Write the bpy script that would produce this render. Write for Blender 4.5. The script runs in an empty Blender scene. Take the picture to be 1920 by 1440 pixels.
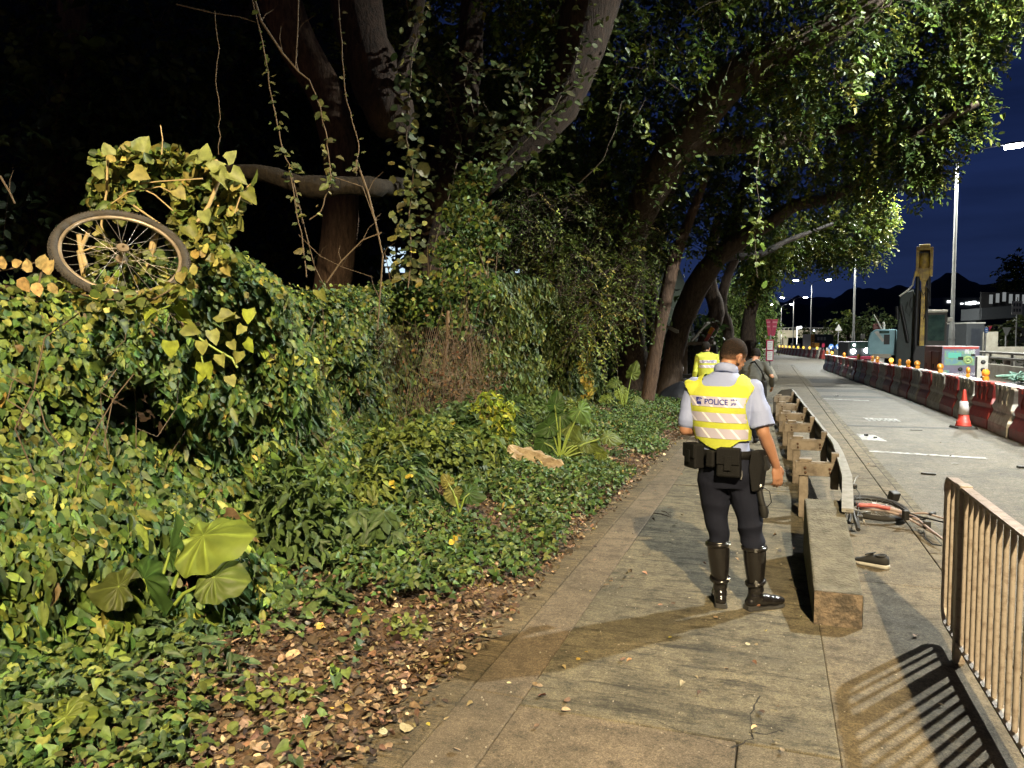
import bpy, bmesh, math, random
import numpy as np
from mathutils import Vector, Matrix
from mathutils.bvhtree import BVHTree

S = bpy.context.scene
COL = S.collection
R = math.radians
rng = np.random.default_rng(7)
random.seed(7)

# ------------------------------------------------------------------ camera
CAM_H = 1.75
F = 1400.0                                   # focal length in pixels of a 1920 wide picture
PITCH = math.atan(80 / F)
YAW = math.atan(490 / F * math.cos(PITCH))
cy_, sy_, cp_, sp_ = math.cos(YAW), math.sin(YAW), math.cos(PITCH), math.sin(PITCH)
FW = Vector((-sy_ * cp_, cy_ * cp_, -sp_)); RT = Vector((cy_, sy_, 0)); UP = RT.cross(FW)
CAM = Vector((0, 0, CAM_H))
cam_d = bpy.data.cameras.new('camera'); cam = bpy.data.objects.new('camera', cam_d); COL.objects.link(cam)
m = Matrix((RT, UP, -FW)).transposed().to_4x4(); m.translation = CAM
cam.matrix_world = m
cam_d.sensor_width = 36; cam_d.lens = F / 1920 * 36; cam_d.clip_start = .05; cam_d.clip_end = 6000
S.camera = cam

# ------------------------------------------------------------------ sky (late dusk)
W = bpy.data.worlds.new('World'); S.world = W; W.use_nodes = True
nt = W.node_tree; nt.nodes.clear()
out = nt.nodes.new('ShaderNodeOutputWorld'); bg = nt.nodes.new('ShaderNodeBackground')
tc = nt.nodes.new('ShaderNodeTexCoord'); sep = nt.nodes.new('ShaderNodeSeparateXYZ')
ramp = nt.nodes.new('ShaderNodeValToRGB')
ramp.color_ramp.elements[0].position = 0.0; ramp.color_ramp.elements[0].color = (.0078, .0142, .043, 1)
ramp.color_ramp.elements[1].position = .5; ramp.color_ramp.elements[1].color = (.0012, .0027, .0125, 1)
e = ramp.color_ramp.elements.new(.2); e.color = (.0054, .0108, .040, 1)
mp = nt.nodes.new('ShaderNodeMapping'); mp.inputs['Scale'].default_value = (2.0, 2.0, 14.0)
nz = nt.nodes.new('ShaderNodeTexNoise'); nz.inputs['Scale'].default_value = 1.6; nz.inputs['Detail'].default_value = 5
mr = nt.nodes.new('ShaderNodeMapRange'); mr.inputs[1].default_value = .35; mr.inputs[2].default_value = .7
mr.inputs[3].default_value = .72; mr.inputs[4].default_value = 1.25
mul = nt.nodes.new('ShaderNodeVectorMath'); mul.operation = 'SCALE'
L = nt.links.new
L(tc.outputs['Generated'], sep.inputs[0]); L(sep.outputs[2], ramp.inputs[0])
L(tc.outputs['Generated'], mp.inputs[0]); L(mp.outputs[0], nz.inputs[0]); L(nz.outputs[0], mr.inputs[0])
L(ramp.outputs[0], mul.inputs[0]); L(mr.outputs[0], mul.inputs['Scale'])
L(mul.outputs[0], bg.inputs[0]); bg.inputs[1].default_value = 1.0; L(bg.outputs[0], out.inputs[0])

S.view_settings.view_transform = 'Standard'; S.view_settings.look = 'None'
S.view_settings.exposure = 0.82; S.view_settings.gamma = 1.0
S.render.engine = 'CYCLES'
S.cycles.use_denoising = True
S.cycles.max_bounces = 5; S.cycles.diffuse_bounces = 3; S.cycles.glossy_bounces = 2
S.cycles.transmission_bounces = 3; S.cycles.transparent_max_bounces = 6
S.cycles.caustics_reflective = False; S.cycles.caustics_refractive = False
S.cycles.sample_clamp_indirect = 4.0

# ------------------------------------------------------------------ helpers: placing
def ray(u, v): return FW + RT * ((u - 960) / F) - UP * ((v - 720) / F)
def G(u, v, z=0.0):
    d = ray(u, v); return CAM + d * ((z - CAM_H) / d.z)
def PY(u, v, Y):
    d = ray(u, v); return CAM + d * (Y / d.y)
def PD(u, v, D):
    return CAM + ray(u, v) * D

# ------------------------------------------------------------------ helpers: materials
def nodemat(name):
    mt = bpy.data.materials.new(name); mt.use_nodes = True
    n = mt.node_tree; b = n.nodes['Principled BSDF']
    return mt, n, b
def M(name, col, rough=.6, metal=0.0, var=.25, vs=6.0, bump=0.0, bs=40.0, col2=None, thr=(.35, .7), spec=.5, coat=0.0, em=None, ems=0.0):
    mt, n, b = nodemat(name)
    tc = n.nodes.new('ShaderNodeTexCoord')
    nz = n.nodes.new('ShaderNodeTexNoise'); nz.inputs['Scale'].default_value = vs; nz.inputs['Detail'].default_value = 6; nz.inputs['Roughness'].default_value = .65
    n.links.new(tc.outputs['Object'], nz.inputs[0])
    mr = n.nodes.new('ShaderNodeMapRange'); mr.inputs[1].default_value = thr[0]; mr.inputs[2].default_value = thr[1]
    n.links.new(nz.outputs[0], mr.inputs[0])
    mx = n.nodes.new('ShaderNodeMix'); mx.data_type = 'RGBA'
    c2 = col2 if col2 else tuple(c * (1 - var) for c in col)
    mx.inputs['A'].default_value = (*col, 1); mx.inputs['B'].default_value = (*c2, 1)
    n.links.new(mr.outputs[0], mx.inputs['Factor']); n.links.new(mx.outputs['Result'], b.inputs['Base Color'])
    b.inputs['Roughness'].default_value = rough; b.inputs['Metallic'].default_value = metal
    b.inputs['Specular IOR Level'].default_value = spec
    if coat: b.inputs['Coat Weight'].default_value = coat; b.inputs['Coat Roughness'].default_value = .1
    if bump:
        nb = n.nodes.new('ShaderNodeTexNoise'); nb.inputs['Scale'].default_value = bs; nb.inputs['Detail'].default_value = 5
        n.links.new(tc.outputs['Object'], nb.inputs[0])
        bp = n.nodes.new('ShaderNodeBump'); bp.inputs['Strength'].default_value = bump; bp.inputs['Distance'].default_value = .02
        n.links.new(nb.outputs[0], bp.inputs['Height']); n.links.new(bp.outputs[0], b.inputs['Normal'])
    if em: b.inputs['Emission Color'].default_value = (*em, 1); b.inputs['Emission Strength'].default_value = ems
    return mt
def leafmat(name, rough=.45, trans=.3, spec=.5, vein=22.0, blotch=.35):
    mt, n, b = nodemat(name)
    at = n.nodes.new('ShaderNodeAttribute'); at.attribute_name = 'col'
    tc = n.nodes.new('ShaderNodeTexCoord')
    nz = n.nodes.new('ShaderNodeTexNoise'); nz.inputs['Scale'].default_value = vein; nz.inputs['Detail'].default_value = 4
    n.links.new(tc.outputs['Object'], nz.inputs[0])
    mr = n.nodes.new('ShaderNodeMapRange'); mr.inputs[1].default_value = .3; mr.inputs[2].default_value = .7
    mr.inputs[3].default_value = 1 - blotch; mr.inputs[4].default_value = 1 + blotch
    n.links.new(nz.outputs[0], mr.inputs[0])
    mu = n.nodes.new('ShaderNodeVectorMath'); mu.operation = 'SCALE'
    n.links.new(at.outputs['Color'], mu.inputs[0]); n.links.new(mr.outputs[0], mu.inputs['Scale'])
    n.links.new(mu.outputs[0], b.inputs['Base Color'])
    b.inputs['Roughness'].default_value = rough; b.inputs['Specular IOR Level'].default_value = spec
    tr = n.nodes.new('ShaderNodeBsdfTranslucent'); n.links.new(mu.outputs[0], tr.inputs[0])
    ms = n.nodes.new('ShaderNodeMixShader'); ms.inputs[0].default_value = trans
    n.links.new(b.outputs[0], ms.inputs[1]); n.links.new(tr.outputs[0], ms.inputs[2])
    n.links.new(ms.outputs[0], n.nodes['Material Output'].inputs[0])
    return mt
def emat(name, col, s):
    mt = bpy.data.materials.new(name); mt.use_nodes = True
    n = mt.node_tree; n.nodes.clear()
    o = n.nodes.new('ShaderNodeOutputMaterial'); e = n.nodes.new('ShaderNodeEmission')
    e.inputs[0].default_value = (*col, 1); e.inputs[1].default_value = s
    n.links.new(e.outputs[0], o.inputs[0]); return mt
def barkmat(name, c1, c2, s=5.0):
    mt, n, b = nodemat(name)
    tc = n.nodes.new('ShaderNodeTexCoord'); mp = n.nodes.new('ShaderNodeMapping'); mp.inputs['Scale'].default_value = (1, 1, .22)
    n.links.new(tc.outputs['Object'], mp.inputs[0])
    v = n.nodes.new('ShaderNodeTexNoise'); v.inputs['Scale'].default_value = s * 4; v.inputs['Detail'].default_value = 8; v.inputs['Roughness'].default_value = .75
    n.links.new(mp.outputs[0], v.inputs[0])
    r = n.nodes.new('ShaderNodeValToRGB'); r.color_ramp.elements[0].position = .35; r.color_ramp.elements[1].position = .68
    r.color_ramp.elements[0].color = (*c2, 1); r.color_ramp.elements[1].color = (*c1, 1)
    n.links.new(v.outputs[0], r.inputs[0]); n.links.new(r.outputs[0], b.inputs['Base Color'])
    bp = n.nodes.new('ShaderNodeBump'); bp.inputs['Strength'].default_value = .9; bp.inputs['Distance'].default_value = .05
    n.links.new(v.outputs[0], bp.inputs['Height']); n.links.new(bp.outputs[0], b.inputs['Normal'])
    b.inputs['Roughness'].default_value = .85; b.inputs['Specular IOR Level'].default_value = .25
    return mt

# ------------------------------------------------------------------ helpers: objects
def tag(o, label=None, cat=None, group=None, kind=None):
    if label: o['label'] = label
    if cat: o['category'] = cat
    if group: o['group'] = group
    if kind: o['kind'] = kind
    return o
def thing(name, label, cat, loc=(0, 0, 0), rz=0.0, group=None):
    o = bpy.data.objects.new(name, None); COL.objects.link(o)
    o.location = loc; o.rotation_euler = (0, 0, rz); o.empty_display_size = .1
    return tag(o, label, cat, group)
def link(name, me, mat=None, parent=None):
    o = bpy.data.objects.new(name, me); COL.objects.link(o)
    if mat is not None:
        for q in (mat if isinstance(mat, (list, tuple)) else [mat]): me.materials.append(q)
    if parent is not None: o.parent = parent
    return o
def copy_tree(o, parent=None):
    c = o.copy(); COL.objects.link(c)
    if parent is not None: c.parent = parent
    for ch in list(o.children): copy_tree(ch, c)
    return c
def frame_from(z, hint=Vector((0, 0, 1))):
    z = Vector(z).normalized()
    if abs(z.dot(hint)) > .95: hint = Vector((0, 1, 0))
    x = hint.cross(z).normalized(); return x, z.cross(x), z

class MB:
    """collects shapes and links them as one mesh"""
    def __init__(s, org=(0, 0, 0)): s.v = []; s.f = []; s.mi = []; s.o = Vector(org); s.m = 0; s.sm = []
    def add(s, vs, fs, smooth=False):
        b = len(s.v); s.v += [tuple(Vector(p) - s.o) for p in vs]
        for f in fs: s.f.append([i + b for i in f]); s.mi.append(s.m); s.sm.append(smooth)
        return s
    def box(s, c, d, rz=0.0, rot=None, taper=1.0):
        c = Vector(c); x, y, z = d[0] / 2, d[1] / 2, d[2] / 2; t = taper
        P = [(-x, -y, -z), (x, -y, -z), (x, y, -z), (-x, y, -z), (-x * t, -y * t, z), (x * t, -y * t, z), (x * t, y * t, z), (-x * t, y * t, z)]
        Rm = rot if rot is not None else Matrix.Rotation(rz, 3, 'Z')
        return s.add([c + Rm @ Vector(p) for p in P], [(0, 3, 2, 1), (4, 5, 6, 7), (0, 1, 5, 4), (1, 2, 6, 5), (2, 3, 7, 6), (3, 0, 4, 7)])
    def span(s, a, b): # box from two corners
        a = Vector(a); b = Vector(b); return s.box((a + b) / 2, [abs(q) for q in (b - a)])
    def bar(s, p, q, w, h, up=Vector((0, 0, 1))):
        p = Vector(p); q = Vector(q); z = (q - p); x, y, zz = frame_from(z, up)
        return s.box((p + q) / 2, (w, h, z.length), rot=Matrix((x, y, zz)).transposed())
    def tube(s, pts, rad, n=8, caps=True, smooth=True, sq=1.0):
        pts = [Vector(p) for p in pts]
        if not hasattr(rad, '__len__'): rad = [rad] * len(pts)
        vs = []; fs = []; px = None
        for i, p in enumerate(pts):
            t = (pts[min(i + 1, len(pts) - 1)] - pts[max(i - 1, 0)]).normalized()
            if px is None: x, y, _ = frame_from(t)
            else:
                x = (px - t * px.dot(t))
                x = x.normalized() if x.length > 1e-5 else frame_from(t)[0]
                y = t.cross(x)
            px = x
            for k in range(n):
                a = 2 * math.pi * k / n
                vs.append(p + (x * math.cos(a) + y * math.sin(a) * sq) * rad[i])
        for i in range(len(pts) - 1):
            for k in range(n):
                a = i * n + k; b = i * n + (k + 1) % n
                fs.append((a, b, b + n, a + n))
        s.add(vs, fs, smooth)
        if caps:
            s.add(vs[:n][::-1], [list(range(n))]); s.add(vs[-n:], [list(range(n))])
        return s
    def lathe(s, prof, c=(0, 0, 0), n=16, ax=None, smooth=True):
        c = Vector(c); x, y, z = frame_from(ax) if ax is not None else (Vector((1, 0, 0)), Vector((0, 1, 0)), Vector((0, 0, 1)))
        vs = []; fs = []
        for r, h in prof:
            for k in range(n):
                a = 2 * math.pi * k / n; vs.append(c + x * (r * math.cos(a)) + y * (r * math.sin(a)) + z * h)
        for i in range(len(prof) - 1):
            for k in range(n):
                a = i * n + k; b = i * n + (k + 1) % n; fs.append((a, b, b + n, a + n))
        fs.append(list(range(n))[::-1]); fs.append([(len(prof) - 1) * n + k for k in range(n)])
        return s.add(vs, fs, smooth)
    def torus(s, c, ax, Rr, r, n=40, k=8, a0=0, a1=2 * math.pi, sq=1.0):
        c = Vector(c); x, y, z = frame_from(ax); vs = []; fs = []; closed = abs(a1 - a0 - 2 * math.pi) < 1e-4
        N = n if closed else n + 1
        for i in range(N):
            a = a0 + (a1 - a0) * i / n; d = x * math.cos(a) + y * math.sin(a)
            for j in range(k):
                b = 2 * math.pi * j / k; vs.append(c + d * (Rr + r * math.cos(b)) + z * (r * sq * math.sin(b)))
        for i in range(n):
            for j in range(k):
                i2 = (i + 1) % N; j2 = (j + 1) % k
                fs.append((i * k + j, i2 * k + j, i2 * k + j2, i * k + j2))
        return s.add(vs, fs, True)
    def prism(s, pts, d):      # planar outline (3d points) pushed along d
        pts = [Vector(p) for p in pts]; d = Vector(d); n = len(pts)
        vs = pts + [p + d for p in pts]
        fs = [list(range(n))[::-1], [n + i for i in range(n)]] + [(i, (i + 1) % n, n + (i + 1) % n, n + i) for i in range(n)]
        return s.add(vs, fs)
    def build(s, name, mat, parent=None, bevel=0.0, seg=2, label=None):
        me = bpy.data.meshes.new(name); me.from_pydata(s.v, [], s.f); me.update()
        me.polygons.foreach_set('material_index', s.mi); me.polygons.foreach_set('use_smooth', s.sm)
        o = link(name, me, mat, parent)
        bm = bmesh.new(); bm.from_mesh(me); bmesh.ops.recalc_face_normals(bm, faces=bm.faces); bm.to_mesh(me); bm.free()
        if bevel:
            md = o.modifiers.new('edge', 'BEVEL'); md.width = bevel; md.segments = seg; md.limit_method = 'ANGLE'
        if label: o['label'] = label
        return o

# ------------------------------------------------------------------ helpers: leaves
def _T(half, fold, curl, mid=(.5,)):
    # half: right-hand outline points from base to tip (x,y); a midrib with two quads each side
    pts = [(0, 0, 0), (0, mid[0], -fold * .15), (0, 1, -curl)]
    fs = []
    e = [(x, y, abs(x) * fold - curl * y * y * .6) for x, y in half]
    for sgn in (1, -1):
        b = len(pts); pts += [(sgn * x, y, z) for x, y, z in e]
        if len(e) == 3: q = [(0, b, b + 1, 1), (1, b + 1, b + 2, 2)]
        else: q = [(0, b, b + 1, 1), (1, b + 1, 2)]
        fs += q if sgn == 1 else [t[::-1] for t in q]
    return np.array(pts, float), fs
TPL = {
    'heart': _T([(.40, -.10), (.50, .26), (.27, .68)], .45, .18),
    'oval': _T([(.22, .10), (.34, .48), (.2, .8)], .4, .15),
    'round': _T([(.36, .0), (.50, .45), (.34, .85)], .3, .08),
    'lance': _T([(.13, .15), (.19, .45), (.11, .78)], .5, .25),
    'small': _T([(.28, .22), (.25, .68)], .4, .12),
    'quad': (np.array([(0, 0, 0), (.3, .45, .1), (0, 1, -.05), (-.3, .45, .1)], float), [(0, 1, 2), (0, 2, 3)]),
}
def nrmz(a): return a / np.maximum(np.linalg.norm(a, axis=1, keepdims=True), 1e-6)
def leaf_arrays(tpl, pos, tip, nrm, size, wid=None):
    V, Fs = TPL[tpl]; N = len(pos)
    y = nrmz(np.asarray(tip, float)); z = nrm - (nrm * y).sum(1, keepdims=True) * y; z = nrmz(z); x = np.cross(y, z)
    size = np.asarray(size, float).reshape(-1, 1, 1); curl = rng.normal(.9, .9, (N, 1, 1)); bend = rng.normal(0, .16, (N, 1, 1)); V = V[None] * np.ones((N, 1, 1)); V[..., 2:3] *= curl; V[..., 0:1] += bend * V[..., 1:2] ** 2; w = 1.0 if wid is None else np.asarray(wid).reshape(-1, 1, 1)
    P = pos[:, None, :] + size * (w * V[..., 0:1] * x[:, None] + V[..., 1:2] * y[:, None] + V[..., 2:3] * z[:, None])
    return P.reshape(-1, 3), Fs, V.shape[1], N
def leaf_mesh(name, batches, mat, parent=None, org=(0, 0, 0)):
    """batches: list of (tpl,pos,tip,nrm,size,col[,wid]) -> one mesh"""
    AV = []; AI = []; LS = []; AC = []; base = 0; ls = 0
    for bt in batches:
        tpl, pos, tip, nrm, size, col = bt[:6]; wid = bt[6] if len(bt) > 6 else None
        if len(pos) == 0: continue
        P, Fs, nv, N = leaf_arrays(tpl, np.asarray(pos, float), np.asarray(tip, float), np.asarray(nrm, float), size, wid)
        AV.append(P); AC.append(np.repeat(np.asarray(col, float), nv, axis=0))
        flat = np.concatenate([np.array(f) for f in Fs]); lens = np.array([len(f) for f in Fs])
        idx = (np.arange(N)[:, None] * nv + flat[None]).reshape(-1) + base; AI.append(idx)
        st = np.concatenate([[0], np.cumsum(lens)[:-1]]); tot = lens.sum()
        LS.append((np.arange(N)[:, None] * tot + st[None]).reshape(-1) + ls)
        base += N * nv; ls += N * tot
    V = np.concatenate(AV) - np.array(org)[None]; I = np.concatenate(AI); LSs = np.concatenate(LS); C = np.concatenate(AC)
    me = bpy.data.meshes.new(name)
    me.vertices.add(len(V)); me.vertices.foreach_set('co', V.astype(np.float32).ravel())
    me.loops.add(len(I)); me.loops.foreach_set('vertex_index', I.astype(np.int32))
    me.polygons.add(len(LSs)); me.polygons.foreach_set('loop_start', LSs.astype(np.int32))
    me.polygons.foreach_set('use_smooth', np.ones(len(LSs), bool))
    me.update(calc_edges=True)
    a = me.attributes.new('col', 'FLOAT_COLOR', 'POINT')
    a.data.foreach_set('color', np.concatenate([np.clip(C, 0, 1), np.ones((len(C), 1))], 1).astype(np.float32).ravel())
    return link(name, me, mat, parent)
def U(n, a=-1, b=1): return rng.uniform(a, b, n)
def sph(n): return nrmz(rng.normal(size=(n, 3)))
def vary(n, base, d=.35, hue=.12):
    b = np.array(base)[None] * np.exp(rng.normal(0, d, (n, 1)))
    b[:, 0] *= np.exp(rng.normal(0, hue, n)); b[:, 2] *= np.exp(rng.normal(0, hue, n)); return b
def palette(n, cols, p, d=.25):
    k = rng.choice(len(cols), n, p=np.array(p) / sum(p)); b = np.array(cols)[k]
    return b * np.exp(rng.normal(0, d, (n, 1))) * np.exp(rng.normal(0, .08, (n, 3)))
class Fbm:
    """smooth random field from a few sine waves"""
    def __init__(s, seed, f=1.0, n=14):
        r = np.random.default_rng(seed); s.k = r.normal(size=(n, 3)) * f * np.linspace(.5, 2.2, n)[:, None]; s.p = r.uniform(0, 6.28, n); s.a = 1 / np.linspace(.6, 2.2, n)
    def __call__(s, P): return (np.sin(np.asarray(P) @ s.k.T + s.p) * s.a).sum(-1) / np.sqrt((s.a ** 2).sum() / 2)
# ------------------------------------------------------------------ setting: ground, path, road
def surfmat(name, c1, c2, c3, groove=0.0, grain=160.0, rough=.8, bump=.35, crack=0.0, streak=None):
    mt, n, b = nodemat(name); lk = n.links.new
    tc = n.nodes.new('ShaderNodeTexCoord')
    def noise(sc, det, ro=.6, vec=None):
        q = n.nodes.new('ShaderNodeTexNoise'); q.inputs['Scale'].default_value = sc; q.inputs['Detail'].default_value = det; q.inputs['Roughness'].default_value = ro
        lk(vec if vec else tc.outputs['Object'], q.inputs[0]); return q.outputs[0]
    def rampf(x, a, c, lo=0.0, hi=1.0):
        q = n.nodes.new('ShaderNodeMapRange'); q.inputs[1].default_value = a; q.inputs[2].default_value = c; q.inputs[3].default_value = lo; q.inputs[4].default_value = hi
        lk(x, q.inputs[0]); return q.outputs[0]
    def mix(f, A, B, mode='MIX'):
        q = n.nodes.new('ShaderNodeMix'); q.data_type = 'RGBA'; q.blend_type = mode
        lk(f, q.inputs['Factor']) if not isinstance(f, float) else setattr(q.inputs['Factor'], 'default_value', f)
        for nm, X in (('A', A), ('B', B)):
            if isinstance(X, tuple): q.inputs[nm].default_value = (*X, 1)
            else: lk(X, q.inputs[nm])
        return q.outputs['Result']
    big = noise(1.1, 8, .68); mid = noise(7.0, 6, .7); fine = noise(grain, 3, .8)
    col = mix(rampf(big, .42, .60), c1, c2)
    col = mix(rampf(mid, .48, .66, 0, .85), col, c3)
    v = n.nodes.new('ShaderNodeVectorMath'); v.operation = 'SCALE'; lk(col, v.inputs[0]); lk(rampf(fine, .34, .66, .42, 1.6), v.inputs['Scale'])
    col = v.outputs[0]
    g2 = noise(grain * .28, 4, .75); vv = n.nodes.new('ShaderNodeVectorMath'); vv.operation = 'SCALE'; lk(col, vv.inputs[0]); lk(rampf(g2, .3, .7, .6, 1.35), vv.inputs['Scale']); col = vv.outputs[0]
    h = fine
    if groove:
        mp = n.nodes.new('ShaderNodeMapping'); mp.inputs['Scale'].default_value = (2.0, groove, 1); mp.inputs['Rotation'].default_value = (0, 0, .05); lk(tc.outputs['Object'], mp.inputs[0])
        g = noise(1.0, 4, .8, mp.outputs[0])
        v2 = n.nodes.new('ShaderNodeVectorMath'); v2.operation = 'SCALE'; lk(col, v2.inputs[0]); lk(rampf(g, .34, .5, .30, 1.12), v2.inputs['Scale']); col = v2.outputs[0]
        ad = n.nodes.new('ShaderNodeMath'); ad.operation = 'ADD'; lk(fine, ad.inputs[0]); lk(rampf(g, .35, .6, 0, 1.6), ad.inputs[1]); h = ad.outputs[0]
    if crack:
        dist = n.nodes.new('ShaderNodeTexNoise'); dist.inputs['Scale'].default_value = 2.5; dist.inputs['Detail'].default_value = 5; lk(tc.outputs['Object'], dist.inputs[0])
        va = n.nodes.new('ShaderNodeVectorMath'); va.operation = 'MULTIPLY_ADD'; lk(dist.outputs['Color'], va.inputs[0]); va.inputs[1].default_value = (.5, .5, 0); lk(tc.outputs['Object'], va.inputs[2])
        vo = n.nodes.new('ShaderNodeTexVoronoi'); vo.feature = 'DISTANCE_TO_EDGE'; vo.inputs['Scale'].default_value = crack; lk(va.outputs[0], vo.inputs['Vector'])
        c_ = rampf(vo.outputs['Distance'], .0, .006, .18, 1.0)
        v3 = n.nodes.new('ShaderNodeVectorMath'); v3.operation = 'SCALE'; lk(col, v3.inputs[0]); lk(c_, v3.inputs['Scale']); col = v3.outputs[0]
    lk(col, b.inputs['Base Color'])
    bp = n.nodes.new('ShaderNodeBump'); bp.inputs['Strength'].default_value = bump; bp.inputs['Distance'].default_value = .006
    lk(h, bp.inputs['Height']); lk(bp.outputs[0], b.inputs['Normal'])
    rr = rampf(mid, .3, .7, rough - .15, min(1, rough + .1)); lk(rr, b.inputs['Roughness']); b.inputs['Specular IOR Level'].default_value = .35
    return mt
m_pathA = surfmat('grooved_concrete', (.135, .103, .058), (.085, .068, .041), (.052, .043, .028), groove=26, bump=.8)
m_pathB = surfmat('pink_concrete', (.142, .110, .074), (.094, .075, .051), (.055, .047, .034), groove=0, bump=.6)
m_pathC = surfmat('stained_concrete', (.130, .111, .072), (.078, .069, .047), (.042, .039, .029), groove=13, bump=.6, crack=0)
m_pathD = surfmat('worn_concrete', (.138, .112, .072), (.086, .073, .051), (.052, .045, .034), groove=0, bump=.7, grain=120, crack=0)
m_road = surfmat('asphalt', (.112, .100, .080), (.072, .066, .055), (.145, .130, .104), grain=60, bump=1.0, rough=.75)
m_patch = surfmat('asphalt_dark', (.050, .050, .049), (.036, .036, .036), (.065, .064, .061), grain=75, bump=1.0, rough=.75)
m_soil = surfmat('soil', (.085, .05, .028), (.05, .032, .018), (.12, .075, .04), grain=60, bump=1.0, rough=.95)
m_dark = M('dark_gap', (.015, .013, .010), .9)
def struct(o): o['kind'] = 'structure'; return o
def sheet(name, x0, x1, y0, y1, z, mat, th=.1, skew=0.0, bevel=.006):
    mb = MB(); mb.prism([(x0, y0, z - th), (x1, y0, z - th), (x1 + skew, y1, z - th), (x0 + skew, y1, z - th)], (0, 0, th))
    return struct(mb.build(name, mat, bevel=bevel))
mb = MB(); mb.add([(-3000, -3000, -.16), (3000, -3000, -.16), (3000, 4000, -.16), (-3000, 4000, -.16)], [(0, 1, 2, 3)])
struct(mb.build('ground', m_soil))
RZ = -.035
mb = MB(); mb.add([(1.40, -40, RZ), (40, -40, RZ), (40, 45, RZ), (1.40, 45, RZ)], [(0, 1, 2, 3)])
mb.add([(1.40, 45, RZ), (40, 45, RZ), (36, 94, RZ), (-5, 94, RZ)], [(0, 1, 2, 3)]); mb.add([(-5, 94, RZ), (36, 94, RZ), (30, 200, RZ), (-24, 200, RZ)], [(0, 1, 2, 3)])
struct(mb.build('road', m_road))
# darker repaired strips across the carriageway
mb = MB()
for (y0, y1, x0, x1) in ((25.6, 26.6, 1.5, 3.6), (28.4, 30.2, 1.5, 3.5), (31.3, 31.9, 1.5, 3.4), (17.1, 17.35, 1.5, 3.9), (34.5, 38, 1.6, 3.0)):
    mb.add([(x0, y0, RZ + .004), (x1, y0 + .15, RZ + .004), (x1 - .1, y1 + .1, RZ + .004), (x0, y1, RZ + .004)], [(0, 1, 2, 3)])
struct(mb.build('road_patches', m_patch))
# the path in strips with open joints
gap = .007
mb = MB(); mb.add([(-1.75, -6, -.014), (1.42, -6, -.014), (1.42, 60, -.014), (-1.75, 60, -.014)], [(0, 1, 2, 3)]); struct(mb.build('path_bedding', m_dark))
def strip(name, x0, x1, cuts, mat, z=0.0, ex=None):
    mb = MB()
    for a, b in zip(cuts[:-1], cuts[1:]):
        dz = random.uniform(-.003, .003)
        mb.prism([(x0, a + gap / 2, z - .1 + dz), (x1, a + gap / 2, z - .1 + dz), (x1, b - gap / 2, z - .1 + dz), (x0, b - gap / 2, z - .1 + dz)], (0, 0, .1))
    return struct(mb.build(name, mat, bevel=.008))
strip('footpath_edge_strip', -1.72, -1.42, [-6, -1, 4.0, 9.15, 14.3, 22, 30, 44, 60], m_pathA)
strip('footpath_pink_strip', -1.42 + gap, -1.13, [-6, -2, 3.4, 9.15, 14.3, 22, 30, 44, 60], m_pathB)
strip('footpath_front_slab', -1.13 + gap, -.12, [-6, -1.2, 3.32], m_pathB)
strip('footpath_front_slab', -.12 + gap, .30, [-6, 1.2, 3.32], m_pathD)
strip('footpath', -1.13 + gap, .30, [3.32, 6.1, 9.2, 12.3, 15.4, 19, 24, 30, 44, 60], m_pathC)
strip('verge_pavement', .299, 1.245, [-6, 1.5, 5.9, 10.4, 15.6, 21, 28, 36, 48, 60], m_pathD, z=.003)
strip('kerb', 1.245 + gap, 1.40, [-6 + .92 * i for i in range(70)], m_pathD, z=.004)
# a narrow rebuilt band along the kerb and a second joint line on the road side
mb = MB(); mb.add([(1.405, -6, RZ + .004), (1.52, -6, RZ + .004), (1.52, 60, RZ + .004), (1.405, 60, RZ + .004)], [(0, 1, 2, 3)]); struct(mb.build('road_channel', m_pathC))
m_paint = M('road_paint', (.36, .36, .34), .6, col2=(.10, .10, .092), vs=11, thr=(.42, .56))
def mark(name, quads):
    mb = MB()
    for q in quads: mb.add([(x, y, RZ + .008) for x, y in q], [(0, 1, 2, 3)])
    return struct(mb.build(name, m_paint))
mark('road_marking_line', [[(1.5, 13.2), (3.1, 12.95), (3.1, 13.12), (1.5, 13.36)]])
mark('road_marking_line', [[(1.5, 24.9), (2.74, 24.5), (2.74, 24.75), (1.5, 25.1)]])
mark('road_marking_block', [[(1.30 + .25, 14.75), (1.95, 14.7), (1.85, 15.6), (1.55, 15.7)]])
mark('road_lettering', [[(2.05 + .1 * i, 18.4), (2.12 + .1 * i, 18.4), (2.09 + .1 * i, 18.95), (2.02 + .1 * i, 18.95)] for i in range(7)] + [[(2.02, 18.62), (2.72, 18.6), (2.72, 18.72), (2.02, 18.74)], [(2.0, 18.98), (2.7, 18.96), (2.7, 19.05), (2.0, 19.07)]])
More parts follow.
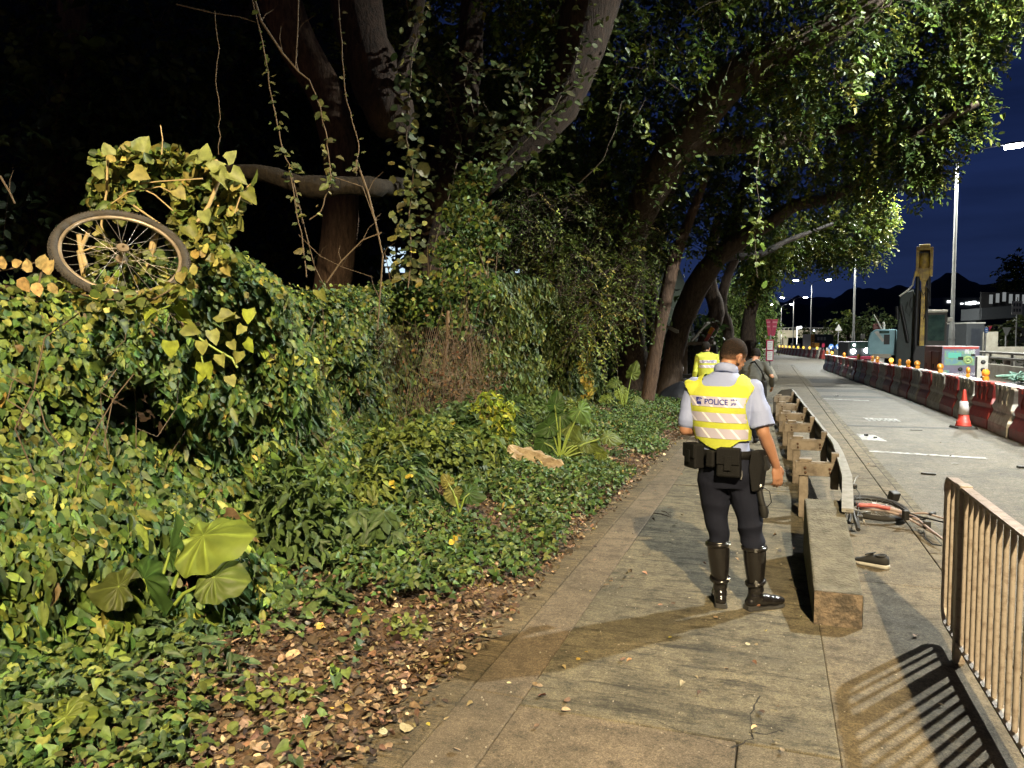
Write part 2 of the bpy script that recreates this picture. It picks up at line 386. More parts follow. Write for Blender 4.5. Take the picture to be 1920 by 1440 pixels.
# planted bank beside the path
fb = Fbm(3, .9); fb2 = Fbm(5, 4.0)
def bank_z(x, y):
    t = np.clip((-1.66 - x) / 3.2, 0, 1.6)
    P = np.stack([x, y, 0 * x], -1)
    return .46 * t ** .95 + (.035 * fb(P) + .012 * fb2(P)) * np.clip(t * 4, 0, 1) + .012
xs = np.concatenate([np.linspace(-1.66, -5.5, 45), np.linspace(-6, -40, 24)]); ys = np.concatenate([np.linspace(-6, 26, 150), np.linspace(27, 120, 40)])
XX, YY = np.meshgrid(xs, ys, indexing='ij'); edge = np.where(np.arange(len(xs))[:, None] == 0, .05 * np.sin(YY * 1.7) + .04 * np.sin(YY * 4.1 + 1), 0)
XX = XX + edge; ZZ = bank_z(XX, YY); ZZ[0] = -.03
nx, ny = XX.shape; mb = MB()
mb.add(np.stack([XX, YY, ZZ], -1).reshape(-1, 3).tolist(), [(i * ny + j, i * ny + j + 1, (i + 1) * ny + j + 1, (i + 1) * ny + j) for i in range(nx - 1) for j in range(ny - 1)], True)
struct(mb.build('soil_bank', m_soil))
# cracks and a sunk broken spot in the pavement by the railing
mb = MB(); mb.m = 0
def crack(uv, w):
    P = [G(u, v, .0035) for u, v in uv]
    Q = []
    for a, b in zip(P[:-1], P[1:]):
        for t in (0, .33, .66): Q.append(a.lerp(b, t) + Vector((random.uniform(-.008, .008), random.uniform(-.008, .008), 0)))
    Q.append(P[-1])
    for a, b in zip(Q[:-1], Q[1:]):
        d = (b - a).normalized(); s = Vector((-d.y, d.x, 0)) * w * random.uniform(.4, 1.2)
        mb.add([a - s, b - s * .8, b + s * .8, a + s], [(0, 1, 2, 3)])
crack([(1372, 1402), (1395, 1393), (1412, 1384), (1408, 1372), (1440, 1376), (1462, 1368), (1468, 1372)], .006)
crack([(1412, 1384), (1406, 1350), (1412, 1322), (1425, 1305)], .004)
crack([(1150, 1340), (1230, 1352), (1300, 1382), (1372, 1402)], .0018)
struct(mb.build('pavement_cracks', m_dark))
# rusty grating in the road behind the railing
m_rust = M('rust_iron', (.15, .085, .05), .75, col2=(.07, .05, .035), vs=30, bump=.3)
t = thing('road_grating', 'rusty iron drain grating in the road behind the railing bars', 'drain grating', (1.9, 4.9, RZ))
mb = MB()
for i in range(8): mb.box((0 + .0, -.22 + i * .063, .012), (.62, .022, .02))
mb.build('bars', m_rust, t)
mb = MB(); mb.box((-.33, 0, .012), (.035, .55, .026)); mb.box((.33, 0, .012), (.035, .55, .026)); mb.build('frame', m_rust, t)

# ------------------------------------------------------------------ street lamps (their light is built with them)
m_pole = M('galvanised_pole', (.34, .34, .33), .5, .5, .25, 3)
m_lamphead = M('lamp_housing', (.12, .12, .13), .5, .3)
e_cool = emat('lamp_glow_white', (.93, .97, 1.0), 60); e_warm = emat('lamp_glow_amber', (1, .72, .36), 45)
def lamp(x, y, label, warm=False, lit=('L',), power=2000, arm=2.1, h=9.7, half=76, blend=.25, group='street lamps along the road', lean=0):
    t = thing('street_lamp', label, 'street lamp', (x, y, RZ), 0, group)
    mb = MB()
    mb.tube([(0, 0, 0), (0, 0, 2.3)], [.135, .125], 12); mb.tube([(0, 0, 2.3), (0, 0, 2.75), (0, 0, h)], [.125, .085, .06], 12)
    mb.box((0, 0, .03), (.42, .42, .06)); mb.tube([(0, 0, 1.9), (0, 0, 1.96)], [.14, .14], 12)
    mb.build('pole', m_pole, t)
    for s in (-1, 1):
        mb = MB(); mb.tube([(0, 0, h - .1), (s * .25, 0, h + .3), (s * .9, 0, h + .52), (s * (arm - .35), 0, h + .62)], .032, 8); mb.build('arm', m_lamphead, t)
        mb = MB(); mb.box((s * arm, 0, h + .64), (.75, .32, .09), rot=Matrix.Rotation(-s * .08, 3, 'Y'), taper=.75)
        hd = mb.build('lamp_head', m_lamphead, t, bevel=.02)
        mb = MB(); mb.box((s * (arm + .02), 0, h + .52), (.62, .32, .13), rot=Matrix.Rotation(-s * .08, 3, 'Y'), taper=1.0)
        mb.build('lens', e_warm if warm else e_cool, hd)
        if ('L' if s < 0 else 'R') in lit:
            ld = bpy.data.lights.new('lamp_light', 'SPOT'); ld.energy = power; ld.color = (1, .79, .47) if warm else (.95, .97, .89)
            ld.spot_size = R(half * 2); ld.spot_blend = blend; ld.shadow_soft_size = .12
            lo = bpy.data.objects.new('lamp_light', ld); COL.objects.link(lo); lo.parent = t; lo.location = (s * arm, 0, h + .45)
    return t
K = 1.0
lamp(5.75, -7.6, 'amber twin-arm street lamp behind the photographer, out of view', True, ('L',), 35000 * K, half=75, blend=.16)
lamp(9.1, 13.6, 'white twin-arm street lamp just beyond the right edge of view', False, ('L',), 17000 * K, half=81, blend=.35)
lamp(7.55, 38.2, 'tall galvanised lamp post behind the generator, nearest one in view', False, ('L', 'R'), 9500 * K)
lamp(6.45, 70, 'galvanised lamp post left of the excavator, its lamps among the leaves', False, ('L', 'R'), 9500 * K)
lamp(4.9, 112, 'distant lamp post rising behind the roundel signs and hoarding', False, ('L',), 9500 * K)
lamp(3.6, 155, 'far lamp post before the flyover, leaning look', False, ('L',), 9500 * K)
lamp(1.6, 182, 'farthest lamp post, next to the red bus stop flag', False, ('L',), 5500 * K)
# ------------------------------------------------------------------ street furniture near the camera
m_weath = M('weathered_steel', (.20, .168, .132), .7, .05, col2=(.085, .066, .050), vs=7, thr=(.4, .66), bump=.15, bs=30)
m_galv = M('galvanised_sheet', (.30, .29, .27), .5, .35, col2=(.17, .16, .14), vs=14, bump=.08)
m_galvd = M('dark_sheet', (.05, .047, .043), .6, .2)
m_bolt = M('rusty_bolt', (.10, .055, .035), .6, .5)
m_conc = M('mossy_concrete', (.145, .132, .100), .9, col2=(.055, .052, .037), vs=8, thr=(.34, .66), bump=.8, bs=55)
m_concrust = M('rust_stained_concrete', (.165, .125, .088), .9, col2=(.06, .048, .036), vs=13, thr=(.42, .58), bump=.8, bs=55)
# ramped concrete end block
o = Vector((.40, 5.6, 0)); mb = MB(o)
prof = [(4.90, 0.0), (4.90, .215), (5.0, .225), (6.2, .45), (6.55, .46), (6.55, 0.0)]
x0, x1 = .265, .545
mb.add([(x0, y, z) for y, z in prof] + [(x1, y, z) for y, z in prof],
       [tuple(range(6))] + [tuple(6 + i for i in range(6))[::-1]] + [(i, (i + 1) % 6, 6 + (i + 1) % 6, 6 + i) for i in range(1, 6)])
blk = mb.build('concrete_block', m_conc, bevel=.014); blk.location = o
tag(blk, 'mossy concrete ramp block anchoring the near end of the guardrail', 'concrete block')
mb = MB(o); mb.span((x0 + .004, 4.893, .0), (x1 - .004, 4.899, .213)); mb.build('rust_stained_face', m_concrust, blk)
# guardrail seen from behind
gt = thing('guardrail', 'low beige guardrail on bolted posts between footpath and kerb', 'guardrail', (.3, 8, 0))
go = Vector((.3, 8, 0))
def beam_x(y): return np.interp(y, [6.0, 7.0, 9, 18.6], [.52, .60, .655, .43])
def beam_top(y): return np.interp(y, [6.05, 6.5, 7.2, 8.1, 18.6], [.47, .55, .60, .62, .63])
prof = [(-.0, 0), (.045, -.035), (.05, -.09), (.0, -.135), (.0, -.175), (.05, -.22), (.045, -.28), (0, -.31)]
ysb = [6.12, 6.5, 7, 7.6, 8.2] + list(np.arange(9, 18.7, .8)) ; mb = MB(go); n = len(prof); vs = []
for y in ysb:
    k = np.clip((y - 6.1) / 1.6, .12, 1)
    for dx, dz in prof: vs.append((beam_x(y) + dx + .02, y, beam_top(y) + dz * k))
fs = [(i * n + j, i * n + j + 1, (i + 1) * n + j + 1, (i + 1) * n + j) for i in range(len(ysb) - 1) for j in range(n - 1)]
mb.add(vs, fs, False); bo = mb.build('beam', m_galvd, gt)
md = bo.modifiers.new('thick', 'SOLIDIFY'); md.thickness = .006
mb = MB(go)          # bright top lip that turns into the flat end plate
for a, b in zip(ysb[:-1], ysb[1:]):
    wa, wb = [np.interp(q, [6.1, 7.0, 8.2, 10, 18], [.052, .05, .045, .02, .014]) for q in (a, b)]
    xa, xb, za, zb = beam_x(a), beam_x(b), beam_top(a) + .004, beam_top(b) + .004
    mb.add([(xa - wa * .3, a, za), (xa + wa * 1.3, a, za), (xb + wb * 1.3, b, zb), (xb - wb * .3, b, zb),
            (xa - wa * .3, a, za - .03), (xa + wa * 1.3, a, za - .03), (xb + wb * 1.3, b, zb - .03), (xb - wb * .3, b, zb - .03)],
           [(0, 1, 2, 3), (7, 6, 5, 4), (0, 4, 5, 1), (1, 5, 6, 2), (2, 6, 7, 3), (3, 7, 4, 0)])
mb.build('top_lip', m_galv, gt)
for i, (y, xl) in enumerate([(7.95, .265), (9.8, .25), (11.7, .22), (13.3, .175), (15.3, .13), (17.4, .075)]):
    mb = MB(go); mb.box((xl + .045, y, .285), (.085, .10, .57))
    p = mb.build('post', m_weath, gt, bevel=.006)
    mb = MB(go); mb.box((xl + .06, y + .01, .575), (.12, .12, .022)); mb.build('post_cap', m_weath, p, bevel=.004)
    xr = beam_x(y) - .02
    mb = MB(go); mb.box(((xl + xr) / 2 - .01, y - .062, .485), (xr - xl + .05, .02, .125)); mb.box(((xl + xr) / 2 - .01, y - .03, .553), (xr - xl + .05, .05, .012))
    br = mb.build('bracket', m_weath, gt, bevel=.004)
    for dx, dz in ((.055, .50), (.06, .455), (xr - xl - .06, .50), (xr - xl - .055, .46)):
        mb = MB(go); mb.lathe([(.0, -.003), (.014, 0), (.013, .009), (.004, .013)], (xl + dx, y - .072, dz), 8, (0, -1, 0)); mb.build('bolt', m_bolt, br)
    mb = MB(go); mb.box((xr - .01, y + .02, .47), (.07, .10, .36)); mb.build('spacer_block', m_weath, gt, bevel=.006)
mb = MB(go); mb.prism([(.02, 18.75, .0), (.02, 18.75, .42), (.2, 18.72, .6), (.45, 18.7, .64), (.45, 18.7, 0)], (0, .03, 0)); mb.build('end_plate', m_galvd, gt)

# pedestrian railing
m_rail = M('beige_rail_paint', (.26, .225, .19), .5, .05, col2=(.15, .115, .09), vs=22, thr=(.5, .68), bump=.12, bs=60)
m_railtop = M('worn_rail_paint', (.27, .21, .18), .5, .05, col2=(.15, .11, .085), vs=18, thr=(.4, .62), bump=.2, bs=40)
ro = Vector((.985, 4.5, 0)); rl = thing('pedestrian_railing', 'beige pedestrian railing with rounded corner and vertical bars', 'railing', ro)
Xr = .985; y1 = 4.92; yend = -1.2; zt, zb = .965, .115
mb = MB(ro)
arc = [(Xr, y1 - .09 + .09 * math.sin(a), zt - .09 + .09 * math.cos(a)) for a in np.linspace(0, math.pi / 2, 7)]
arc2 = [(Xr, y1 - .09 + .09 * math.cos(a), zb + .09 - .09 * math.sin(a)) for a in np.linspace(0, math.pi / 2, 7)]
def flat_sweep(mb, pts, w, th):
    pts = [Vector(p) for p in pts]; vs = []; fs = []
    for i, p in enumerate(pts):
        t = (pts[min(i + 1, len(pts) - 1)] - pts[max(i - 1, 0)]).normalized(); nn = Vector((1, 0, 0)).cross(t)
        for sx, sn in ((-1, -1), (1, -1), (1, 1), (-1, 1)): vs.append(p + Vector((sx * w / 2, 0, 0)) + nn * (sn * th / 2))
    for i in range(len(pts) - 1):
        for k in range(4): fs.append((i * 4 + k, i * 4 + (k + 1) % 4, i * 4 + 4 + (k + 1) % 4, i * 4 + 4 + k))
    fs += [(0, 3, 2, 1), tuple(len(vs) - 4 + k for k in range(4))]
    mb.add(vs, fs, False)
flat_sweep(mb, [(Xr, yend, zt)] + arc, .052, .014); mb.build('top_rail', m_railtop, rl)
mb = MB(ro); flat_sweep(mb, arc[-1:] + arc2 + [(Xr, yend, zb)], .045, .014); mb.build('bottom_rail', m_rail, rl)
yb = y1 - .105; i = 0
while yb > yend + .1:
    if abs(yb - 4.56) > .05:
        mb = MB(ro); mb.tube([(Xr, yb, zb), (Xr, yb, zt)], .0125, 8, caps=False); mb.build('bar', m_rail, rl)
    yb -= .104
for yp in (4.56, 2.6, .6):
    mb = MB(ro); mb.box((Xr, yp, .47), (.055, .055, .97)); mb.box((Xr, yp, zt + .006), (.062, .10, .02)); mb.build('post', m_rail, rl, bevel=.004)

# lost shoe
m_blackcloth = M('black_mesh_cloth', (.012, .012, .013), .75, bump=.2, bs=300)
m_whiterub = M('white_rubber', (.38, .37, .34), .6)
so = G(1634, 1062); sh = thing('shoe', 'single black trainer with white sole lying on the pavement', 'shoe', so, R(62))
def shoe_mesh(mb, prof, nseg=16, zs=1.0):
    vs = []; fs = []
    for (y, w, z0, z1, cx) in prof:
        for k in range(nseg):
            a = 2 * math.pi * k / nseg; c, s = math.cos(a), math.sin(a)
            vs.append((cx + w * math.copysign(abs(c) ** .8, c), y, (z0 + z1) / 2 + (z1 - z0) / 2 * math.copysign(abs(s) ** .7, s)))
    N = len(prof)
    for i in range(N - 1):
        for k in range(nseg): fs.append((i * nseg + k, i * nseg + (k + 1) % nseg, (i + 1) * nseg + (k + 1) % nseg, (i + 1) * nseg + k))
    fs += [tuple(range(nseg))[::-1], tuple((N - 1) * nseg + k for k in range(nseg))]
    mb.add(vs, fs, True)
mb = MB(); shoe_mesh(mb, [(-.135, .012, .012, .035, 0), (-.125, .032, .002, .042, 0), (-.08, .038, 0, .038, 0), (0, .036, 0, .034, 0), (.07, .047, 0, .032, 0), (.12, .040, .004, .032, .004), (.145, .015, .012, .028, .006)]); mb.build('sole', m_whiterub, sh)
mb = MB(); shoe_mesh(mb, [(-.128, .015, .03, .075, 0), (-.118, .032, .026, .105, 0), (-.08, .038, .026, .098, 0), (-.04, .038, .026, .092, 0), (0, .039, .026, .098, 0), (.04, .043, .026, .078, 0), (.08, .045, .026, .058, .002), (.12, .036, .024, .046, .004), (.138, .014, .024, .036, .005)]); up_ = mb.build('upper', m_blackcloth, sh)
mb = MB(); mb.torus((0, -.07, .10), (0, .12, 1), .034, .009, 20, 6); mb.build('collar', m_blackcloth, up_)
mb = MB(); mb.box((0, .012, .1), (.045, .07, .01), rot=Matrix.Rotation(-.35, 3, 'X')); mb.build('tongue', m_blackcloth, up_, bevel=.003)

# wrecked bicycle lying on its side
m_tyre = M('tyre_rubber', (.018, .017, .016), .8, bump=.4, bs=120)
m_alloy = M('scratched_alloy', (.42, .39, .36), .35, .8, vs=20)
m_blackmet = M('black_metal', (.02, .02, .02), .45, .3)
m_redframe = M('red_frame_paint', (.27, .035, .032), .45, col2=(.36, .12, .11), vs=12)
m_whiteframe = M('white_frame_paint', (.36, .30, .28), .45, col2=(.24, .16, .14), vs=9)
bo_ = Vector((1.0, 7.9, 0)); bk = thing('bicycle', 'red and white bicycle lying on its side by the guardrail', 'bicycle', bo_)
def BP(u, v, z): return G(u, v, z)
headt = BP(1606, 947, .17); seatc = BP(1702, 964, .13); bbk = BP(1722, 975, .10)
mb = MB(bo_); mb.tube([headt, BP(1640, 948, .17), BP(1670, 954, .155)], [.021, .021, .02], 12); fr = mb.build('frame_tube', m_redframe, bk)
mb = MB(bo_); mb.tube([BP(1670, 954, .155), seatc, bbk], [.02, .019, .018], 12)
mb.tube([BP(1606, 952, .13), BP(1660, 957, .13), BP(1700, 970, .11)], .015, 10)
mb.tube([seatc, BP(1735, 962, .16), BP(1772, 973, .17)], [.012, .011, .010], 8); mb.tube([bbk, BP(1745, 994, .10), BP(1772, 1014, .08)], [.012, .011, .01], 8)
mb.tube([BP(1706, 974, .10), BP(1738, 993, .06), BP(1772, 1012, .05)], [.011, .01, .01], 8)
mb.build('frame', m_whiteframe, bk)
fork_c = BP(1592, 948, .14)
mb = MB(bo_); mb.tube([BP(1584, 890, .30), BP(1590, 905, .31), BP(1594, 930, .24), BP(1597, 948, .20), BP(1602, 970, .15), BP(1608, 990, .07)], .014, 10); hb = mb.build('handlebar', m_blackmet, bk)
for a, b in (((1583, 886, .31), (1591, 906, .31)), ((1606, 972, .13), (1609, 993, .06))):
    mb = MB(bo_); mb.tube([BP(*a), BP(*b)], .02, 10); mb.build('grip', m_tyre, hb)
for pts in ([(1600, 908, .30), (1604, 898, .31), (1609, 893, .30)], [(1619, 975, .10), (1622, 984, .06), (1630, 987, .04)]):
    mb = MB(bo_); mb.tube([BP(*p) for p in pts], .007, 6); mb.build('brake_lever', m_alloy, hb)
for q_, d_ in ((BP(1602, 912, .29), (.05, .05, .05)), (BP(1612, 970, .12), (.05, .06, .05))): mb = MB(bo_); mb.box(q_, d_); mb.build('shifter', m_blackmet, hb, bevel=.01)
mb = MB(bo_)
for c in ([(1590, 905, .3), (1584, 922, .22), (1588, 938, .2), (1600, 945, .2)], [(1600, 910, .3), (1612, 925, .25), (1612, 940, .2), (1604, 952, .2)], [(1588, 950, .15), (1586, 975, .05), (1600, 982, .02), (1608, 975, .1)], [(1604, 930, .26), (1610, 950, .2), (1608, 968, .14)]):
    mb.tube([BP(*p) for p in c], .004, 5)
mb.tube([BP(*p) for p in ((1732, 995, .04), (1736, 1010, .015), (1748, 1020, .015), (1766, 1023, .01))], .006, 5)
mb.build('brake_cable', m_blackmet, bk)
mb = MB(bo_); mb.tube([BP(1604, 942, .19), BP(1590, 950, .14)], [.03, .028], 12); mb.tube([BP(1592, 945, .15), BP(1586, 960, .05)], .016, 8); mb.tube([BP(1596, 950, .13), BP(1592, 980, .05)], .016, 8); mb.build('fork', m_blackmet, bk)
# front wheel folded almost flat under the frame
wc = BP(1638, 952, .10); wax = Vector((.06, -.13, 1)).normalized()
mb = MB(bo_); mb.torus(wc, wax, .295, .027, 56, 10); wt = mb.build('front_wheel', m_tyre, bk)
mb = MB(bo_); mb.torus(wc, wax, .265, .011, 48, 6); mb.build('rim', m_blackmet, wt)
x_, y_, z_ = frame_from(wax); mb = MB(bo_)
for k in range(28):
    a = k * 2 * math.pi / 28; d = x_ * math.cos(a) + y_ * math.sin(a); mb.tube([wc + z_ * (.03 if k % 2 else -.03), wc + d * .262], .0015, 4, caps=False)
mb.build('spokes', m_alloy, wt)
mb = MB(bo_); mb.tube([wc - z_ * .05, wc + z_ * .05], .02, 10); mb.build('hub', m_alloy, wt)
mb = MB(bo_); mb.box(BP(1676, 930, .17), (.095, .075, .10), rot=Matrix.Rotation(.5, 3, 'Z') @ Matrix.Rotation(.4, 3, 'X')); mb.build('pedal', m_blackmet, bk, bevel=.012)
mb = MB(bo_); mb.tube([BP(1676, 944, .12), BP(1706, 962, .11)], .011, 8); mb.build('crank', m_blackmet, bk)
mb = MB(bo_); mb.torus(BP(1716, 968, .12), (.25, .3, .9), .085, .008, 32, 6); mb.lathe([(.0, -.01), (.03, -.01), (.03, .01), (0, .01)], BP(1716, 968, .12), 12, (.25, .3, .9)); mb.build('chainring', m_blackmet, bk)
for nm_, q_, d_, a_ in (('derailleur', BP(1698, 966, .14), (.05, .05, .09), .4), ('brake_caliper', BP(1738, 984, .10), (.06, .04, .07), .2), ('second_pedal', BP(1748, 963, .17), (.04, .09, .03), -.5)): mb = MB(bo_); mb.box(q_, d_, rz=a_); mb.build(nm_.replace('second_', ''), m_blackmet, bk, bevel=.008)
mb = MB(bo_); mb.tube([BP(1705, 966, .12), BP(1740, 972, .13), BP(1772, 980, .12)], .008, 6); mb.build('chain', m_blackmet, bk)

# debris on the carriageway
def debris(name, label, cat, u, v, d, rz, mat, n=3):
    c = G(u, v, RZ); mb = MB(); r = random.Random(u)
    mb.box((0, 0, d[2] / 2 + .004), d, rz=rz)
    for k in range(n): mb.box((r.uniform(-.4, .4) * d[0], r.uniform(-.5, .5) * d[1], d[2] * .6 + .004), (d[0] * .3, d[1] * .35, d[2] * .8), rz=rz + r.uniform(-.6, .6))
    o = mb.build(name, mat, bevel=.003); o.location = c; tag(o, label, cat)
    return o
debris('debris_piece', 'broken black toothed plastic piece on the asphalt beyond the bicycle', 'debris', 1741, 890, (.18, .05, .02), -.2, m_blackmet, 5)
debris('debris_piece', 'small black scrap on the asphalt behind the railing top', 'debris', 1915, 878, (.10, .06, .03), .3, m_blackmet)
debris('debris_piece', 'thin black strip lying on the road left of the cone', 'debris', 1718, 807, (.22, .035, .012), .1, m_blackmet, 1)
debris('debris_piece', 'tiny dark crumb on the road beside the kerb-side white mark', 'debris', 1641, 822, (.06, .05, .03), .1, m_blackmet, 2)
debris('debris_piece', 'tiny dark crumb by the kerb, farther from the white mark', 'debris', 1624, 818, (.05, .06, .04), .6, m_blackmet, 2)
debris('debris_piece', 'white torn paper scrap on the road before the barrier row', 'paper scrap', 1638, 730, (.18, .10, .015), .4, m_paint, 2)
debris('debris_piece', 'white fragment lying on the asphalt above the cross line', 'paper scrap', 1569, 743, (.10, .08, .03), .4, m_paint, 2)
debris('debris_piece', 'short dark stick on the pavement right behind the white mark', 'debris', 1614, 868, (.16, .018, .012), -.9, m_blackmet, 0)
debris('debris_piece', 'small white flake on the road behind the railing corner', 'paper scrap', 1790, 870, (.09, .05, .006), 0, m_paint, 1)

# ------------------------------------------------------------------ traffic cone
m_conered = M('cone_red', (.42, .04, .028), .5, col2=(.32, .035, .025)); m_conewhite = M('cone_sleeve', (.42, .42, .46), .4, var=.12)
m_rubber = M('black_rubber', (.03, .029, .028), .8)
co = G(1806, 803, RZ); cn = thing('traffic_cone', 'red and white traffic cone on a black base beside the barriers', 'traffic cone', co, R(14))
mb = MB(); mb.box((0, 0, .025), (.40, .40, .05), taper=.9); mb.build('base', m_rubber, cn, bevel=.01)
mb = MB(); mb.lathe([(.155, .05), (.145, .075), (.13, .10), (.128, .16), (.112, .162), (.085, .36), (.055, .60), (.03, .78), (.024, .80)], n=24); mb.build('cone_body', m_conered, cn)
mb = MB(); mb.lathe([(.1035, .29), (.074, .56)], n=24); mb.build('reflective_sleeve', m_conewhite, cn)
# ------------------------------------------------------------------ water-filled barriers and their beacons
m_barred = M('barrier_red', (.27, .03, .025), .45, col2=(.14, .02, .018), vs=5)
m_barwhite = M('barrier_white', (.40, .375, .33), .5, col2=(.20, .18, .15), vs=5, thr=(.4, .66))
m_littopred = M('barrier_red_lit_top', (.36, .045, .035), .4, col2=(.24, .035, .03), vs=9); m_littopwhite = M('barrier_white_lit_top', (.48, .46, .43), .4, col2=(.28, .27, .24), vs=9)  # brighter copies of the barrier colours, for lamplight on the tops
def make_barrier(mat, label):
    t = thing('water_barrier', label, 'road barrier', (0, 0, 0), 0, None)
    L_ = 1.36
    sect = [(.21, 0), (.21, .20), (.165, .33), (.12, .42), (.15, .50), (.105, .62), (.10, .86), (.10, .90)]
    mb = MB(); vs = []; fs = []
    ends = [(-.68, -.68), (-.68, -.68), (-.62, -.62), (-.66, -.66), (-.66, -.66), (-.60, -.60), (-.64, -.64), (-.64, -.64)]
    ring = []
    for i, (w, z) in enumerate(sect):
        e = -ends[i][0]
        vs += [(-w, -e, z), (w, -e, z), (w, e, z), (-w, e, z)]
    for i in range(len(sect) - 1):
        for k in range(4): fs.append((i * 4 + k, i * 4 + (k + 1) % 4, i * 4 + 4 + (k + 1) % 4, i * 4 + 4 + k))
    fs += [(0, 3, 2, 1), tuple(len(vs) - 4 + k for k in range(4))]
    mb.add(vs, fs); mb.build('body', mat, t, bevel=.015)
    mb = MB()
    for s in (-1, 1):
        for y0 in (-.36, -.06, .24):
            x = s * .118
            P = [(x, y0, .46), (x, y0 + .13, .66), (x, y0, .86), (x, y0 + .07, .86), (x, y0 + .20, .66), (x, y0 + .07, .46)]
            P = [(s * (np.interp(z, [.46, .5, .62, .9], [.13, .15, .108, .10]) + .012), y, z) for _, y, z in P]
            mb.prism(P[:3] + [P[3], P[4], P[5]], (-s * .03, 0, 0))
    mb.build('chevrons', mat, t)
    mb = MB()
    for y0 in (-.46, -.15, .16, .47): mb.box((0, y0, .925), (.27, .26, .05), rot=Matrix.Rotation(random.uniform(-.06, .06), 3, 'X'))
    for y0 in (-.3, .02, .3): mb.box((-.13, y0, .885), (.03, .07, .08))
    mb.build('top_cap', m_littopred if mat is m_barred else m_littopwhite, t, bevel=.008)
    return t
protR = make_barrier(m_barred, 'x'); protW = make_barrier(m_barwhite, 'x')
y = 15.2; k = 0; bars = []
def bar_x(y): return float(np.interp(y, [12, 15.4, 20, 26.6, 38.3, 51], [4.38, 4.32, 4.28, 4.16, 3.70, 3.28]))
ordn = ['first', 'second', 'third', 'fourth', 'fifth', 'sixth', 'seventh', 'eighth', 'ninth', 'tenth', 'eleventh', 'twelfth', 'thirteenth', 'fourteenth']
used = {0: False, 1: False}
while y < 51.5:
    c = k % 2; src = (protR, protW)[c]
    o = src if not used[c] else copy_tree(src); used[c] = True
    o.location = (bar_x(y), y, RZ); o.rotation_euler = (random.uniform(-.015, .015), 0, math.atan((bar_x(y - .7) - bar_x(y + .7)) / 1.4) + random.uniform(-.03, .03))
    nth = k // 2
    o['label'] = '%s plastic water barrier, %s %s one from the near end of the row' % (('dark red', 'dirty white')[c], ordn[nth], ('red', 'white')[c])
    o['category'] = 'road barrier'; o['group'] = 'red and white water barriers lining the road works'
    bars.append(o); y += 1.44; k += 1
def row_at(u):     # where the line of sight through column u meets the row
    t = (u - 960) / F; best = None
    for yy in np.arange(12, 52, .02):
        x = bar_x(yy); uu = (Vector((x, yy, 1)) - CAM)
        q = uu.dot(RT) / uu.dot(FW)
        if best is None or abs(q - t) < best[0]: best = (abs(q - t), x, yy)
    return best[1], best[2]
m_amber = M('amber_lens', (.75, .30, .03), .25, var=.3, vs=20, coat=.5)
m_amberlit = M('amber_lens_lit', (.8, .42, .05), .25, var=.2, vs=20, em=(1, .62, .08), ems=1.6)
def make_beacon(x, y, label, lit=False, z=.95, rz=0, s=1.0):
    t = thing('warning_beacon', label, 'warning light', (x, y, RZ + z), rz, 'amber warning lights on the barriers')
    mb = MB(); mb.box((0, 0, .05), (.14 * s, .09 * s, .10)); mb.build('battery_case', m_amber, t, bevel=.01)
    mb = MB(); mb.lathe([(.0, -.055), (.06, -.05), (.088, -.03), (.092, 0), (.088, .03), (.06, .05), (0, .055)], (0, 0, .19), 18, (0, 1, 0)); mb.build('lens', m_amberlit if lit else m_amber, t)
    mb = MB(); mb.torus((0, 0, .19), (0, 1, 0), .093, .012, 24, 6); mb.build('lens_rim', m_amber, t)
    return t
bl = [(1848, 'large amber beacon nearest the parapet netting, tilted', .3), (1815, 'amber beacon in side view, below the slotted white post', 1.3), (1763, 'round amber beacon before the generator website lettering', .2), (1720, 'amber beacon before the rusty flank of the generator', .15),
      (1703, 'amber beacon under the yellow excavator arm', .5), (1687, 'amber beacon second left of the excavator arm foot', 1.1), (1671, 'bright yellow lit beacon in the middle of the barrier row', .1), (1645, 'amber beacon below the blue excavator hood, right of a pair', .2), (1636, 'amber beacon seen edge-on below the blue hood, left of a pair', 1.2),
      (1610, 'small amber beacon beneath the oncoming headlights', .2), (1583, 'small amber beacon on the far third of the row', .4), (1560, 'lit yellow beacon near the far end of the row', .1), (1548, 'amber beacon on the last barrier of the row', .3)]
for i, (u, lab, rz) in enumerate(bl):
    x, y = row_at(u); make_beacon(x, y, lab, lit=i in (6, 11), rz=rz).scale = (.84, .84, .84)

# far barrier row, units a few pixels wide
farm = {}
for c, mt in ((0, m_barred), (1, m_barwhite)):
    mb = MB(); mb.prism([(-.2, -.6, 0), (.2, -.6, 0), (.2, -.6, .25), (.1, -.6, .5), (.1, -.6, .92), (-.1, -.6, .92), (-.1, -.6, .5), (-.2, -.6, .25)], (0, 1.2, 0))
    farm[c] = mb.build('water_barrier', mt, bevel=.02)
n = 26
for k in range(n):
    f = k / (n - 1); x, y = 4.75 + (0.7 - 4.75) * f ** .8, 82.5 + 36 * f
    c = k % 2; o = farm[c] if k < 2 else farm[c].copy()
    if k >= 2: COL.objects.link(o)
    o.location = (x, y, RZ); o.rotation_euler = (0, 0, .15)
    tag(o, '%s barrier of the distant row beside the white hoarding' % ('red', 'white')[c], 'road barrier', 'distant %s barriers by the hoarding' % ('red', 'white')[c])
m_amb2 = emat('far_beacon', (1, .6, .1), 1.2)
for k in range(9):
    f = (k + .5) / 9; x, y = 4.75 + (0.7 - 4.75) * f ** .8, 82.5 + 36 * f
    mb = MB(); mb.lathe([(0, -.09), (.10, -.07), (.13, 0), (.10, .07), (0, .09)], (0, 0, 0), 10, (0, 1, 0)); mb.box((0, 0, -.16), (.14, .1, .1)); o = mb.build('warning_beacon', m_amb2); o.location = (x, y, RZ + 1.1)
    tag(o, 'tiny glowing amber light on the distant barrier row', 'warning light', 'amber lights on the distant row')

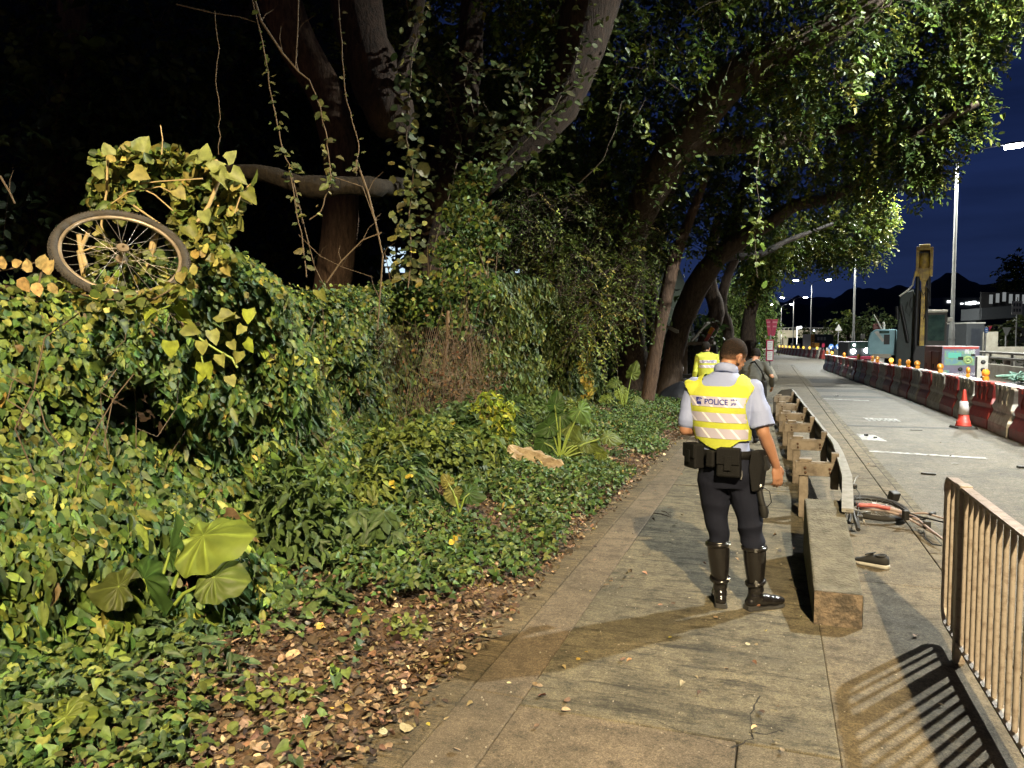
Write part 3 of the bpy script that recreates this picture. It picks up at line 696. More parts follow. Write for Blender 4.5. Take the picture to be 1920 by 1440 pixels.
# ------------------------------------------------------------------ generator
m_gen = M('generator_paint', (.20, .18, .25), .5, col2=(.15, .13, .19), vs=5)
m_maroon = M('rusty_maroon_panel', (.20, .065, .055), .55, col2=(.12, .04, .035), vs=5, bump=.1)
m_redtrim = M('red_trim', (.55, .09, .08), .45)
m_cyan = M('control_panel_sticker', (.16, .30, .38), .3, col2=(.25, .42, .20), vs=14, thr=(.45, .6))
m_lime = M('lime_ring', (.42, .55, .22), .4); m_black = M('matt_black', (.012, .012, .012), .6); m_whitep = M('white_lettering', (.75, .75, .75), .5, var=.05)
m_screen = emat('control_screen', (.25, .85, .62), .5); m_rustside = m_maroon
def text_mesh(s, size, font_w=1.0):
    cu = bpy.data.curves.new('txt', 'FONT'); cu.body = s; cu.size = size; cu.align_x = 'CENTER'; cu.align_y = 'CENTER'; cu.resolution_u = 3; cu.offset = .0012
    o = bpy.data.objects.new('txt', cu); COL.objects.link(o); bpy.context.view_layer.update()
    me = bpy.data.meshes.new_from_object(o.evaluated_get(bpy.context.evaluated_depsgraph_get())); bpy.data.objects.remove(o); bpy.data.curves.remove(cu)
    V = np.array([v.co[:] for v in me.vertices]) if len(me.vertices) else np.zeros((0, 3)); Fc = [list(p.vertices) for p in me.polygons]; bpy.data.meshes.remove(me)
    V[:, 0] *= font_w; return V, Fc
def text_on(name, s, size, org, xd, yd, mat, parent, local=True, w=1.0):
    V, Fc = text_mesh(s, size, w); org = Vector(org); xd = Vector(xd); yd = Vector(yd)
    mb = MB(); mb.add([org + xd * p[0] + yd * p[1] for p in V], Fc); return mb.build(name, mat, parent)
gx0, gy0 = 4.86, 25.9; gw, gl, gh = 1.02, 2.7, 1.28; gz = .36
ge = thing('generator', 'purple-grey site generator with maroon flank and lit control panel', 'generator', (gx0 + gw / 2, gy0, RZ))
hx = gw / 2
mb = MB(); mb.box((0, gl / 2, gz + gh / 2), (gw, gl, gh)); mb.build('housing', m_maroon, ge, bevel=.03)
mb = MB(); mb.box((0, -.012, gz + gh / 2), (gw - .02, .03, gh - .02)); fp = mb.build('front_panel', m_gen, ge, bevel=.01)
mb = MB(); mb.box((0, -.02, gz + gh - .05), (gw - .08, .04, .07)); mb.build('top_trim', m_redtrim, fp, bevel=.008)
mb = MB(); mb.box((-.03, -.032, gz + gh - .36), (.80, .012, .44)); cp = mb.build('control_panel', m_cyan, fp, bevel=.004)
mb = MB(); mb.box((-.16, -.042, gz + gh - .28), (.34, .01, .16)); mb.build('screen', m_screen, cp)
mb = MB(); mb.torus((.20, -.044, gz + gh - .42), (0, 1, 0), .095, .032, 28, 8, sq=.4); mb.build('lime_dial', m_lime, cp)
mb = MB(); mb.lathe([(0, 0), (.05, 0), (.05, .012), (0, .012)], (.20, -.04, gz + gh - .42), 16, (0, -1, 0)); mb.build('dial_hub', m_lime, cp)
mb = MB(); mb.box((.32, -.043, gz + gh - .27), (.10, .01, .07)); mb.build('meter', m_black, cp)
mb = MB(); mb.box((.0, -.043, gz + gh - .37), (.14, .01, .10)); mb.build('breaker_recess', m_black, cp)
mb = MB(); mb.lathe([(0, 0), (.065, 0), (.06, .02), (0, .02)], (0, -.025, gz + gh - .70), 18, (0, -1, 0)); mb.build('emblem', m_black, fp)
text_on('website_lettering', 'www.ekishing.hk', .125, (0, -.0295, gz + gh - .84), (1, 0, 0), (0, 0, 1), m_whitep, fp)
text_on('company_characters', '義成', .15, (.24, -.0395, gz + gh - .175), (1, 0, 0), (0, 0, 1), m_whitep, cp)
for sx in (-.22, .22):
    mb = MB()
    for i in range(6): mb.box((sx, -.03, gz + .26 - i * .035), (.30, .012, .02))
    mb.build('vent_louvre', m_black, fp)
mb = MB(); mb.box((-.36, -.03, gz + .50), (.14, .01, .09)); mb.build('data_plate', m_cyan, fp)
for yy in (.75, 1.9):
    mb = MB(); mb.box((-hx - .008, yy, gz + gh * .5), (.02, .9, gh * .72)); d_ = mb.build('side_door', m_maroon, ge, bevel=.006)
    mb = MB(); mb.box((-hx - .025, yy + .32, gz + gh * .5), (.02, .06, .14)); mb.build('door_handle', m_black, d_)
mb = MB(); mb.box((0, gl / 2, .18), (gw * .9, gl * .9, .10)); mb.build('skid_base', m_black, ge)
for sx in (-.4, .4):
    mb = MB(); mb.box((sx, gl / 2, .06), (.12, gl * .9, .12)); mb.build('timber_bearer', m_weath, ge)

# slotted white post, netting and cone behind the barriers
m_offwhite = M('dirty_white_steel', (.52, .51, .47), .5, col2=(.34, .33, .29), vs=8)
pc = Vector((4.93, 21.5, RZ)); t = thing('slotted_post', 'white slotted steel post standing between generator and parapet', 'steel post', pc)
mb = MB(); mb.box((0, 0, .71), (.26, .10, 1.42)); mb.build('channel', m_offwhite, t, bevel=.01)
for i in range(4):
    mb = MB(); mb.lathe([(0, 0), (.055, 0), (.05, .012), (0, .012)], (.02, -.052, .70 + i * .19), 14, (0, -1, 0)); mb.build('slot', m_black, t)
mb = MB(); mb.box((-.13, -.06, .7), (.03, .05, 1.40)); mb.build('edge_strip', m_black, t)
c2 = copy_tree(cn); c2.location = PD(1822, 690, 24.5); c2['label'] = 'second red and white cone, half hidden right of the generator'; c2.location.z = .9; c2.scale = (.8, .8, .8)
cx, cyy = c2.location.x, c2.location.y
t = thing('concrete_pedestal', 'short concrete stub carrying the cone behind the generator', 'concrete block', (cx, cyy, RZ)); mb = MB(); mb.box((0, 0, .46), (.42, .42, .92), taper=.9); mb.build('stub', m_conc, t, bevel=.02)

# ------------------------------------------------------------------ parapet of the other carriageway
m_parc = M('parapet_concrete', (.42, .39, .32), .85, col2=(.25, .23, .18), vs=2.5, bump=.3)
t = thing('concrete_parapet', 'long concrete parapet with steel rails on top beyond the works', 'parapet', (7.4, 30, RZ))
mb = MB((7.4, 30, 0)); mb.prism([(7.1, 12, 0), (7.1, 12, .25), (7.25, 12, .45), (7.28, 12, .98), (7.55, 12, .98), (7.6, 12, 0)], (0, 70, 0)); mb.build('wall', m_parc, t, bevel=.01)
mb = MB((7.4, 30, 0))
for z in (1.2, 1.38): mb.m = 0; mb.tube([(7.42, 12, z), (7.42, 82, z)], .045, 8)
mb.build('rails', m_galv, t)
for yy in np.arange(13, 82, 2.6):
    mb = MB((7.4, 30, 0)); mb.box((7.42, yy, 1.19), (.06, .09, .44)); mb.build('rail_post', m_galv, t)
mb = MB()
r_ = random.Random(4)
for i in range(46):
    a = Vector((r_.uniform(-.35, .35), r_.uniform(-.5, .5), r_.uniform(0, .10))); mb.tube([a, a + Vector((r_.uniform(-.25, .25), r_.uniform(-.3, .3), r_.uniform(-.02, .12))), a + Vector((r_.uniform(-.3, .3), r_.uniform(-.4, .4), r_.uniform(-.03, .05)))], r_.uniform(.012, .03), 5)
o = mb.build('netting_bundle', M('green_netting', (.05, .16, .12), .6, col2=(.20, .30, .26), vs=30)); o.location = (5.0, 18.0, .92); tag(o, 'tangled green netting bundle behind the near barriers', 'netting')
t = thing('crate_pile', 'low dark crate carrying the netting behind the near barriers', 'crate', (5.0, 18, RZ)); mb = MB(); mb.box((0, 0, .46), (.8, 1.1, .92)); mb.build('crate_body', m_black, t, bevel=.02)
mb = MB(); mb.box((0, 0, .70), (.84, 1.14, .05)); mb.build('crate_band', m_maroon, t)

# ------------------------------------------------------------------ excavator, facing the camera with folded arm
EX = Vector((5.55, 35.6, RZ)); D0 = (EX - CAM).dot(FW)
m_hood = M('pale_blue_hood', (.24, .42, .47), .4, col2=(.17, .31, .36), vs=2)
m_teal = M('dark_teal_boom', (.012, .026, .024), .5, col2=(.007, .012, .012), vs=3)
m_yel = M('chipped_yellow_arm', (.52, .36, .06), .5, col2=(.26, .17, .05), vs=5, thr=(.42, .6))
m_blk = M('greasy_black', (.012, .012, .013), .5); m_glass = M('cab_glass', (.05, .09, .075), .08, var=.5, vs=3, spec=.9)
ex = thing('excavator', 'pale blue excavator with raised teal boom and chipped yellow arm', 'excavator', EX, -math.atan2(EX.x, EX.y))
kx = D0 / F
def X(u, v, dy=0.0):      # offset of a picture column and row from the machine's base, in metres, at its own depth
    return Vector(((u - 1706) * kx * 1.0, dy, CAM_H - RZ + (640 - v) * kx))
def xb(mb, u0, v0, u1, v1, y0, y1): mb.span(X(u0, v0, y0), X(u1, v1, y1)); return mb
mb = MB(); p0 = X(1631, 667); p1 = X(1680, 617)
pr = [(p0.x + .03, p0.z), (p0.x, p0.z + .15), (p0.x + .02, p1.z - .42), (p0.x + .12, p1.z - .12), (p0.x + .3, p1.z), (p1.x, p1.z), (p1.x, p0.z)]
mb.prism([(a, .2, b) for a, b in pr], (0, 2.6, 0)); hood = mb.build('engine_hood', m_hood, ex, bevel=.05)
mb = MB(); xb(mb, 1659, 627, 1669, 646, .185, .2); mb.build('grille', m_blk, hood)
mb = MB(); xb(mb, 1651, 620, 1668, 625, .185, .2); mb.build('hood_window', m_glass, hood)
mb = MB(); mb.prism([X(1642, 622, .19), X(1648, 620, .19), X(1660, 638, .19), X(1657, 642, .19)], (0, .012, 0)); mb.build('white_stripe', m_offwhite, hood)
mb = MB(); xb(mb, 1676, 640, 1762, 668, .3, 2.8); mb.build('turntable_deck', m_blk, ex, bevel=.03)
for (ua, ub) in ((1636, 1664), (1742, 1768)):
    mb = MB(); a = X(ua, 668); b = X(ub, 700); r = .38
    pts = [(0, .38 + r * math.sin(q), .40 + r * math.cos(q)) for q in np.linspace(math.pi, 2 * math.pi, 9)] + [(0, 3.2 + r * math.sin(q), .40 + r * math.cos(q)) for q in np.linspace(0, math.pi, 9)]
    mb.prism([(a.x, y, z) for _, y, z in pts], (b.x - a.x, 0, 0)); mb.build('track', m_rubber, ex, bevel=.02)
mb = MB(); xb(mb, 1640, 664, 1672, 672, .1, 1.4); mb.build('track_guard', m_parc, ex, bevel=.02)
mb = MB(); xb(mb, 1660, 668, 1745, 690, .9, 2.6); mb.build('undercarriage', m_blk, ex, bevel=.03)
# cab
c0, c1 = X(1729, 645), X(1762, 584); cd = 1.7
mb = MB()
for ux in (c0.x + .03, c1.x - .03):
    for yy in (.32, .3 + cd): mb.span((ux - .04, yy - .04, c0.z), (ux + .04, yy + .04, c1.z))
mb.span((c0.x, .26, c0.z - .1), (c1.x, .3 + cd, c0.z + .14)); mb.span((c0.x, .27, c1.z - .16), (c1.x, .3 + cd, c1.z - .06)); cab = mb.build('cab', m_galvd, ex, bevel=.015)
mb = MB(); mb.span((c0.x - .03, .22, c1.z - .06), (c1.x + .03, .33 + cd, c1.z + .05)); mb.build('cab_roof', m_offwhite, cab, bevel=.03)
mb = MB(); mb.span((c0.x + .07, .30, c0.z + .14), (c1.x - .07, .32, c1.z - .16)); mb.build('windscreen', m_glass, cab)
mb = MB(); mb.span((c1.x - .04, .4, c0.z + .14), (c1.x - .02, .2 + cd, c1.z - .16)); mb.build('side_window', m_glass, cab)
mb = MB(); mb.box(X(1737, 620, .9), (.30, .3, .5)); mb.build('driver_seat', m_offwhite, cab, bevel=.05)
mb = MB(); mb.tube([X(1761, 606, .3), X(1766, 603, .2)], .02, 6); mb.box(X(1767, 600, .18), (.19, .06, .18)); mb.build('mirror', m_offwhite, ex, bevel=.02)
# boom and arm
mb = MB()
for dx in (-.0,): mb.prism([X(1679, 690, -.2), X(1682, 600, -.2), X(1684, 560, -.2), X(1690, 550, -.2), X(1706, 545, -.2), X(1712, 560, -.2), X(1710, 640, -.2), X(1708, 690, -.2)], (0, .55, 0))
mb.build('boom', m_teal, ex, bevel=.04)
mb = MB(); mb.tube([X(1684, 556, -.22), X(1698, 545, -.25), X(1705, 536, -.25), X(1709, 510, -.25)], .035, 6); mb.build('boom_light_edge', m_offwhite, ex)  # off-white tube drawn in for the light top edge of the boom
mb = MB(); mb.tube([X(1682, 600, -.3), X(1680, 575, -.3)], .07, 8); mb.tube([X(1686, 572, -.3), X(1700, 640, -.35)], .06, 8); mb.build('boom_cylinder', m_blk, ex)
mb = MB(); xb(mb, 1709, 468, 1714, 522, -.7, -.35); xb(mb, 1731, 470, 1736, 522, -.7, -.35); xb(mb, 1709, 470, 1736, 475, -.7, -.35); xb(mb, 1713, 464, 1731, 470, -.66, -.4)
ar = mb.build('arm_head_frame', m_yel, ex, bevel=.015)
mb = MB(); mb.lathe([(.0, 0), (.16, .02), (.19, .12), (.19, .5), (.16, .62), (0, .66)], X(1722, 508, -.52), 16); mb.build('arm_head_cylinder', m_yel, ar)
mb = MB(); xb(mb, 1714, 475, 1731, 507, -.45, -.35); mb.build('arm_head_recess', m_blk, ar)
mb = MB(); mb.prism([X(1714, 507, -.66), X(1732, 507, -.66), X(1731, 522, -.66), X(1728, 530, -.66), X(1717, 530, -.66), X(1714, 520, -.66)], (0, .3, 0)); mb.prism([X(1718, 530, -.64), X(1727, 530, -.64), X(1725, 540, -.64), X(1726, 600, -.64), X(1726, 650, -.64), X(1718, 650, -.64), X(1719, 600, -.64), X(1719, 545, -.64)], (0, .26, 0)); mb.build('arm', m_yel, ex, bevel=.02)
for (ua, va, ub, vb, w) in ((1713, 522, 1712, 690, .085), (1730, 522, 1731, 575, .08), (1729, 575, 1727, 645, .05)):
    mb = MB(); mb.tube([X(ua, va, -.55), X(ub, vb, -.55)], w, 10); mb.build('arm_cylinder', m_blk, ex)
mb = MB()
for pts in ([(1727, 540), (1733, 550), (1734, 565), (1729, 580), (1724, 600)], [(1718, 545), (1722, 556), (1728, 548), (1734, 540)], [(1703, 560), (1700, 575), (1706, 585), (1711, 570)]):
    mb.tube([X(u, v, -.75) for u, v in pts], .022, 6)
mb.build('hydraulic_hose', m_blk, ex)
mb = MB(); mb.prism([X(1712, 648, -.8), X(1732, 648, -.8), X(1736, 668, -.8), X(1730, 695, -.8), X(1712, 695, -.8), X(1708, 668, -.8)], (0, .7, 0)); mb.build('bucket', m_blk, ex, bevel=.03)
mb = MB(); mb.tube([X(1657, 618, 1.2), X(1657, 606, 1.2), X(1655, 603, 1.2)], .055, 8); mb.build('exhaust', m_offwhite, ex)
mb = MB(); mb.tube([X(1655, 618, .5), X(1640, 588, .5)], .03, 6); mb.build('handrail', m_offwhite, ex)
mb = MB(); mb.box(X(1645, 612, .9), (.3, .4, .25)); mb.build('filter_box', m_maroon, ex, bevel=.03)
# ------------------------------------------------------------------ far surroundings
HF = Vector((-sy_, cy_, 0)); VR = Matrix((RT, HF, Vector((0, 0, 1)))).transposed()   # upright frame facing the view
VRZ = YAW
class VB(MB):
    """a mesh measured from picture columns and rows at its own depth D"""
    def __init__(s, D, u, v): super().__init__(); s.D = D; s.base = PD(u, v, D); s.u0 = u; s.v0 = v; s.k = D / F
    def P(s, u, v, dy=0.0): return Vector(((u - s.u0) * s.k, dy, (s.v0 - v) * s.k))
    def rect(s, u0, v0, u1, v1, dy=0.0, th=.1): return s.span(s.P(u0, v0, dy), s.P(u1, v1, dy + th))
def vthing(name, label, cat, D, u, v, group=None):
    p = PD(u, v, D); return thing(name, label, cat, p, VRZ, group)
m_signpost = M('sign_post', (.32, .32, .31), .5, .3)
m_signblue = M('sign_blue', (.04, .13, .42), .35, var=.1); m_signwhite = M('sign_white', (.72, .72, .70), .4, var=.1); m_signgrey = M('sign_back', (.42, .41, .38), .6)
m_signred = M('bus_flag_red', (.38, .025, .07), .4, var=.2); m_beige = M('beige_concrete', (.50, .45, .33), .8, col2=(.36, .32, .24), vs=.6)
m_darkhull = M('dark_container', (.05, .055, .06), .6); m_orange = M('orange_paint', (.62, .28, .04), .5)
e_white = emat('lit_windows', (.9, .97, 1), 2.2); e_head = emat('headlight_glow', (.95, .97, 1), 40); e_blue = emat('blue_beacon', (.12, .3, 1), 9); e_pale = emat('lit_panel', (.75, .8, .8), .16)
# blue keep-left roundels
for i, (u, lab) in enumerate(((1558, 'blue roundel with white arrow down left, nearer the hoarding'), (1571, 'blue roundel with white arrow down left, under the triangle sign'))):
    D = 70; t = vthing('arrow_sign', lab, 'road sign', D, u, 675); b = VB(D, u, 675); r = 5.6 * b.k; c = b.P(u, 651, 0)
    b.lathe([(0, 0), (r, 0), (r, .03), (0, .03)], c, 24, (0, -1, 0)); disc = b.build('sign_disc', m_signblue, t)
    b = VB(D, u, 675); d = Vector((-.7, 0, -.7)).normalized(); s = Vector((.7, 0, -.7)).normalized(); q = c + Vector((0, -.045, 0)); a0 = q - d * r * .72; a1 = q + d * r * .15; tip = q + d * r * .75
    b.prism([a0 + s * .05, a1 + s * .05, a1 + s * .15, tip, a1 - s * .15, a1 - s * .05, a0 - s * .05], (0, .012, 0)); b.build('arrow', m_signwhite, disc)
    b = VB(D, u, 675); b.tube([b.P(u, 676, .05), b.P(u, 646, .05)], .035, 8); b.build('post', m_signpost, t)
# triangle sign
D = 75; t = vthing('triangle_sign', 'pale triangular road sign on a grey post before lit trees', 'road sign', D, 1571, 675); b = VB(D, 1571, 675)
b.prism([b.P(1564, 620), b.P(1578, 620), b.P(1571, 608)], (0, .03, 0)); b.build('sign_plate', m_signgrey, t); b = VB(D, 1571, 675); b.tube([b.P(1571, 676, .06), b.P(1571, 610, .06)], .045, 8); b.build('post', m_signpost, t)
def post_sign(name, lab, D, u, vb, rects, mat, pv, group=None, pr=.04):
    t = vthing(name, lab, 'road sign', D, u, vb); 
    for k, rc in enumerate(rects):
        b = VB(D, u, vb); b.rect(*rc, dy=0, th=.03); b.build('sign_plate', mat, t, bevel=.01)
    b = VB(D, u, vb); b.tube([b.P(u, vb, .06), b.P(u, pv, .06)], pr, 8); b.build('post', m_signpost, t); return t
post_sign('square_sign', 'small pale square sign left of the blue excavator hood', 60, 1617, 665, [(1613, 626, 1621, 635)], m_signgrey, 627)
D = 45; t = vthing('round_sign', 'round blue sign with white symbol between cab and lamp post', 'road sign', D, 1770, 668); b = VB(D, 1770, 668); c = b.P(1770, 622); r = 6.0 * b.k
b.lathe([(0, 0), (r, 0), (r, .03), (0, .03)], c, 24, (0, -1, 0)); disc = b.build('sign_disc', m_signblue, t); b = VB(D, 1770, 668)
b.box(c + Vector((0, -.04, .02)), (.10, .012, .16)); b.box(c + Vector((0, -.04, -.09)), (.2, .012, .03)); b.build('symbol', m_signwhite, disc); b = VB(D, 1770, 668); b.tube([b.P(1770, 668, .05), b.P(1770, 622, .05)], .035, 8); b.build('post', m_signpost, t)
t = post_sign('lane_sign', 'small blue and white sign on twin poles above the parapet rails', 30, 1847, 700, [(1844, 615, 1850, 624)], m_signblue, 612, pr=.035)
b = VB(30, 1847, 700); b.prism([b.P(1850, 613, -.03), b.P(1856, 611, -.03), b.P(1852, 620, -.03)], (0, .02, 0)); b.build('red_tip', m_signred, t)
b = VB(30, 1847, 700); b.rect(1845.3, 617, 1848.5, 619, -.012, .01); b.rect(1845.3, 621, 1848, 622.5, -.012, .01); b.build('white_bars', m_signwhite, t)
b = VB(30, 1847, 700); b.tube([b.P(1851, 700, .25), b.P(1851, 622, .25)], .03, 8); b.build('second_post', m_signpost, t)
D = 48; t = vthing('inverted_triangle_sign', 'grey inverted triangle sign seen from behind near the right edge', 'road sign', D, 1886, 655); b = VB(D, 1886, 655); b.prism([b.P(1878, 614), b.P(1895, 614), b.P(1886, 632)], (0, .03, 0)); b.build('sign_plate', M('dull_sign_back', (.12, .12, .115), .7), t)
b = VB(D, 1886, 655); b.tube([b.P(1886, 655, .06), b.P(1886, 616, .06)], .04, 8); b.build('post', m_signpost, t)
t = post_sign('notice_board_sign', 'pale rectangular notice board with dark characters on a tall pole', 52, 1905, 660, [(1894, 565, 1914, 590)], m_signgrey, 558)
b = VB(52, 1905, 660)
for r0 in range(2):
    for c0 in range(3): b.rect(1897 + c0 * 5.2, 569 + r0 * 10, 1900.5 + c0 * 5.2, 575 + r0 * 10, -.012, .01)
b.build('board_characters', m_darkhull, t)
# bus stop: red flag boards, route panel, conical base
D = 30.5; t = vthing('bus_stop', 'temporary bus stop with red fan-shaped flag and white route panel', 'bus stop', D, 1443, 716); b = VB(D, 1443, 716)
b.tube([b.P(1443, 716), b.P(1443, 628)], .035, 10); b.build('pole', m_signpost, t)
for pts, nm in (([(1433.5, 599), (1443.5, 599), (1443.5, 630), (1438, 630)], 0), ([(1444, 599), (1456.5, 598.5), (1451, 630), (1444, 630)], 1)):
    b = VB(D, 1443, 716); b.prism([b.P(*p, -.02) for p in pts], (0, .04, 0)); fl = b.build('flag_board', m_signred, t, bevel=.008)
    b = VB(D, 1443, 716)
    for k in range(2):
        u0 = pts[0][0] + 2 + k * .6; u1 = pts[1][0] - 2 - k * .6; b.rect(u0, 603 + k * 8, u1, 606 + k * 8, -.028, .006)
    b.build('flag_lettering', M('flag_letters', (.50, .16, .20), .5), fl)
b = VB(D, 1443, 716); b.rect(1434.5, 637, 1448.5, 677, -.05, .05); fr_ = b.build('panel_frame', m_signred, t, bevel=.01)
for (v0, v1) in ((639.5, 656), (658.5, 675)):
    b = VB(D, 1443, 716); b.rect(1436.5, v0, 1446.5, v1, -.062, .01); rp = b.build('route_panel', m_signwhite, fr_)
    b = VB(D, 1443, 716)
    for k in range(4): b.rect(1437.5, v0 + 2.5 + k * 3.2, 1445 - (k % 2) * 2, v0 + 3.4 + k * 3.2, -.068, .005)
    b.build('timetable_lines', m_signgrey, rp)
b = VB(D, 1443, 716); b.lathe([(.30, 0), (.30, .20), (.12, .58), (.05, .66)], (0, 0, 0), 20); b.build('conical_base', m_parc, t)
# white hoarding panel, yellow cabinet, dark container, small plant
D = 92
t = vthing('hoarding_panel', 'white corrugated hoarding panel behind the distant barriers', 'hoarding', D, 1512, 660); b = VB(D, 1512, 660)
for k in range(8): b.rect(1505 + k * 1.8, 627, 1506.4 + k * 1.8, 659, -.05 - .03 * (k % 2), .08)
b.build('sheet', m_signwhite, t); b = VB(D, 1512, 660); b.rect(1505, 627, 1519.5, 660, .05, .06); b.build('backing_frame', m_signgrey, t)
t = vthing('yellow_cabinet', 'tall orange-yellow cabinet right against the white hoarding', 'cabinet', D, 1523, 660); b = VB(D, 1523, 660); b.rect(1519.8, 627, 1526.5, 658, 0, .5); b.build('case', m_orange, t, bevel=.02)
b = VB(D, 1523, 660)
for k in range(5): b.rect(1521.5, 631 + k * 4, 1524.5, 633 + k * 4, -.03, .02)
b.build('warning_labels', m_darkhull, t)
t = vthing('dark_container', 'dark grey site container right of the yellow cabinet', 'container', D, 1546, 660); b = VB(D, 1546, 660); b.rect(1527, 627, 1564, 645, .2, 2.4); b.build('body', m_darkhull, t, bevel=.03)
b = VB(D, 1546, 660)
for k in range(3): b.rect(1533 + k * 6, 632, 1537 + k * 6, 638, .17, .02)
b.build('side_lettering', m_signgrey, t); b = VB(D, 1546, 660); b.rect(1528, 645, 1563, 660, .5, 1.8); b.build('trestle', m_darkhull, t)
t = vthing('light_gantry', 'thin gantry frame with a lamp above the dark container', 'lighting gantry', D, 1544, 660); b = VB(D, 1544, 660)
b.tube([b.P(1538, 660, 3), b.P(1538, 618, 3), b.P(1549, 618, 3), b.P(1549, 660, 3)], .05, 6); b.build('frame', m_signpost, t); b = VB(D, 1544, 660); b.lathe([(0, 0), (.12, 0), (.12, .06), (0, .06)], b.P(1543, 619.5, 2.9), 10, (0, -1, 0)); b.build('lamp', e_white, t)
t = vthing('road_roller', 'small orange and white roller parked under the dark container', 'road roller', 88, 1532, 664); b = VB(88, 1532, 664); b.rect(1527, 643, 1536, 650, 0, 1.0); b.build('canopy', m_orange, t, bevel=.03)
b = VB(88, 1532, 664); b.rect(1527, 652, 1540, 659, 0, 1); b.build('chassis', m_signwhite, t, bevel=.03)
for uu in (1529.5, 1537): b = VB(88, 1532, 664); b.tube([b.P(uu, 660, 0), b.P(uu, 660, 1)], .28, 14); b.build('drum', m_rubber, t)
b = VB(88, 1532, 664)
for uu in (1527.5, 1535.5): b.rect(uu, 649, uu + .6, 654, .2, .05)
b.build('canopy_post', m_darkhull, t)
# red and white lattice boards by the second roundel
for k, (u0, u1, v0, v1, mt, lab) in enumerate(((1541, 1546, 644, 651, m_signred, 'red warning board hung before the dark container'), (1549, 1556, 652, 661, m_signwhite, 'white board standing under the first roundel'))):
    t = vthing('warning_board', lab, 'warning board', 80, u0, 668); b = VB(80, u0, 668); b.rect(u0, v0, u1, v1, 0, .05); b.build('board', mt, t); b = VB(80, u0, 668); b.tube([b.P((u0 + u1) / 2, 668, .06), b.P((u0 + u1) / 2, v1, .06)], .04, 6); b.build('post', m_signpost, t)
# oncoming truck with bright headlights
D = 56; t = vthing('truck', 'dark truck with two dazzling headlights behind the barriers', 'truck', D, 1612, 684); b = VB(D, 1612, 684); b.rect(1590, 640, 1634, 672, .1, 1.8); b.build('cab_body', m_darkhull, t, bevel=.12)
b = VB(D, 1612, 684); b.rect(1594, 642, 1630, 653, .06, .05); b.build('windscreen', m_glass, t); b = VB(D, 1612, 684); b.rect(1588, 668, 1636, 674, -.02, .3); b.build('bumper', m_signred, t, bevel=.04)
for uu, vv in ((1600, 659), (1625, 657)): b = VB(D, 1612, 684); b.lathe([(0, -.02), (.17, 0), (.17, .04), (0, .04)], b.P(uu, vv, .08), 14, (0, -1, 0)); b.build('headlight', e_head, t)
b = VB(D, 1612, 684); b.lathe([(0, -.02), (.07, 0), (.07, .04), (0, .04)], b.P(1601, 647, .05), 10, (0, -1, 0)); b.build('marker_lamp', e_head, t)
for uu in (1592, 1632): b = VB(D, 1612, 684); b.tube([b.P(uu, 676, .3), b.P(uu + 6 * (1 if uu < 1612 else -1), 676, .3)], .33, 16); b.build('wheel', m_rubber, t)
# police van with blue lights far up the path side
D = 78; t = vthing('police_van', 'white van with glaring blue lights far down the road', 'van', D, 1392, 672); b = VB(D, 1392, 672); b.rect(1374, 650, 1410, 668, .1, 4.5); b.build('body', m_signwhite, t, bevel=.15)
b = VB(D, 1392, 672); b.rect(1377, 651.5, 1407, 658, .05, .08); b.build('windscreen', m_glass, t)
b = VB(D, 1392, 672); b.rect(1376, 645.5, 1392, 649.5, .6, .3); b.build('light_bar', e_blue, t, bevel=.03)
for uu, s in ((1386, .22), (1397, .26), (1403, .18)): b = VB(D, 1392, 672); b.lathe([(0, -.03), (s, 0), (s, .04), (0, .04)], b.P(uu, 655 if uu < 1400 else 658, .02), 14, (0, -1, 0)); b.build('headlight', emat('blue_white_glow', (.6, .8, 1), 14), t)
for uu in (1376, 1403): b = VB(D, 1392, 672); b.rect(uu, 667, uu + 5, 673, .5, .7); b.build('wheel', m_rubber, t, bevel=.08)
# post-top globe lamp and blue pendant lights under the flyover
t = vthing('globe_lamp', 'short white post with a round globe lamp beside the bus stop flag', 'street lamp', 74, 1427, 662); b = VB(74, 1427, 662); b.tube([b.P(1427, 662), b.P(1427, 608)], .05, 8); b.build('post', m_signwhite, t); b = VB(74, 1427, 662); b.lathe([(0, -.22), (.16, -.15), (.22, 0), (.16, .15), (0, .22)], b.P(1430, 604), 14); b.build('globe', e_white, t)
for (u, v, lab) in ((1418, 633, 'upper blue glowing lamp under the flyover edge'), (1425, 645, 'lower blue glowing lamp at the foot of the globe lamp post')):
    t = vthing('blue_lamp', lab, 'lamp', 80, u, 672); b = VB(80, u, 672); b.lathe([(0, -.2), (.17, -.14), (.22, 0), (.17, .14), (0, .2)], b.P(u, v), 12); b.build('lens', emat('blue_lamp_glow', (.25, .55, 1), 1.2), t); b = VB(80, u, 672); b.tube([b.P(u, 672, .2), b.P(u, v, .2)], .04, 6); b.build('post', m_signpost, t)
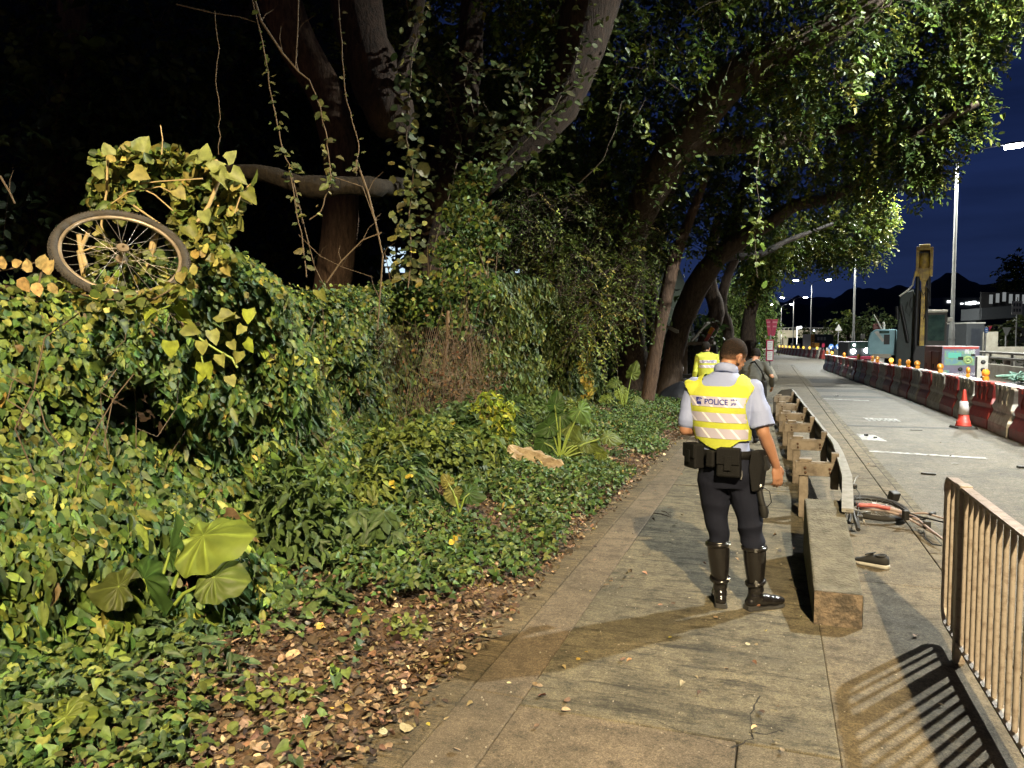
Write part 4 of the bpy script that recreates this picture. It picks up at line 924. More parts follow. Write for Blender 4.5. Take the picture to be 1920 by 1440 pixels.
# flyover
D = 190; t = vthing('flyover', 'pale concrete flyover crossing the far end of the road', 'bridge', D, 1440, 655); b = VB(D, 1440, 655); b.rect(1340, 619, 1600, 633, 0, 9); b.build('deck', m_beige, t)
b = VB(D, 1440, 655); b.rect(1340, 614.5, 1600, 615.5, .2, .15); 
b.build('handrail', m_signgrey, t)
b = VB(D, 1440, 655)
for k in range(30): b.rect(1342 + k * 8, 615, 1343 + k * 8, 620, .25, .1)
b.build('railing_posts', m_signgrey, t)
for u0, u1 in ((1463, 1470), (1474, 1482), (1395, 1403), (1560, 1568)): b = VB(D, 1440, 655); b.prism([b.P(u0 - 1, 633, 2), b.P(u1 + 1, 633, 2), b.P(u1 - 1, 658, 2), b.P(u0 + 1, 658, 2)], (0, 2, 0)); b.build('pier', m_beige, t)
ld = bpy.data.lights.new('underbridge_lamp', 'POINT'); ld.energy = 9000; ld.color = (.95, .95, .85); ld.shadow_soft_size = .5
lo = bpy.data.objects.new('underbridge_lamp', ld); COL.objects.link(lo); lo.location = PD(1480, 622, 172); t2 = vthing('flood_lamp', 'cluster of floodlights on a mast before the flyover', 'floodlight', 172, 1494, 662)
b = VB(172, 1494, 662); b.tube([b.P(1494, 662), b.P(1494, 612)], .1, 6); b.build('mast', m_signpost, t2)
for uu, vv in ((1496, 615.5), (1500, 614)): b = VB(172, 1494, 662); b.lathe([(0, -.05), (.32, 0), (.32, .1), (0, .1)], b.P(uu, vv), 12, (0, -1, 0)); b.build('floodlight', e_white, t2)
# workers and pale machinery beneath the flyover, seen as small uprights
r_ = random.Random(8)
for k in range(11):
    u = 1455 + k * 4.4 + r_.uniform(-1, 1); D = r_.uniform(120, 150); h = r_.uniform(6, 14); mt = (m_signwhite, m_orange, m_signgrey, m_signred, m_signblue)[k % 5]
    t = vthing('site_stack', 'small %s stack of site gear beneath the flyover' % ('white', 'orange', 'grey', 'red', 'blue')[k % 5], 'site equipment', D, u, 658, '%s stacks of gear beneath the flyover' % ('white', 'orange', 'grey', 'red', 'blue')[k % 5])
    b = VB(D, u, 658); b.rect(u - 1.4, 658 - h, u + 1.4, 658, 0, .5); b.build('body', mt, t, bevel=.04); b = VB(D, u, 658); b.rect(u - 1.7, 657.3 - h, u + 1.7, 658 - h, -.03, .56); b.build('lid', m_signgrey, t)
# right background: dark footbridge with pale panels, distant lit building, container cabin
D = 66; t = vthing('footbridge', 'dark footbridge with a stepped row of pale parapet panels', 'footbridge', D, 1880, 650); b = VB(D, 1880, 650); b.prism([b.P(1838, 578), b.P(1990, 566), b.P(1990, 590), b.P(1838, 600)], (0, 3, 0)); b.build('deck', m_darkhull, t)
for k in range(6):
    u = 1851.5 + k * 12.3; v = 553 - k * 2.2 if k < 3 else 552 + (k - 3) * .5; b = VB(D, 1880, 650); b.rect(u, v, u + 6, v + 17, -.05, .05); b.build('panel', e_pale, t)
b = VB(D, 1880, 650); b.rect(1838, 548, 2000, 600, .1, .2); b.build('back_screen', M('black_screen', (.01, .01, .011), .8), t)
for u in (1842, 1935): b = VB(D, 1880, 650); b.rect(u, 595, u + 7, 650, 1, 1); b.build('column', m_darkhull, t)
D = 330; t = vthing('distant_building', 'low distant building with a strip of lit windows below the peak', 'building', D, 1810, 640); b = VB(D, 1810, 640); b.rect(1764, 558, 1852, 640, 0, 20); b.build('wall', m_darkhull, t)
r_ = random.Random(2)
for u0, u1, v0, v1 in ((1773, 1779, 564, 568), (1780, 1786, 564, 568), (1798, 1803, 568.5, 571), (1807, 1812, 567, 571.5), (1813, 1819, 566, 572), (1820, 1827, 565, 571), (1828, 1833, 567, 570), (1839, 1845, 566, 569)):
    b = VB(D, 1810, 640); b.rect(u0, v0, u1, v1, -.3, .2); b.build('window', e_white, t)
D = 42; t = vthing('site_cabin', 'dark grey box cabin standing behind the lane sign', 'cabin', D, 1826, 672); b = VB(D, 1826, 672); b.rect(1811, 606, 1844, 672, 0, 2.4); b.build('body', m_darkhull, t, bevel=.03)
b = VB(D, 1826, 672); b.rect(1810, 604.5, 1845, 607, -.03, 2.46); b.build('roof', m_signgrey, t, bevel=.01)
b = VB(D, 1826, 672); b.rect(1819, 616, 1837, 672, -.02, .03); b.build('door', M('cabin_door', (.03, .035, .045), .5), t)
t = vthing('low_wall', 'low grey concrete wall between cabin and right edge', 'wall', 40, 1880, 672); b = VB(40, 1880, 672); b.rect(1848, 622, 1870, 672, 0, .3); b.rect(1870.2, 650, 1990, 672, .05, .3); b.build('wall_face', m_parc, t)
t = vthing('handrail_loop', 'white tubular handrail loop at the right edge above the parapet', 'handrail', 30, 1905, 690); b = VB(30, 1905, 690); b.tube([b.P(1901, 690), b.P(1901, 668), b.P(1904, 664.5), b.P(1960, 666)], .035, 8); b.build('tube', m_offwhite, t)
b = VB(30, 1905, 690); b.rect(1899.5, 688, 1902.5, 690.5, -.05, .1); b.build('foot_plate', m_galv, t)
# hills
def hill(name, D, prof, mat, seed, rough, z0=-2):
    """a ridge with its own ground depth: rows rise to the crest, then fall away behind it"""
    fbm = Fbm(seed, 1.0); us = np.linspace(prof[0][0], prof[-1][0], 150); cr = np.interp(us, [p[0] for p in prof], [p[1] for p in prof])
    vs = []; rows = 14
    for j in range(rows):
        f = j / (rows - 1); g = math.sin(min(1, f / .62) * math.pi / 2) if f <= .62 else math.cos((f - .62) / .38 * math.pi / 2)
        dd = D * (1 + .35 * (f - .62))
        for u, v in zip(us, cr):
            p = PD(u, 640, dd); h = (640 - v) / F * D + CAM_H
            n_ = float(fbm(np.array([u * .035, j * .6, seed])) * .5 + fbm(np.array([u * .16, j * 1.7, seed + 3])) * .35) * rough * g
            vs.append((p.x, p.y, z0 + (h - z0) * g + n_ * (1 if abs(f - .62) > .05 else .6)))
    n = len(us); mb = MB(); mb.add(vs, [(j * n + i, j * n + i + 1, (j + 1) * n + i + 1, (j + 1) * n + i) for j in range(rows - 1) for i in range(n - 1)], True)
    return struct(mb.build(name, mat))
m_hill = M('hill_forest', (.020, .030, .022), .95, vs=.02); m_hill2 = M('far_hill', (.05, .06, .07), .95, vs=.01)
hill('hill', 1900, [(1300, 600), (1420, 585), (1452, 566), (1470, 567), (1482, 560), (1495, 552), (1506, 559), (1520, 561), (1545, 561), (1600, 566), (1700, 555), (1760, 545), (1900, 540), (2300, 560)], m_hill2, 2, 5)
hill('hill', 1200, [(1560, 620), (1690, 575), (1730, 540), (1750, 524), (1770, 514), (1785, 512), (1800, 518), (1815, 526), (1840, 533), (1900, 528), (2000, 520), (2300, 560)], m_hill, 5, 4)
hill('hill', 560, [(1400, 620), (1460, 590), (1530, 575), (1580, 552), (1610, 544), (1640, 546), (1690, 541), (1720, 545), (1760, 570), (1800, 575), (1860, 560), (2300, 520)], m_hill, 9, 5)

# ------------------------------------------------------------------ shelter, sacks and covered heap under the trees
sx = Vector((-3.3, 23.5, .1)); t = thing('shelter', 'makeshift dark shelter with slanting sheet roof beneath the trees', 'shelter', sx)
def SH(u, v, Y): return PY(u, v, Y) - sx
m_timber = M('grey_timber', (.16, .13, .10), .85, vs=8); m_tarp = M('dark_tarpaulin', (.018, .020, .026), .55, vs=5, bump=.4, bs=9); m_roofsheet = M('roof_sheet', (.20, .18, .14), .6, vs=4)
mb = MB(); mb.prism([SH(1296, 640, 22), SH(1325, 606, 22), SH(1332, 606, 25), SH(1300, 640, 25)], (0, 0, .04)); mb.build('roof_sheet', m_roofsheet, t)
mb = MB(); mb.prism([SH(1286, 647, 22), SH(1338, 646, 22), SH(1342, 646, 25), SH(1290, 646, 25)], (0, 0, .09)); mb.build('counter_top', m_timber, t)
for u in (1278, 1284): mb = MB(); a = SH(u, 740, 22.5); bq = SH(u + 1, 610, 22.5); mb.bar((a.x, a.y, -.1), bq, .13, .13); mb.build('post', m_timber, t, bevel=.01)
mb = MB(); mb.tube([SH(1272, 622, 21.5), SH(1295, 575, 21.5), SH(1306, 573, 21.5)], .05, 6); mb.build('bent_pole', m_offwhite, t)
mb = MB(); mb.prism([SH(1243, 612, 20.5), SH(1268, 625, 20.5), SH(1272, 624, 20.5), SH(1272, 619, 20.5), SH(1246, 607, 20.5)], (0, .05, 0)); mb.build('strap_band', m_roofsheet, t)
mb = MB(); mb.span(SH(1288, 760, 24.6), SH(1345, 648, 24.8)); mb.build('back_board', m_darkhull, t)
mb = MB(); mb.box(SH(1330, 628, 22.2), (.10, .05, .42), rot=Matrix.Rotation(.5, 3, 'Y')); mb.build('hanging_sign', m_redtrim, t)
mb = MB(); mb.box(SH(1333, 620, 22.18), (.10, .05, .2), rot=Matrix.Rotation(.5, 3, 'Y')); mb.build('hanging_sign_top', m_amber, t)
m_sack = M('pale_sack', (.48, .47, .48), .7, vs=10, col2=(.3, .3, .32))
base = PY(1266, 735, 22.0)
for k in range(9):
    mb = MB(); mb.box((0, 0, 0), (.30, .40, .165)); o = mb.build('pale_sack', m_sack, bevel=.05, seg=3); o.location = (base.x + random.uniform(-.03, .03) + .01 * k, 22.0 + random.uniform(-.03, .03), base.z + .12 + k * .185)
    o.rotation_euler = (random.uniform(-.08, .08), random.uniform(-.1, .1), random.uniform(-.25, .25))
    tag(o, 'pale woven sack in the tall stack beside the shelter post, %s from the ground' % ['lowest', 'second', 'third', 'fourth', 'fifth', 'sixth', 'seventh', 'eighth', 'topmost'][k], 'sack', 'pale sacks stacked by the shelter')
hp = PY(1277, 735, 21.0); fbh = Fbm(12, 2.2); mb = MB(); vs = []; fs = []
for i in range(14):
    for k in range(24):
        a = 2 * math.pi * k / 24; h = i / 13; d = np.array([math.cos(a), math.sin(a), h]); r = (.52 * (1 - h ** 2.6) + .02) * (1 + .10 * float(fbh(d * 1.5)))
        vs.append((r * math.cos(a), r * math.sin(a) * .9, h * .62))
fs = [(i * 24 + k, i * 24 + (k + 1) % 24, (i + 1) * 24 + (k + 1) % 24, (i + 1) * 24 + k) for i in range(13) for k in range(24)]
mb.add(vs, fs, True); hp_o = mb.build('covered_heap', m_tarp); hp_o.location = (hp.x, hp.y, .03); tag(hp_o, 'low heap under a dark tarpaulin at the foot of the sacks', 'covered heap')
for i, (a, b_, lab) in enumerate((((1226, 728), (1292, 742), 'weathered plank lying across the path edge before the heap'), ((1232, 735), (1288, 749), 'second thinner plank lying beside the weathered one'))):
    p, q = G(a[0], a[1], .08), G(b_[0], b_[1], .06); c = (p + q) / 2; mb = MB(c); mb.bar(p, q, .16 - .06 * i, .04); o = mb.build('plank', m_timber, bevel=.006); o.location = c; tag(o, lab, 'plank')
mt_ = thing('motorcycle', 'dark parked motorcycle half hidden in the shelter behind the officers', 'motorcycle', (-2.45, 21.5, 0), R(100))
for yy in (-.62, .62):
    mb = MB(); mb.torus((0, yy, .30), (1, 0, 0), .25, .055, 28, 8); w = mb.build('wheel', m_tyre, mt_); mb = MB(); mb.lathe([(0, -.03), (.2, -.02), (.2, .02), (0, .03)], (0, yy, .30), 16, (1, 0, 0)); mb.build('rim', m_alloy, w)
mb = MB(); mb.tube([(0, -.55, .55), (0, -.1, .62), (0, .25, .72), (0, .42, .80)], [.12, .17, .18, .06], 12); mb.build('body', m_blackmet, mt_)
mb = MB(); mb.tube([(0, -.65, .78), (0, -.3, .76), (0, .05, .76)], [.08, .13, .1], 10, sq=.6); mb.build('seat', m_blackcloth, mt_)
mb = MB(); mb.tube([(-.32, .38, 1.0), (-.1, .45, .96), (.1, .45, .96), (.32, .38, 1.0)], .016, 8); mb.build('handlebar', m_blackmet, mt_)
mb = MB(); mb.tube([(0, .62, .30), (0, .45, .92)], .035, 8); mb.build('fork', m_alloy, mt_)
mb = MB(); mb.box((0, -.1, .36), (.26, .4, .3)); mb.build('engine', m_alloy, mt_, bevel=.04)
mb = MB(); mb.box((0, -.72, 1.0), (.38, .34, .30)); mb.build('top_box', m_blackmet, mt_, bevel=.05)
# ------------------------------------------------------------------ vegetation
ml_ivy = leafmat('creeper_leaf', .52, .25, .32, 30, .35); ml_tree = leafmat('tree_leaf', .52, .30, .28, 16, .3)
ml_cover = leafmat('ground_leaf', .52, .2, .32, 40, .3); ml_dry = leafmat('dry_leaf', .75, .12, .3, 50, .4); ml_big = leafmat('taro_leaf', .5, .38, .3, 9, .2)
m_bark = barkmat('brown_bark', (.13, .082, .055), (.035, .022, .015), 5); m_barkd = barkmat('dark_bark', (.105, .075, .055), (.03, .022, .017), 5)
m_stem = M('vine_stem', (.105, .075, .045), .8, vs=20); m_twig = M('dry_twig', (.135, .092, .055), .85, vs=14); m_petiole = M('green_stalk', (.22, .30, .05), .45, vs=10)
GRN = [(.078, .122, .025), (.040, .080, .024), (.13, .165, .032), (.24, .235, .05), (.13, .095, .04)]
def D3(p): return np.array([p.x, p.y, p.z])
RTn, UPn, FWn = D3(RT), D3(UP), D3(FW)
# --- the creeper-covered fence line
HY = [-1.5, .5, 2.9, 4.9, 6.5, 8.5, 10.6, 13, 16, 19.5]; HX = [-3.6, -3.6, -3.72, -3.98, -4.32, -4.62, -4.62, -4.2, -3.75, -3.7]
def hx_(y): return np.interp(y, HY, HX)
def htop(y): return np.interp(y, [-1.5, 2.2, 2.9, 3.5, 4.3, 5.0, 5.8, 6.6, 8, 10, 12, 15, 19], [2.0, 2.0, 2.02, 2.12, 2.34, 2.42, 2.36, 2.3, 2.35, 2.6, 2.9, 2.7, 2.2])
f1, f2, f3 = Fbm(21, 1.1), Fbm(22, 3.2), Fbm(23, 7.0)
def hedge(n, y0, y1, zlo, zhi, deep, keep=None, xoff=0.0):
    y = rng.uniform(y0, y1, n); t = rng.uniform(0, 1, n) ** .92; zt = htop(y) * zhi; z = zlo + (zt - zlo) * t
    P = np.stack([hx_(y), y, z], 1)
    b = .20 * f1(P) + .10 * f2(P) + .04 * f3(P)
    skirt = np.interp(y, [0, 4, 6, 13, 15], [.6, .7, 1.0, .9, .45]) * np.clip(1 - z / 1.05, 0, 1) ** 1.5
    rnd = -.28 * np.clip((z - zt + .35) / .35, 0, 1) ** 2
    P[:, 0] += b + skirt + rnd + xoff - rng.exponential(deep, n)
    N = np.stack([np.ones(n), -.15 + 0 * y, .35 + .5 * np.clip((z - zt + .4) / .4, 0, 1)], 1) + rng.normal(0, .42, (n, 3))
    T = np.stack([.45 + 0 * y, U(n, -.8, .8), -1 + 1.0 * np.clip((z - zt + .3) / .3, 0, 1)], 1) + rng.normal(0, .3, (n, 3))
    if keep is not None:
        k = keep(P); P, N, T = P[k], N[k], T[k]
    return P, T, N
hd = thing('creeper_hedge', 'tall leafy hedge of mixed creepers grown over a wire fence', 'hedge', (-3.9, 5, .1)); HO = (-3.9, 5, .1)
# the stretch without leaves where only dry twigs and wire show
def bare(P): 
    return (((P[:, 1] - 10.2) / .8) ** 2 + ((P[:, 2] - 1.0) / .72) ** 2) < 1
kp = lambda P: (rng.uniform(0, 1, len(P)) < np.where(bare(P), .48, 1)) & (f2(P * 1.3 + 5) > -1.7)
def hb(n, y0, y1, zlo, zhi, deep, tpl, s0, s1, cols, p, xoff=0.0, d=.28):
    P, T, N = hedge(n, y0, y1, zlo, zhi, deep, kp, xoff); m_ = len(P)
    # leaf kinds gather in patches and the wire side stays greener
    c = palette(m_, cols, p, d); g = np.clip(f1(P * .9 + 11) * .5 + .5, 0, 1)[:, None]
    c = c * (.75 + .5 * g) * np.array([1, 1, 1])
    return (tpl, P, T, N, rng.uniform(s0, s1, m_) * np.exp(rng.normal(0, .12, m_)), c)
bat = [hb(20400, .2, 12, .12, 1.0, .07, 'heart', .045, .095, GRN, (5, 6, 3.4, .45, .25)),
       hb(20400, .2, 12, .08, 1.0, .06, 'oval', .04, .085, GRN, (5, 6, 3, .4, .2), .02),
       hb(10800, 1, 12, .5, 1.03, .06, 'round', .025, .05, GRN, (3, 3, 6, 1.2, .15), .03),
       hb(9600, .2, 12, .1, .95, .2, 'heart', .06, .12, GRN, (2, 8, 1, .1, .6), -.12),
       hb(4320, .2, 10, .1, .7, .05, 'lance', .08, .15, GRN, (5, 5, 3, .5, .3), .04)]
leaf_mesh('leaves', bat, ml_ivy, hd, HO)
mb = MB(HO); r_ = random.Random(3)
for i in range(80):
    y = r_.uniform(.5, 12); z = r_.uniform(.05, .9); q_ = np.array([[float(hx_(y)), y, z]]); x = float(hx_(y)) + .20 * float(f1(q_)[0]) - .20; P = [Vector((x + r_.uniform(-.12, .12), y, z))]
    for k in range(r_.randint(3, 6)): P.append(P[-1] + Vector((r_.uniform(-.07, .1), r_.uniform(-.2, .2), r_.uniform(.1, .35))))
    mb.tube(P, r_.uniform(.0018, .004), 5, caps=False)
for i in range(26):     # loose shoots over the face
    y = r_.uniform(1.5, 9); z = r_.uniform(.5, 2.0); x = float(hx_(y)) + .3; P = [Vector((x, y, z))]
    for k in range(5): P.append(P[-1] + Vector((r_.uniform(-.03, .08), r_.uniform(-.16, .16), r_.uniform(-.16, .10))))
    mb.tube(P, .0028, 5, caps=False)
mb.build('stems', m_stem, hd)
# inner layer of leaves in darker colours keeps the fence opaque
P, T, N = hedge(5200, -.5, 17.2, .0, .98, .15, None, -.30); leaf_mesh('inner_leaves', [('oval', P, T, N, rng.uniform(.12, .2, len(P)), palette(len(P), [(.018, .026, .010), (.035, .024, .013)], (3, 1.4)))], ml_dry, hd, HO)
# wire fence within
wf = thing('wire_fence', 'rusty chain-link fence showing where the creepers have died back', 'wire fence', (-4.6, 8, 0)); WO = (-4.6, 8, 0); m_wire = M('rusty_wire', (.16, .11, .07), .6, .5)
mb = MB(WO); s = .065
yy0, yy1 = 8.6, 12.0
for k in range(int((yy1 - yy0 + 2.0) / s)):
    for sg in (-1, 1):
        a = []
        for z in (.05, 1.95):
            y = yy0 - 1.0 + k * s + (z if sg > 0 else 1.0 - z + .95) * .55; a.append((float(hx_(y)) + .14, y, z))
        if a[0][1] > yy0 - .3 and a[1][1] < yy1 + .3: mb.tube(a, .0022, 4, caps=False)
mb.build('mesh', m_wire, wf)
for y in (.9, 3.3, 5.7, 8.1, 11.0): mb = MB(WO); x = float(hx_(y)) - (.3 if y < 9 else 0); mb.tube([(x, y, 0), (x, y, 2.0 if y > 9 else 1.7)], .03, 8); mb.build('post', m_wire, wf)
# dry twig tangle
db = thing('dry_shrub', 'brown tangle of dry twigs on the fence below the tree trunk', 'shrub', (-4.6, 10.2, .1)); DO = (-4.6, 10.2, .1)
mb = MB(DO)
for i in range(420):
    y = 10.2 + r_.gauss(0, .72); z = max(.1, min(2.1, 1.0 + r_.gauss(0, .52))); x = float(hx_(y)) + r_.uniform(.05, .42); p = Vector((x, y, z)); d = Vector((r_.uniform(-.1, .25), r_.uniform(-1, 1), r_.uniform(-1.2, .7))).normalized(); P = [p]
    for k in range(3): d = (d + Vector((r_.uniform(-.3, .3), r_.uniform(-.4, .4), r_.uniform(-.5, .3)))).normalized(); P.append(P[-1] + d * r_.uniform(.08, .2))
    mb.tube(P, r_.uniform(.0018, .0042), 4, caps=False)
mb.tube([(-4.6, 10.1, 1.3), (-4.55, 10.15, 1.9), (-4.57, 10.2, 2.2)], .03, 7)
mb.build('twigs', m_twig, db)
n = 900; y = rng.normal(10.2, .75, n); P = np.stack([hx_(y) + rng.uniform(.1, .4, n), y, np.clip(rng.normal(.95, .5, n), .1, 2.1)], 1)
leaf_mesh('dry_leaves', [('oval', P, sph(n) + [0, 0, -.8], sph(n) + [1, 0, 0], rng.uniform(.03, .07, n), palette(n, [(.13, .075, .035), (.09, .06, .03), (.10, .10, .03)], (3, 2, 1)))], ml_dry, db, DO)
# dark hanging creeper farther along
hc = thing('hanging_creeper', 'dark curtain of hanging creeper on the fence beyond the dry twigs', 'creeper', (-5.2, 13, .1)); CO = (-5.2, 13, .1)
GD = [(.070, .098, .024), (.036, .058, .018), (.12, .14, .03), (.32, .28, .045)]
def hb2(n, y0, y1, zlo, zhi, tpl, s0, s1, p, xo=0.0):
    P, T, N = hedge(n, y0, y1, zlo, zhi, .06, None, xo); T[:, 2] -= .6
    return (tpl, P, T, N, rng.uniform(s0, s1, len(P)), palette(len(P), GD, p))
leaf_mesh('leaves', [hb2(17000, 11.0, 17.4, .1, 1.05, 'lance', .10, .19, (5, 5, 2.5, .03), .05), hb2(11000, 11.0, 17.4, .05, 1.0, 'oval', .06, .12, (4, 5, 2.5, .05), .1)], ml_ivy, hc, CO)
n = 170; t = rng.uniform(0, 1, n); P = np.array([D3(PD(1098 + 6 * math.sin(q * 9), 632 + 105 * q, 14.6)) for q in t]) + rng.normal(0, .05, (n, 3))
leaf_mesh('yellow_strand', [('round', P, sph(n) * .5 + [0, 0, -1], -FWn + rng.normal(0, .4, (n, 3)), rng.uniform(.05, .10, n), palette(n, [(.34, .27, .05), (.20, .20, .04)], (2, 1)))], ml_ivy, hc, CO)

# --- leaves gathered round picture spots at a real depth
def blobs_leaves(spots, n_per, tpl, s0, s1, cols, p, out=.0, sq=.8, droop=.5):
    PP = []; 
    for (u, v, D, rp, w) in spots:
        c = D3(PD(u, v, D)); r = rp * D / F; k = max(3, int(n_per * w))
        PP.append(c + sph(k) * (rng.uniform(0, 1, (k, 1)) ** .45) * r * np.array([1, sq, 1]))
    P = np.concatenate(PP); m_ = len(P)
    return (tpl, P, sph(m_) * .8 + [0, 0, -droop], -FWn[None] + [0, 0, .45] + rng.normal(0, .55, (m_, 3)), rng.uniform(s0, s1, m_), palette(m_, cols, p))
LG = [(.13, .145, .030), (.085, .115, .026), (.21, .19, .05), (.045, .075, .02)]
def one_leaves(lst, D, cols=None):      # (u, v, tip du, tip dv, length px, template, colour)
    P, T, N, S_, C = [], [], [], [], []
    for (u, v, du, dv, l, col) in lst:
        P.append(D3(PD(u, v, D))); T.append(RTn * du - UPn * dv + rng.normal(0, .1, 3)); N.append(-FWn + np.array([0, 0, .5]) + rng.normal(0, .45, 3)); S_.append(.68 * l * D / F); C.append(col)
    return np.array(P), np.array(T), np.array(N), np.array(S_), np.array(C)
mo = thing('leafy_mound', 'pale yellow-green leafy mound rising above the hedge behind the bicycle wheel', 'shrub', PD(320, 470, 4.35)); MO = tuple(mo.location)
sp = [(190, 300, 4.4, 14, .6), (200, 330, 4.4, 18, 1), (185, 350, 4.4, 16, 1), (200, 370, 4.4, 20, 1), (178, 380, 4.4, 14, .6), (215, 395, 4.3, 20, .9), (230, 300, 4.4, 22, 1.2), (262, 290, 4.4, 24, 1.4), (300, 292, 4.4, 24, 1.4), (335, 300, 4.4, 22, 1.2), (370, 315, 4.4, 24, 1.2), (400, 320, 4.4, 24, 1.2), (425, 345, 4.4, 24, 1.2), (440, 370, 4.4, 22, 1.2), (430, 395, 4.4, 24, 1.2), (405, 380, 4.4, 22, 1), (380, 350, 4.4, 20, 1), (355, 345, 4.4, 18, .8), (325, 350, 4.4, 16, .5), (345, 380, 4.35, 20, 1), (340, 410, 4.3, 22, 1.2), (360, 435, 4.3, 24, 1.5), (395, 425, 4.35, 24, 1.2), (420, 425, 4.4, 20, .9), (370, 465, 4.25, 24, 1.4), (335, 455, 4.3, 16, .6), (240, 375, 4.4, 16, .6), (250, 345, 4.45, 12, .3), (285, 330, 4.45, 14, .4), (400, 460, 4.3, 26, 1.3), (420, 490, 4.25, 26, 1.2)]
b1 = blobs_leaves(sp, 40, 'round', .03, .06, LG, (5, 4, 3, 3)); b2 = blobs_leaves(sp, 11, 'heart', .05, .09, LG, (4, 3, 4, 2))
pal = (.185, .215, .065)
P, T, N, S_, C = one_leaves([(268, 285, .1, -1, 52, pal), (276, 305, -.1, -.6, 34, LG[1]), (384, 300, .1, -1, 48, pal), (372, 292, -1, .1, 54, pal), (405, 325, .6, .5, 48, pal), (395, 320, .9, -.6, 46, pal), (432, 325, .7, .6, 50, pal), (425, 300, .6, -.3, 38, pal), (470, 345, .4, -1, 46, LG[1]), (462, 358, .6, .8, 44, LG[0]), (205, 290, -.3, -1, 38, pal), (195, 325, -.9, .2, 36, pal), (250, 320, .8, .6, 50, LG[2]), (330, 355, .4, .6, 40, LG[2]), (382, 395, .3, 1, 42, pal), (350, 425, .5, 1, 46, LG[0]), (158, 420, .6, -.9, 36, pal), (180, 432, .8, .5, 34, LG[2])], 4.2)
leaf_mesh('leaves', [b1, b2, ('heart', P, T, N, S_, C)], ml_ivy, mo, MO)
mb = MB(MO)
for pts, r0 in (([(345, 470), (365, 425), (392, 385), (412, 335), (405, 300)], .011), ([(200, 470), (190, 420), (200, 360), (202, 300)], .007), ([(148, 470), (155, 505), (160, 530)], .014), ([(148, 440), (152, 470), (162, 500), (158, 535)], .014), ([(168, 430), (157, 455), (152, 468)], .011), ([(152, 472), (195, 458), (235, 452)], .006), ([(293, 430), (285, 470), (275, 505)], .02), ([(260, 345), (300, 340), (380, 335)], .004), ([(340, 370), (300, 350), (240, 360), (205, 385)], .004), ([(345, 465), (300, 420), (250, 385)], .006), ([(303, 290), (305, 262), (301, 235)], .003), ([(175, 545), (200, 530), (225, 515)], .007), ([(330, 400), (290, 365), (262, 352)], .004), ([(440, 400), (450, 370), (462, 352), (470, 345)], .004)):
    mb.tube([PD(u, v, 4.28) for u, v in pts], r0, 7)
mb.build('branches', M('pale_twig', (.36, .27, .13), .7, vs=20), mo)
# yellow leafed shoot hanging over the hedge face
ys = thing('yellow_shoot', 'bright yellow-green large-leaved shoot hanging over the hedge face', 'creeper', PD(330, 590, 4.0)); YO = tuple(ys.location)
yl = (.23, .28, .035); yp = (.215, .225, .06)
P, T, N, S_, C = one_leaves([(300, 580, -.6, .5, 70, yl), (322, 578, .8, .5, 62, yl), (335, 590, .7, .5, 45, yl), (320, 550, .9, -.3, 40, yl), (345, 612, .8, .1, 50, LG[0]), (318, 640, -.1, 1, 48, yl), (385, 680, .05, 1, 50, yl), (410, 590, .6, .4, 50, LG[0]), (465, 580, .1, 1, 42, yl), (440, 590, -.8, .4, 40, yp), (395, 620, .2, .9, 44, yp), (378, 640, 0, .9, 40, yp), (415, 665, .3, .8, 36, yp), (445, 660, .1, 1, 34, yp), (460, 640, .6, .8, 40, yl), (433, 640, .3, 1, 30, yp), (430, 705, .1, .8, 34, yp), (380, 700, -.2, .9, 32, yl), (455, 610, -.3, .9, 32, yp), (250, 560, .5, .6, 40, LG[0]), (225, 600, .4, .9, 42, LG[1]), (600, 545, .3, .9, 34, LG[0])], 3.9)
leaf_mesh('leaves', [('heart', P, T, N, S_, C)], ml_ivy, ys, YO)
mb = MB(YO); mb.tube([PD(u, v, 3.93) for u, v in ((355, 600), (375, 635), (405, 655), (435, 672), (445, 690))], .006, 6); mb.tube([PD(u, v, 3.93) for u, v in ((340, 560), (315, 575), (285, 585))], .004, 6); mb.tube([PD(u, v, 3.93) for u, v in ((375, 640), (378, 670), (383, 690))], .004, 6); mb.build('stem', m_petiole, ys)
# curled dead leaves at the left end of the hedge top
dl = thing('withered_plant', 'withered tan leaves standing on the hedge left of the wheel', 'plant', PD(70, 520, 3.7)); P, T, N, S_, C = one_leaves([(60, 510, -.4, -.7, 42, (.28, .21, .09)), (75, 505, .1, -.9, 44, (.26, .20, .08)), (88, 515, .3, -1, 46, (.30, .22, .09)), (68, 530, .2, .9, 40, (.36, .24, .10)), (40, 520, .2, .8, 42, (.30, .20, .08)), (5, 505, .3, -.9, 36, (.25, .18, .07)), (95, 530, .1, .7, 34, (.26, .20, .08)), (22, 495, .8, -.2, 32, (.35, .25, .10))], 3.62)
leaf_mesh('leaves', [('oval', P, T, N, S_, C, np.full(len(P), 1.2))], ml_dry, dl, tuple(dl.location)); mb = MB(dl.location); mb.tube([PD(0, 508, 3.65), PD(40, 500, 3.65), PD(82, 488, 3.65)], .004, 5); mb.tube([PD(70, 560, 3.66), PD(75, 520, 3.64), PD(84, 490, 3.65)], .005, 5); mb.build('stem', m_stem, dl)
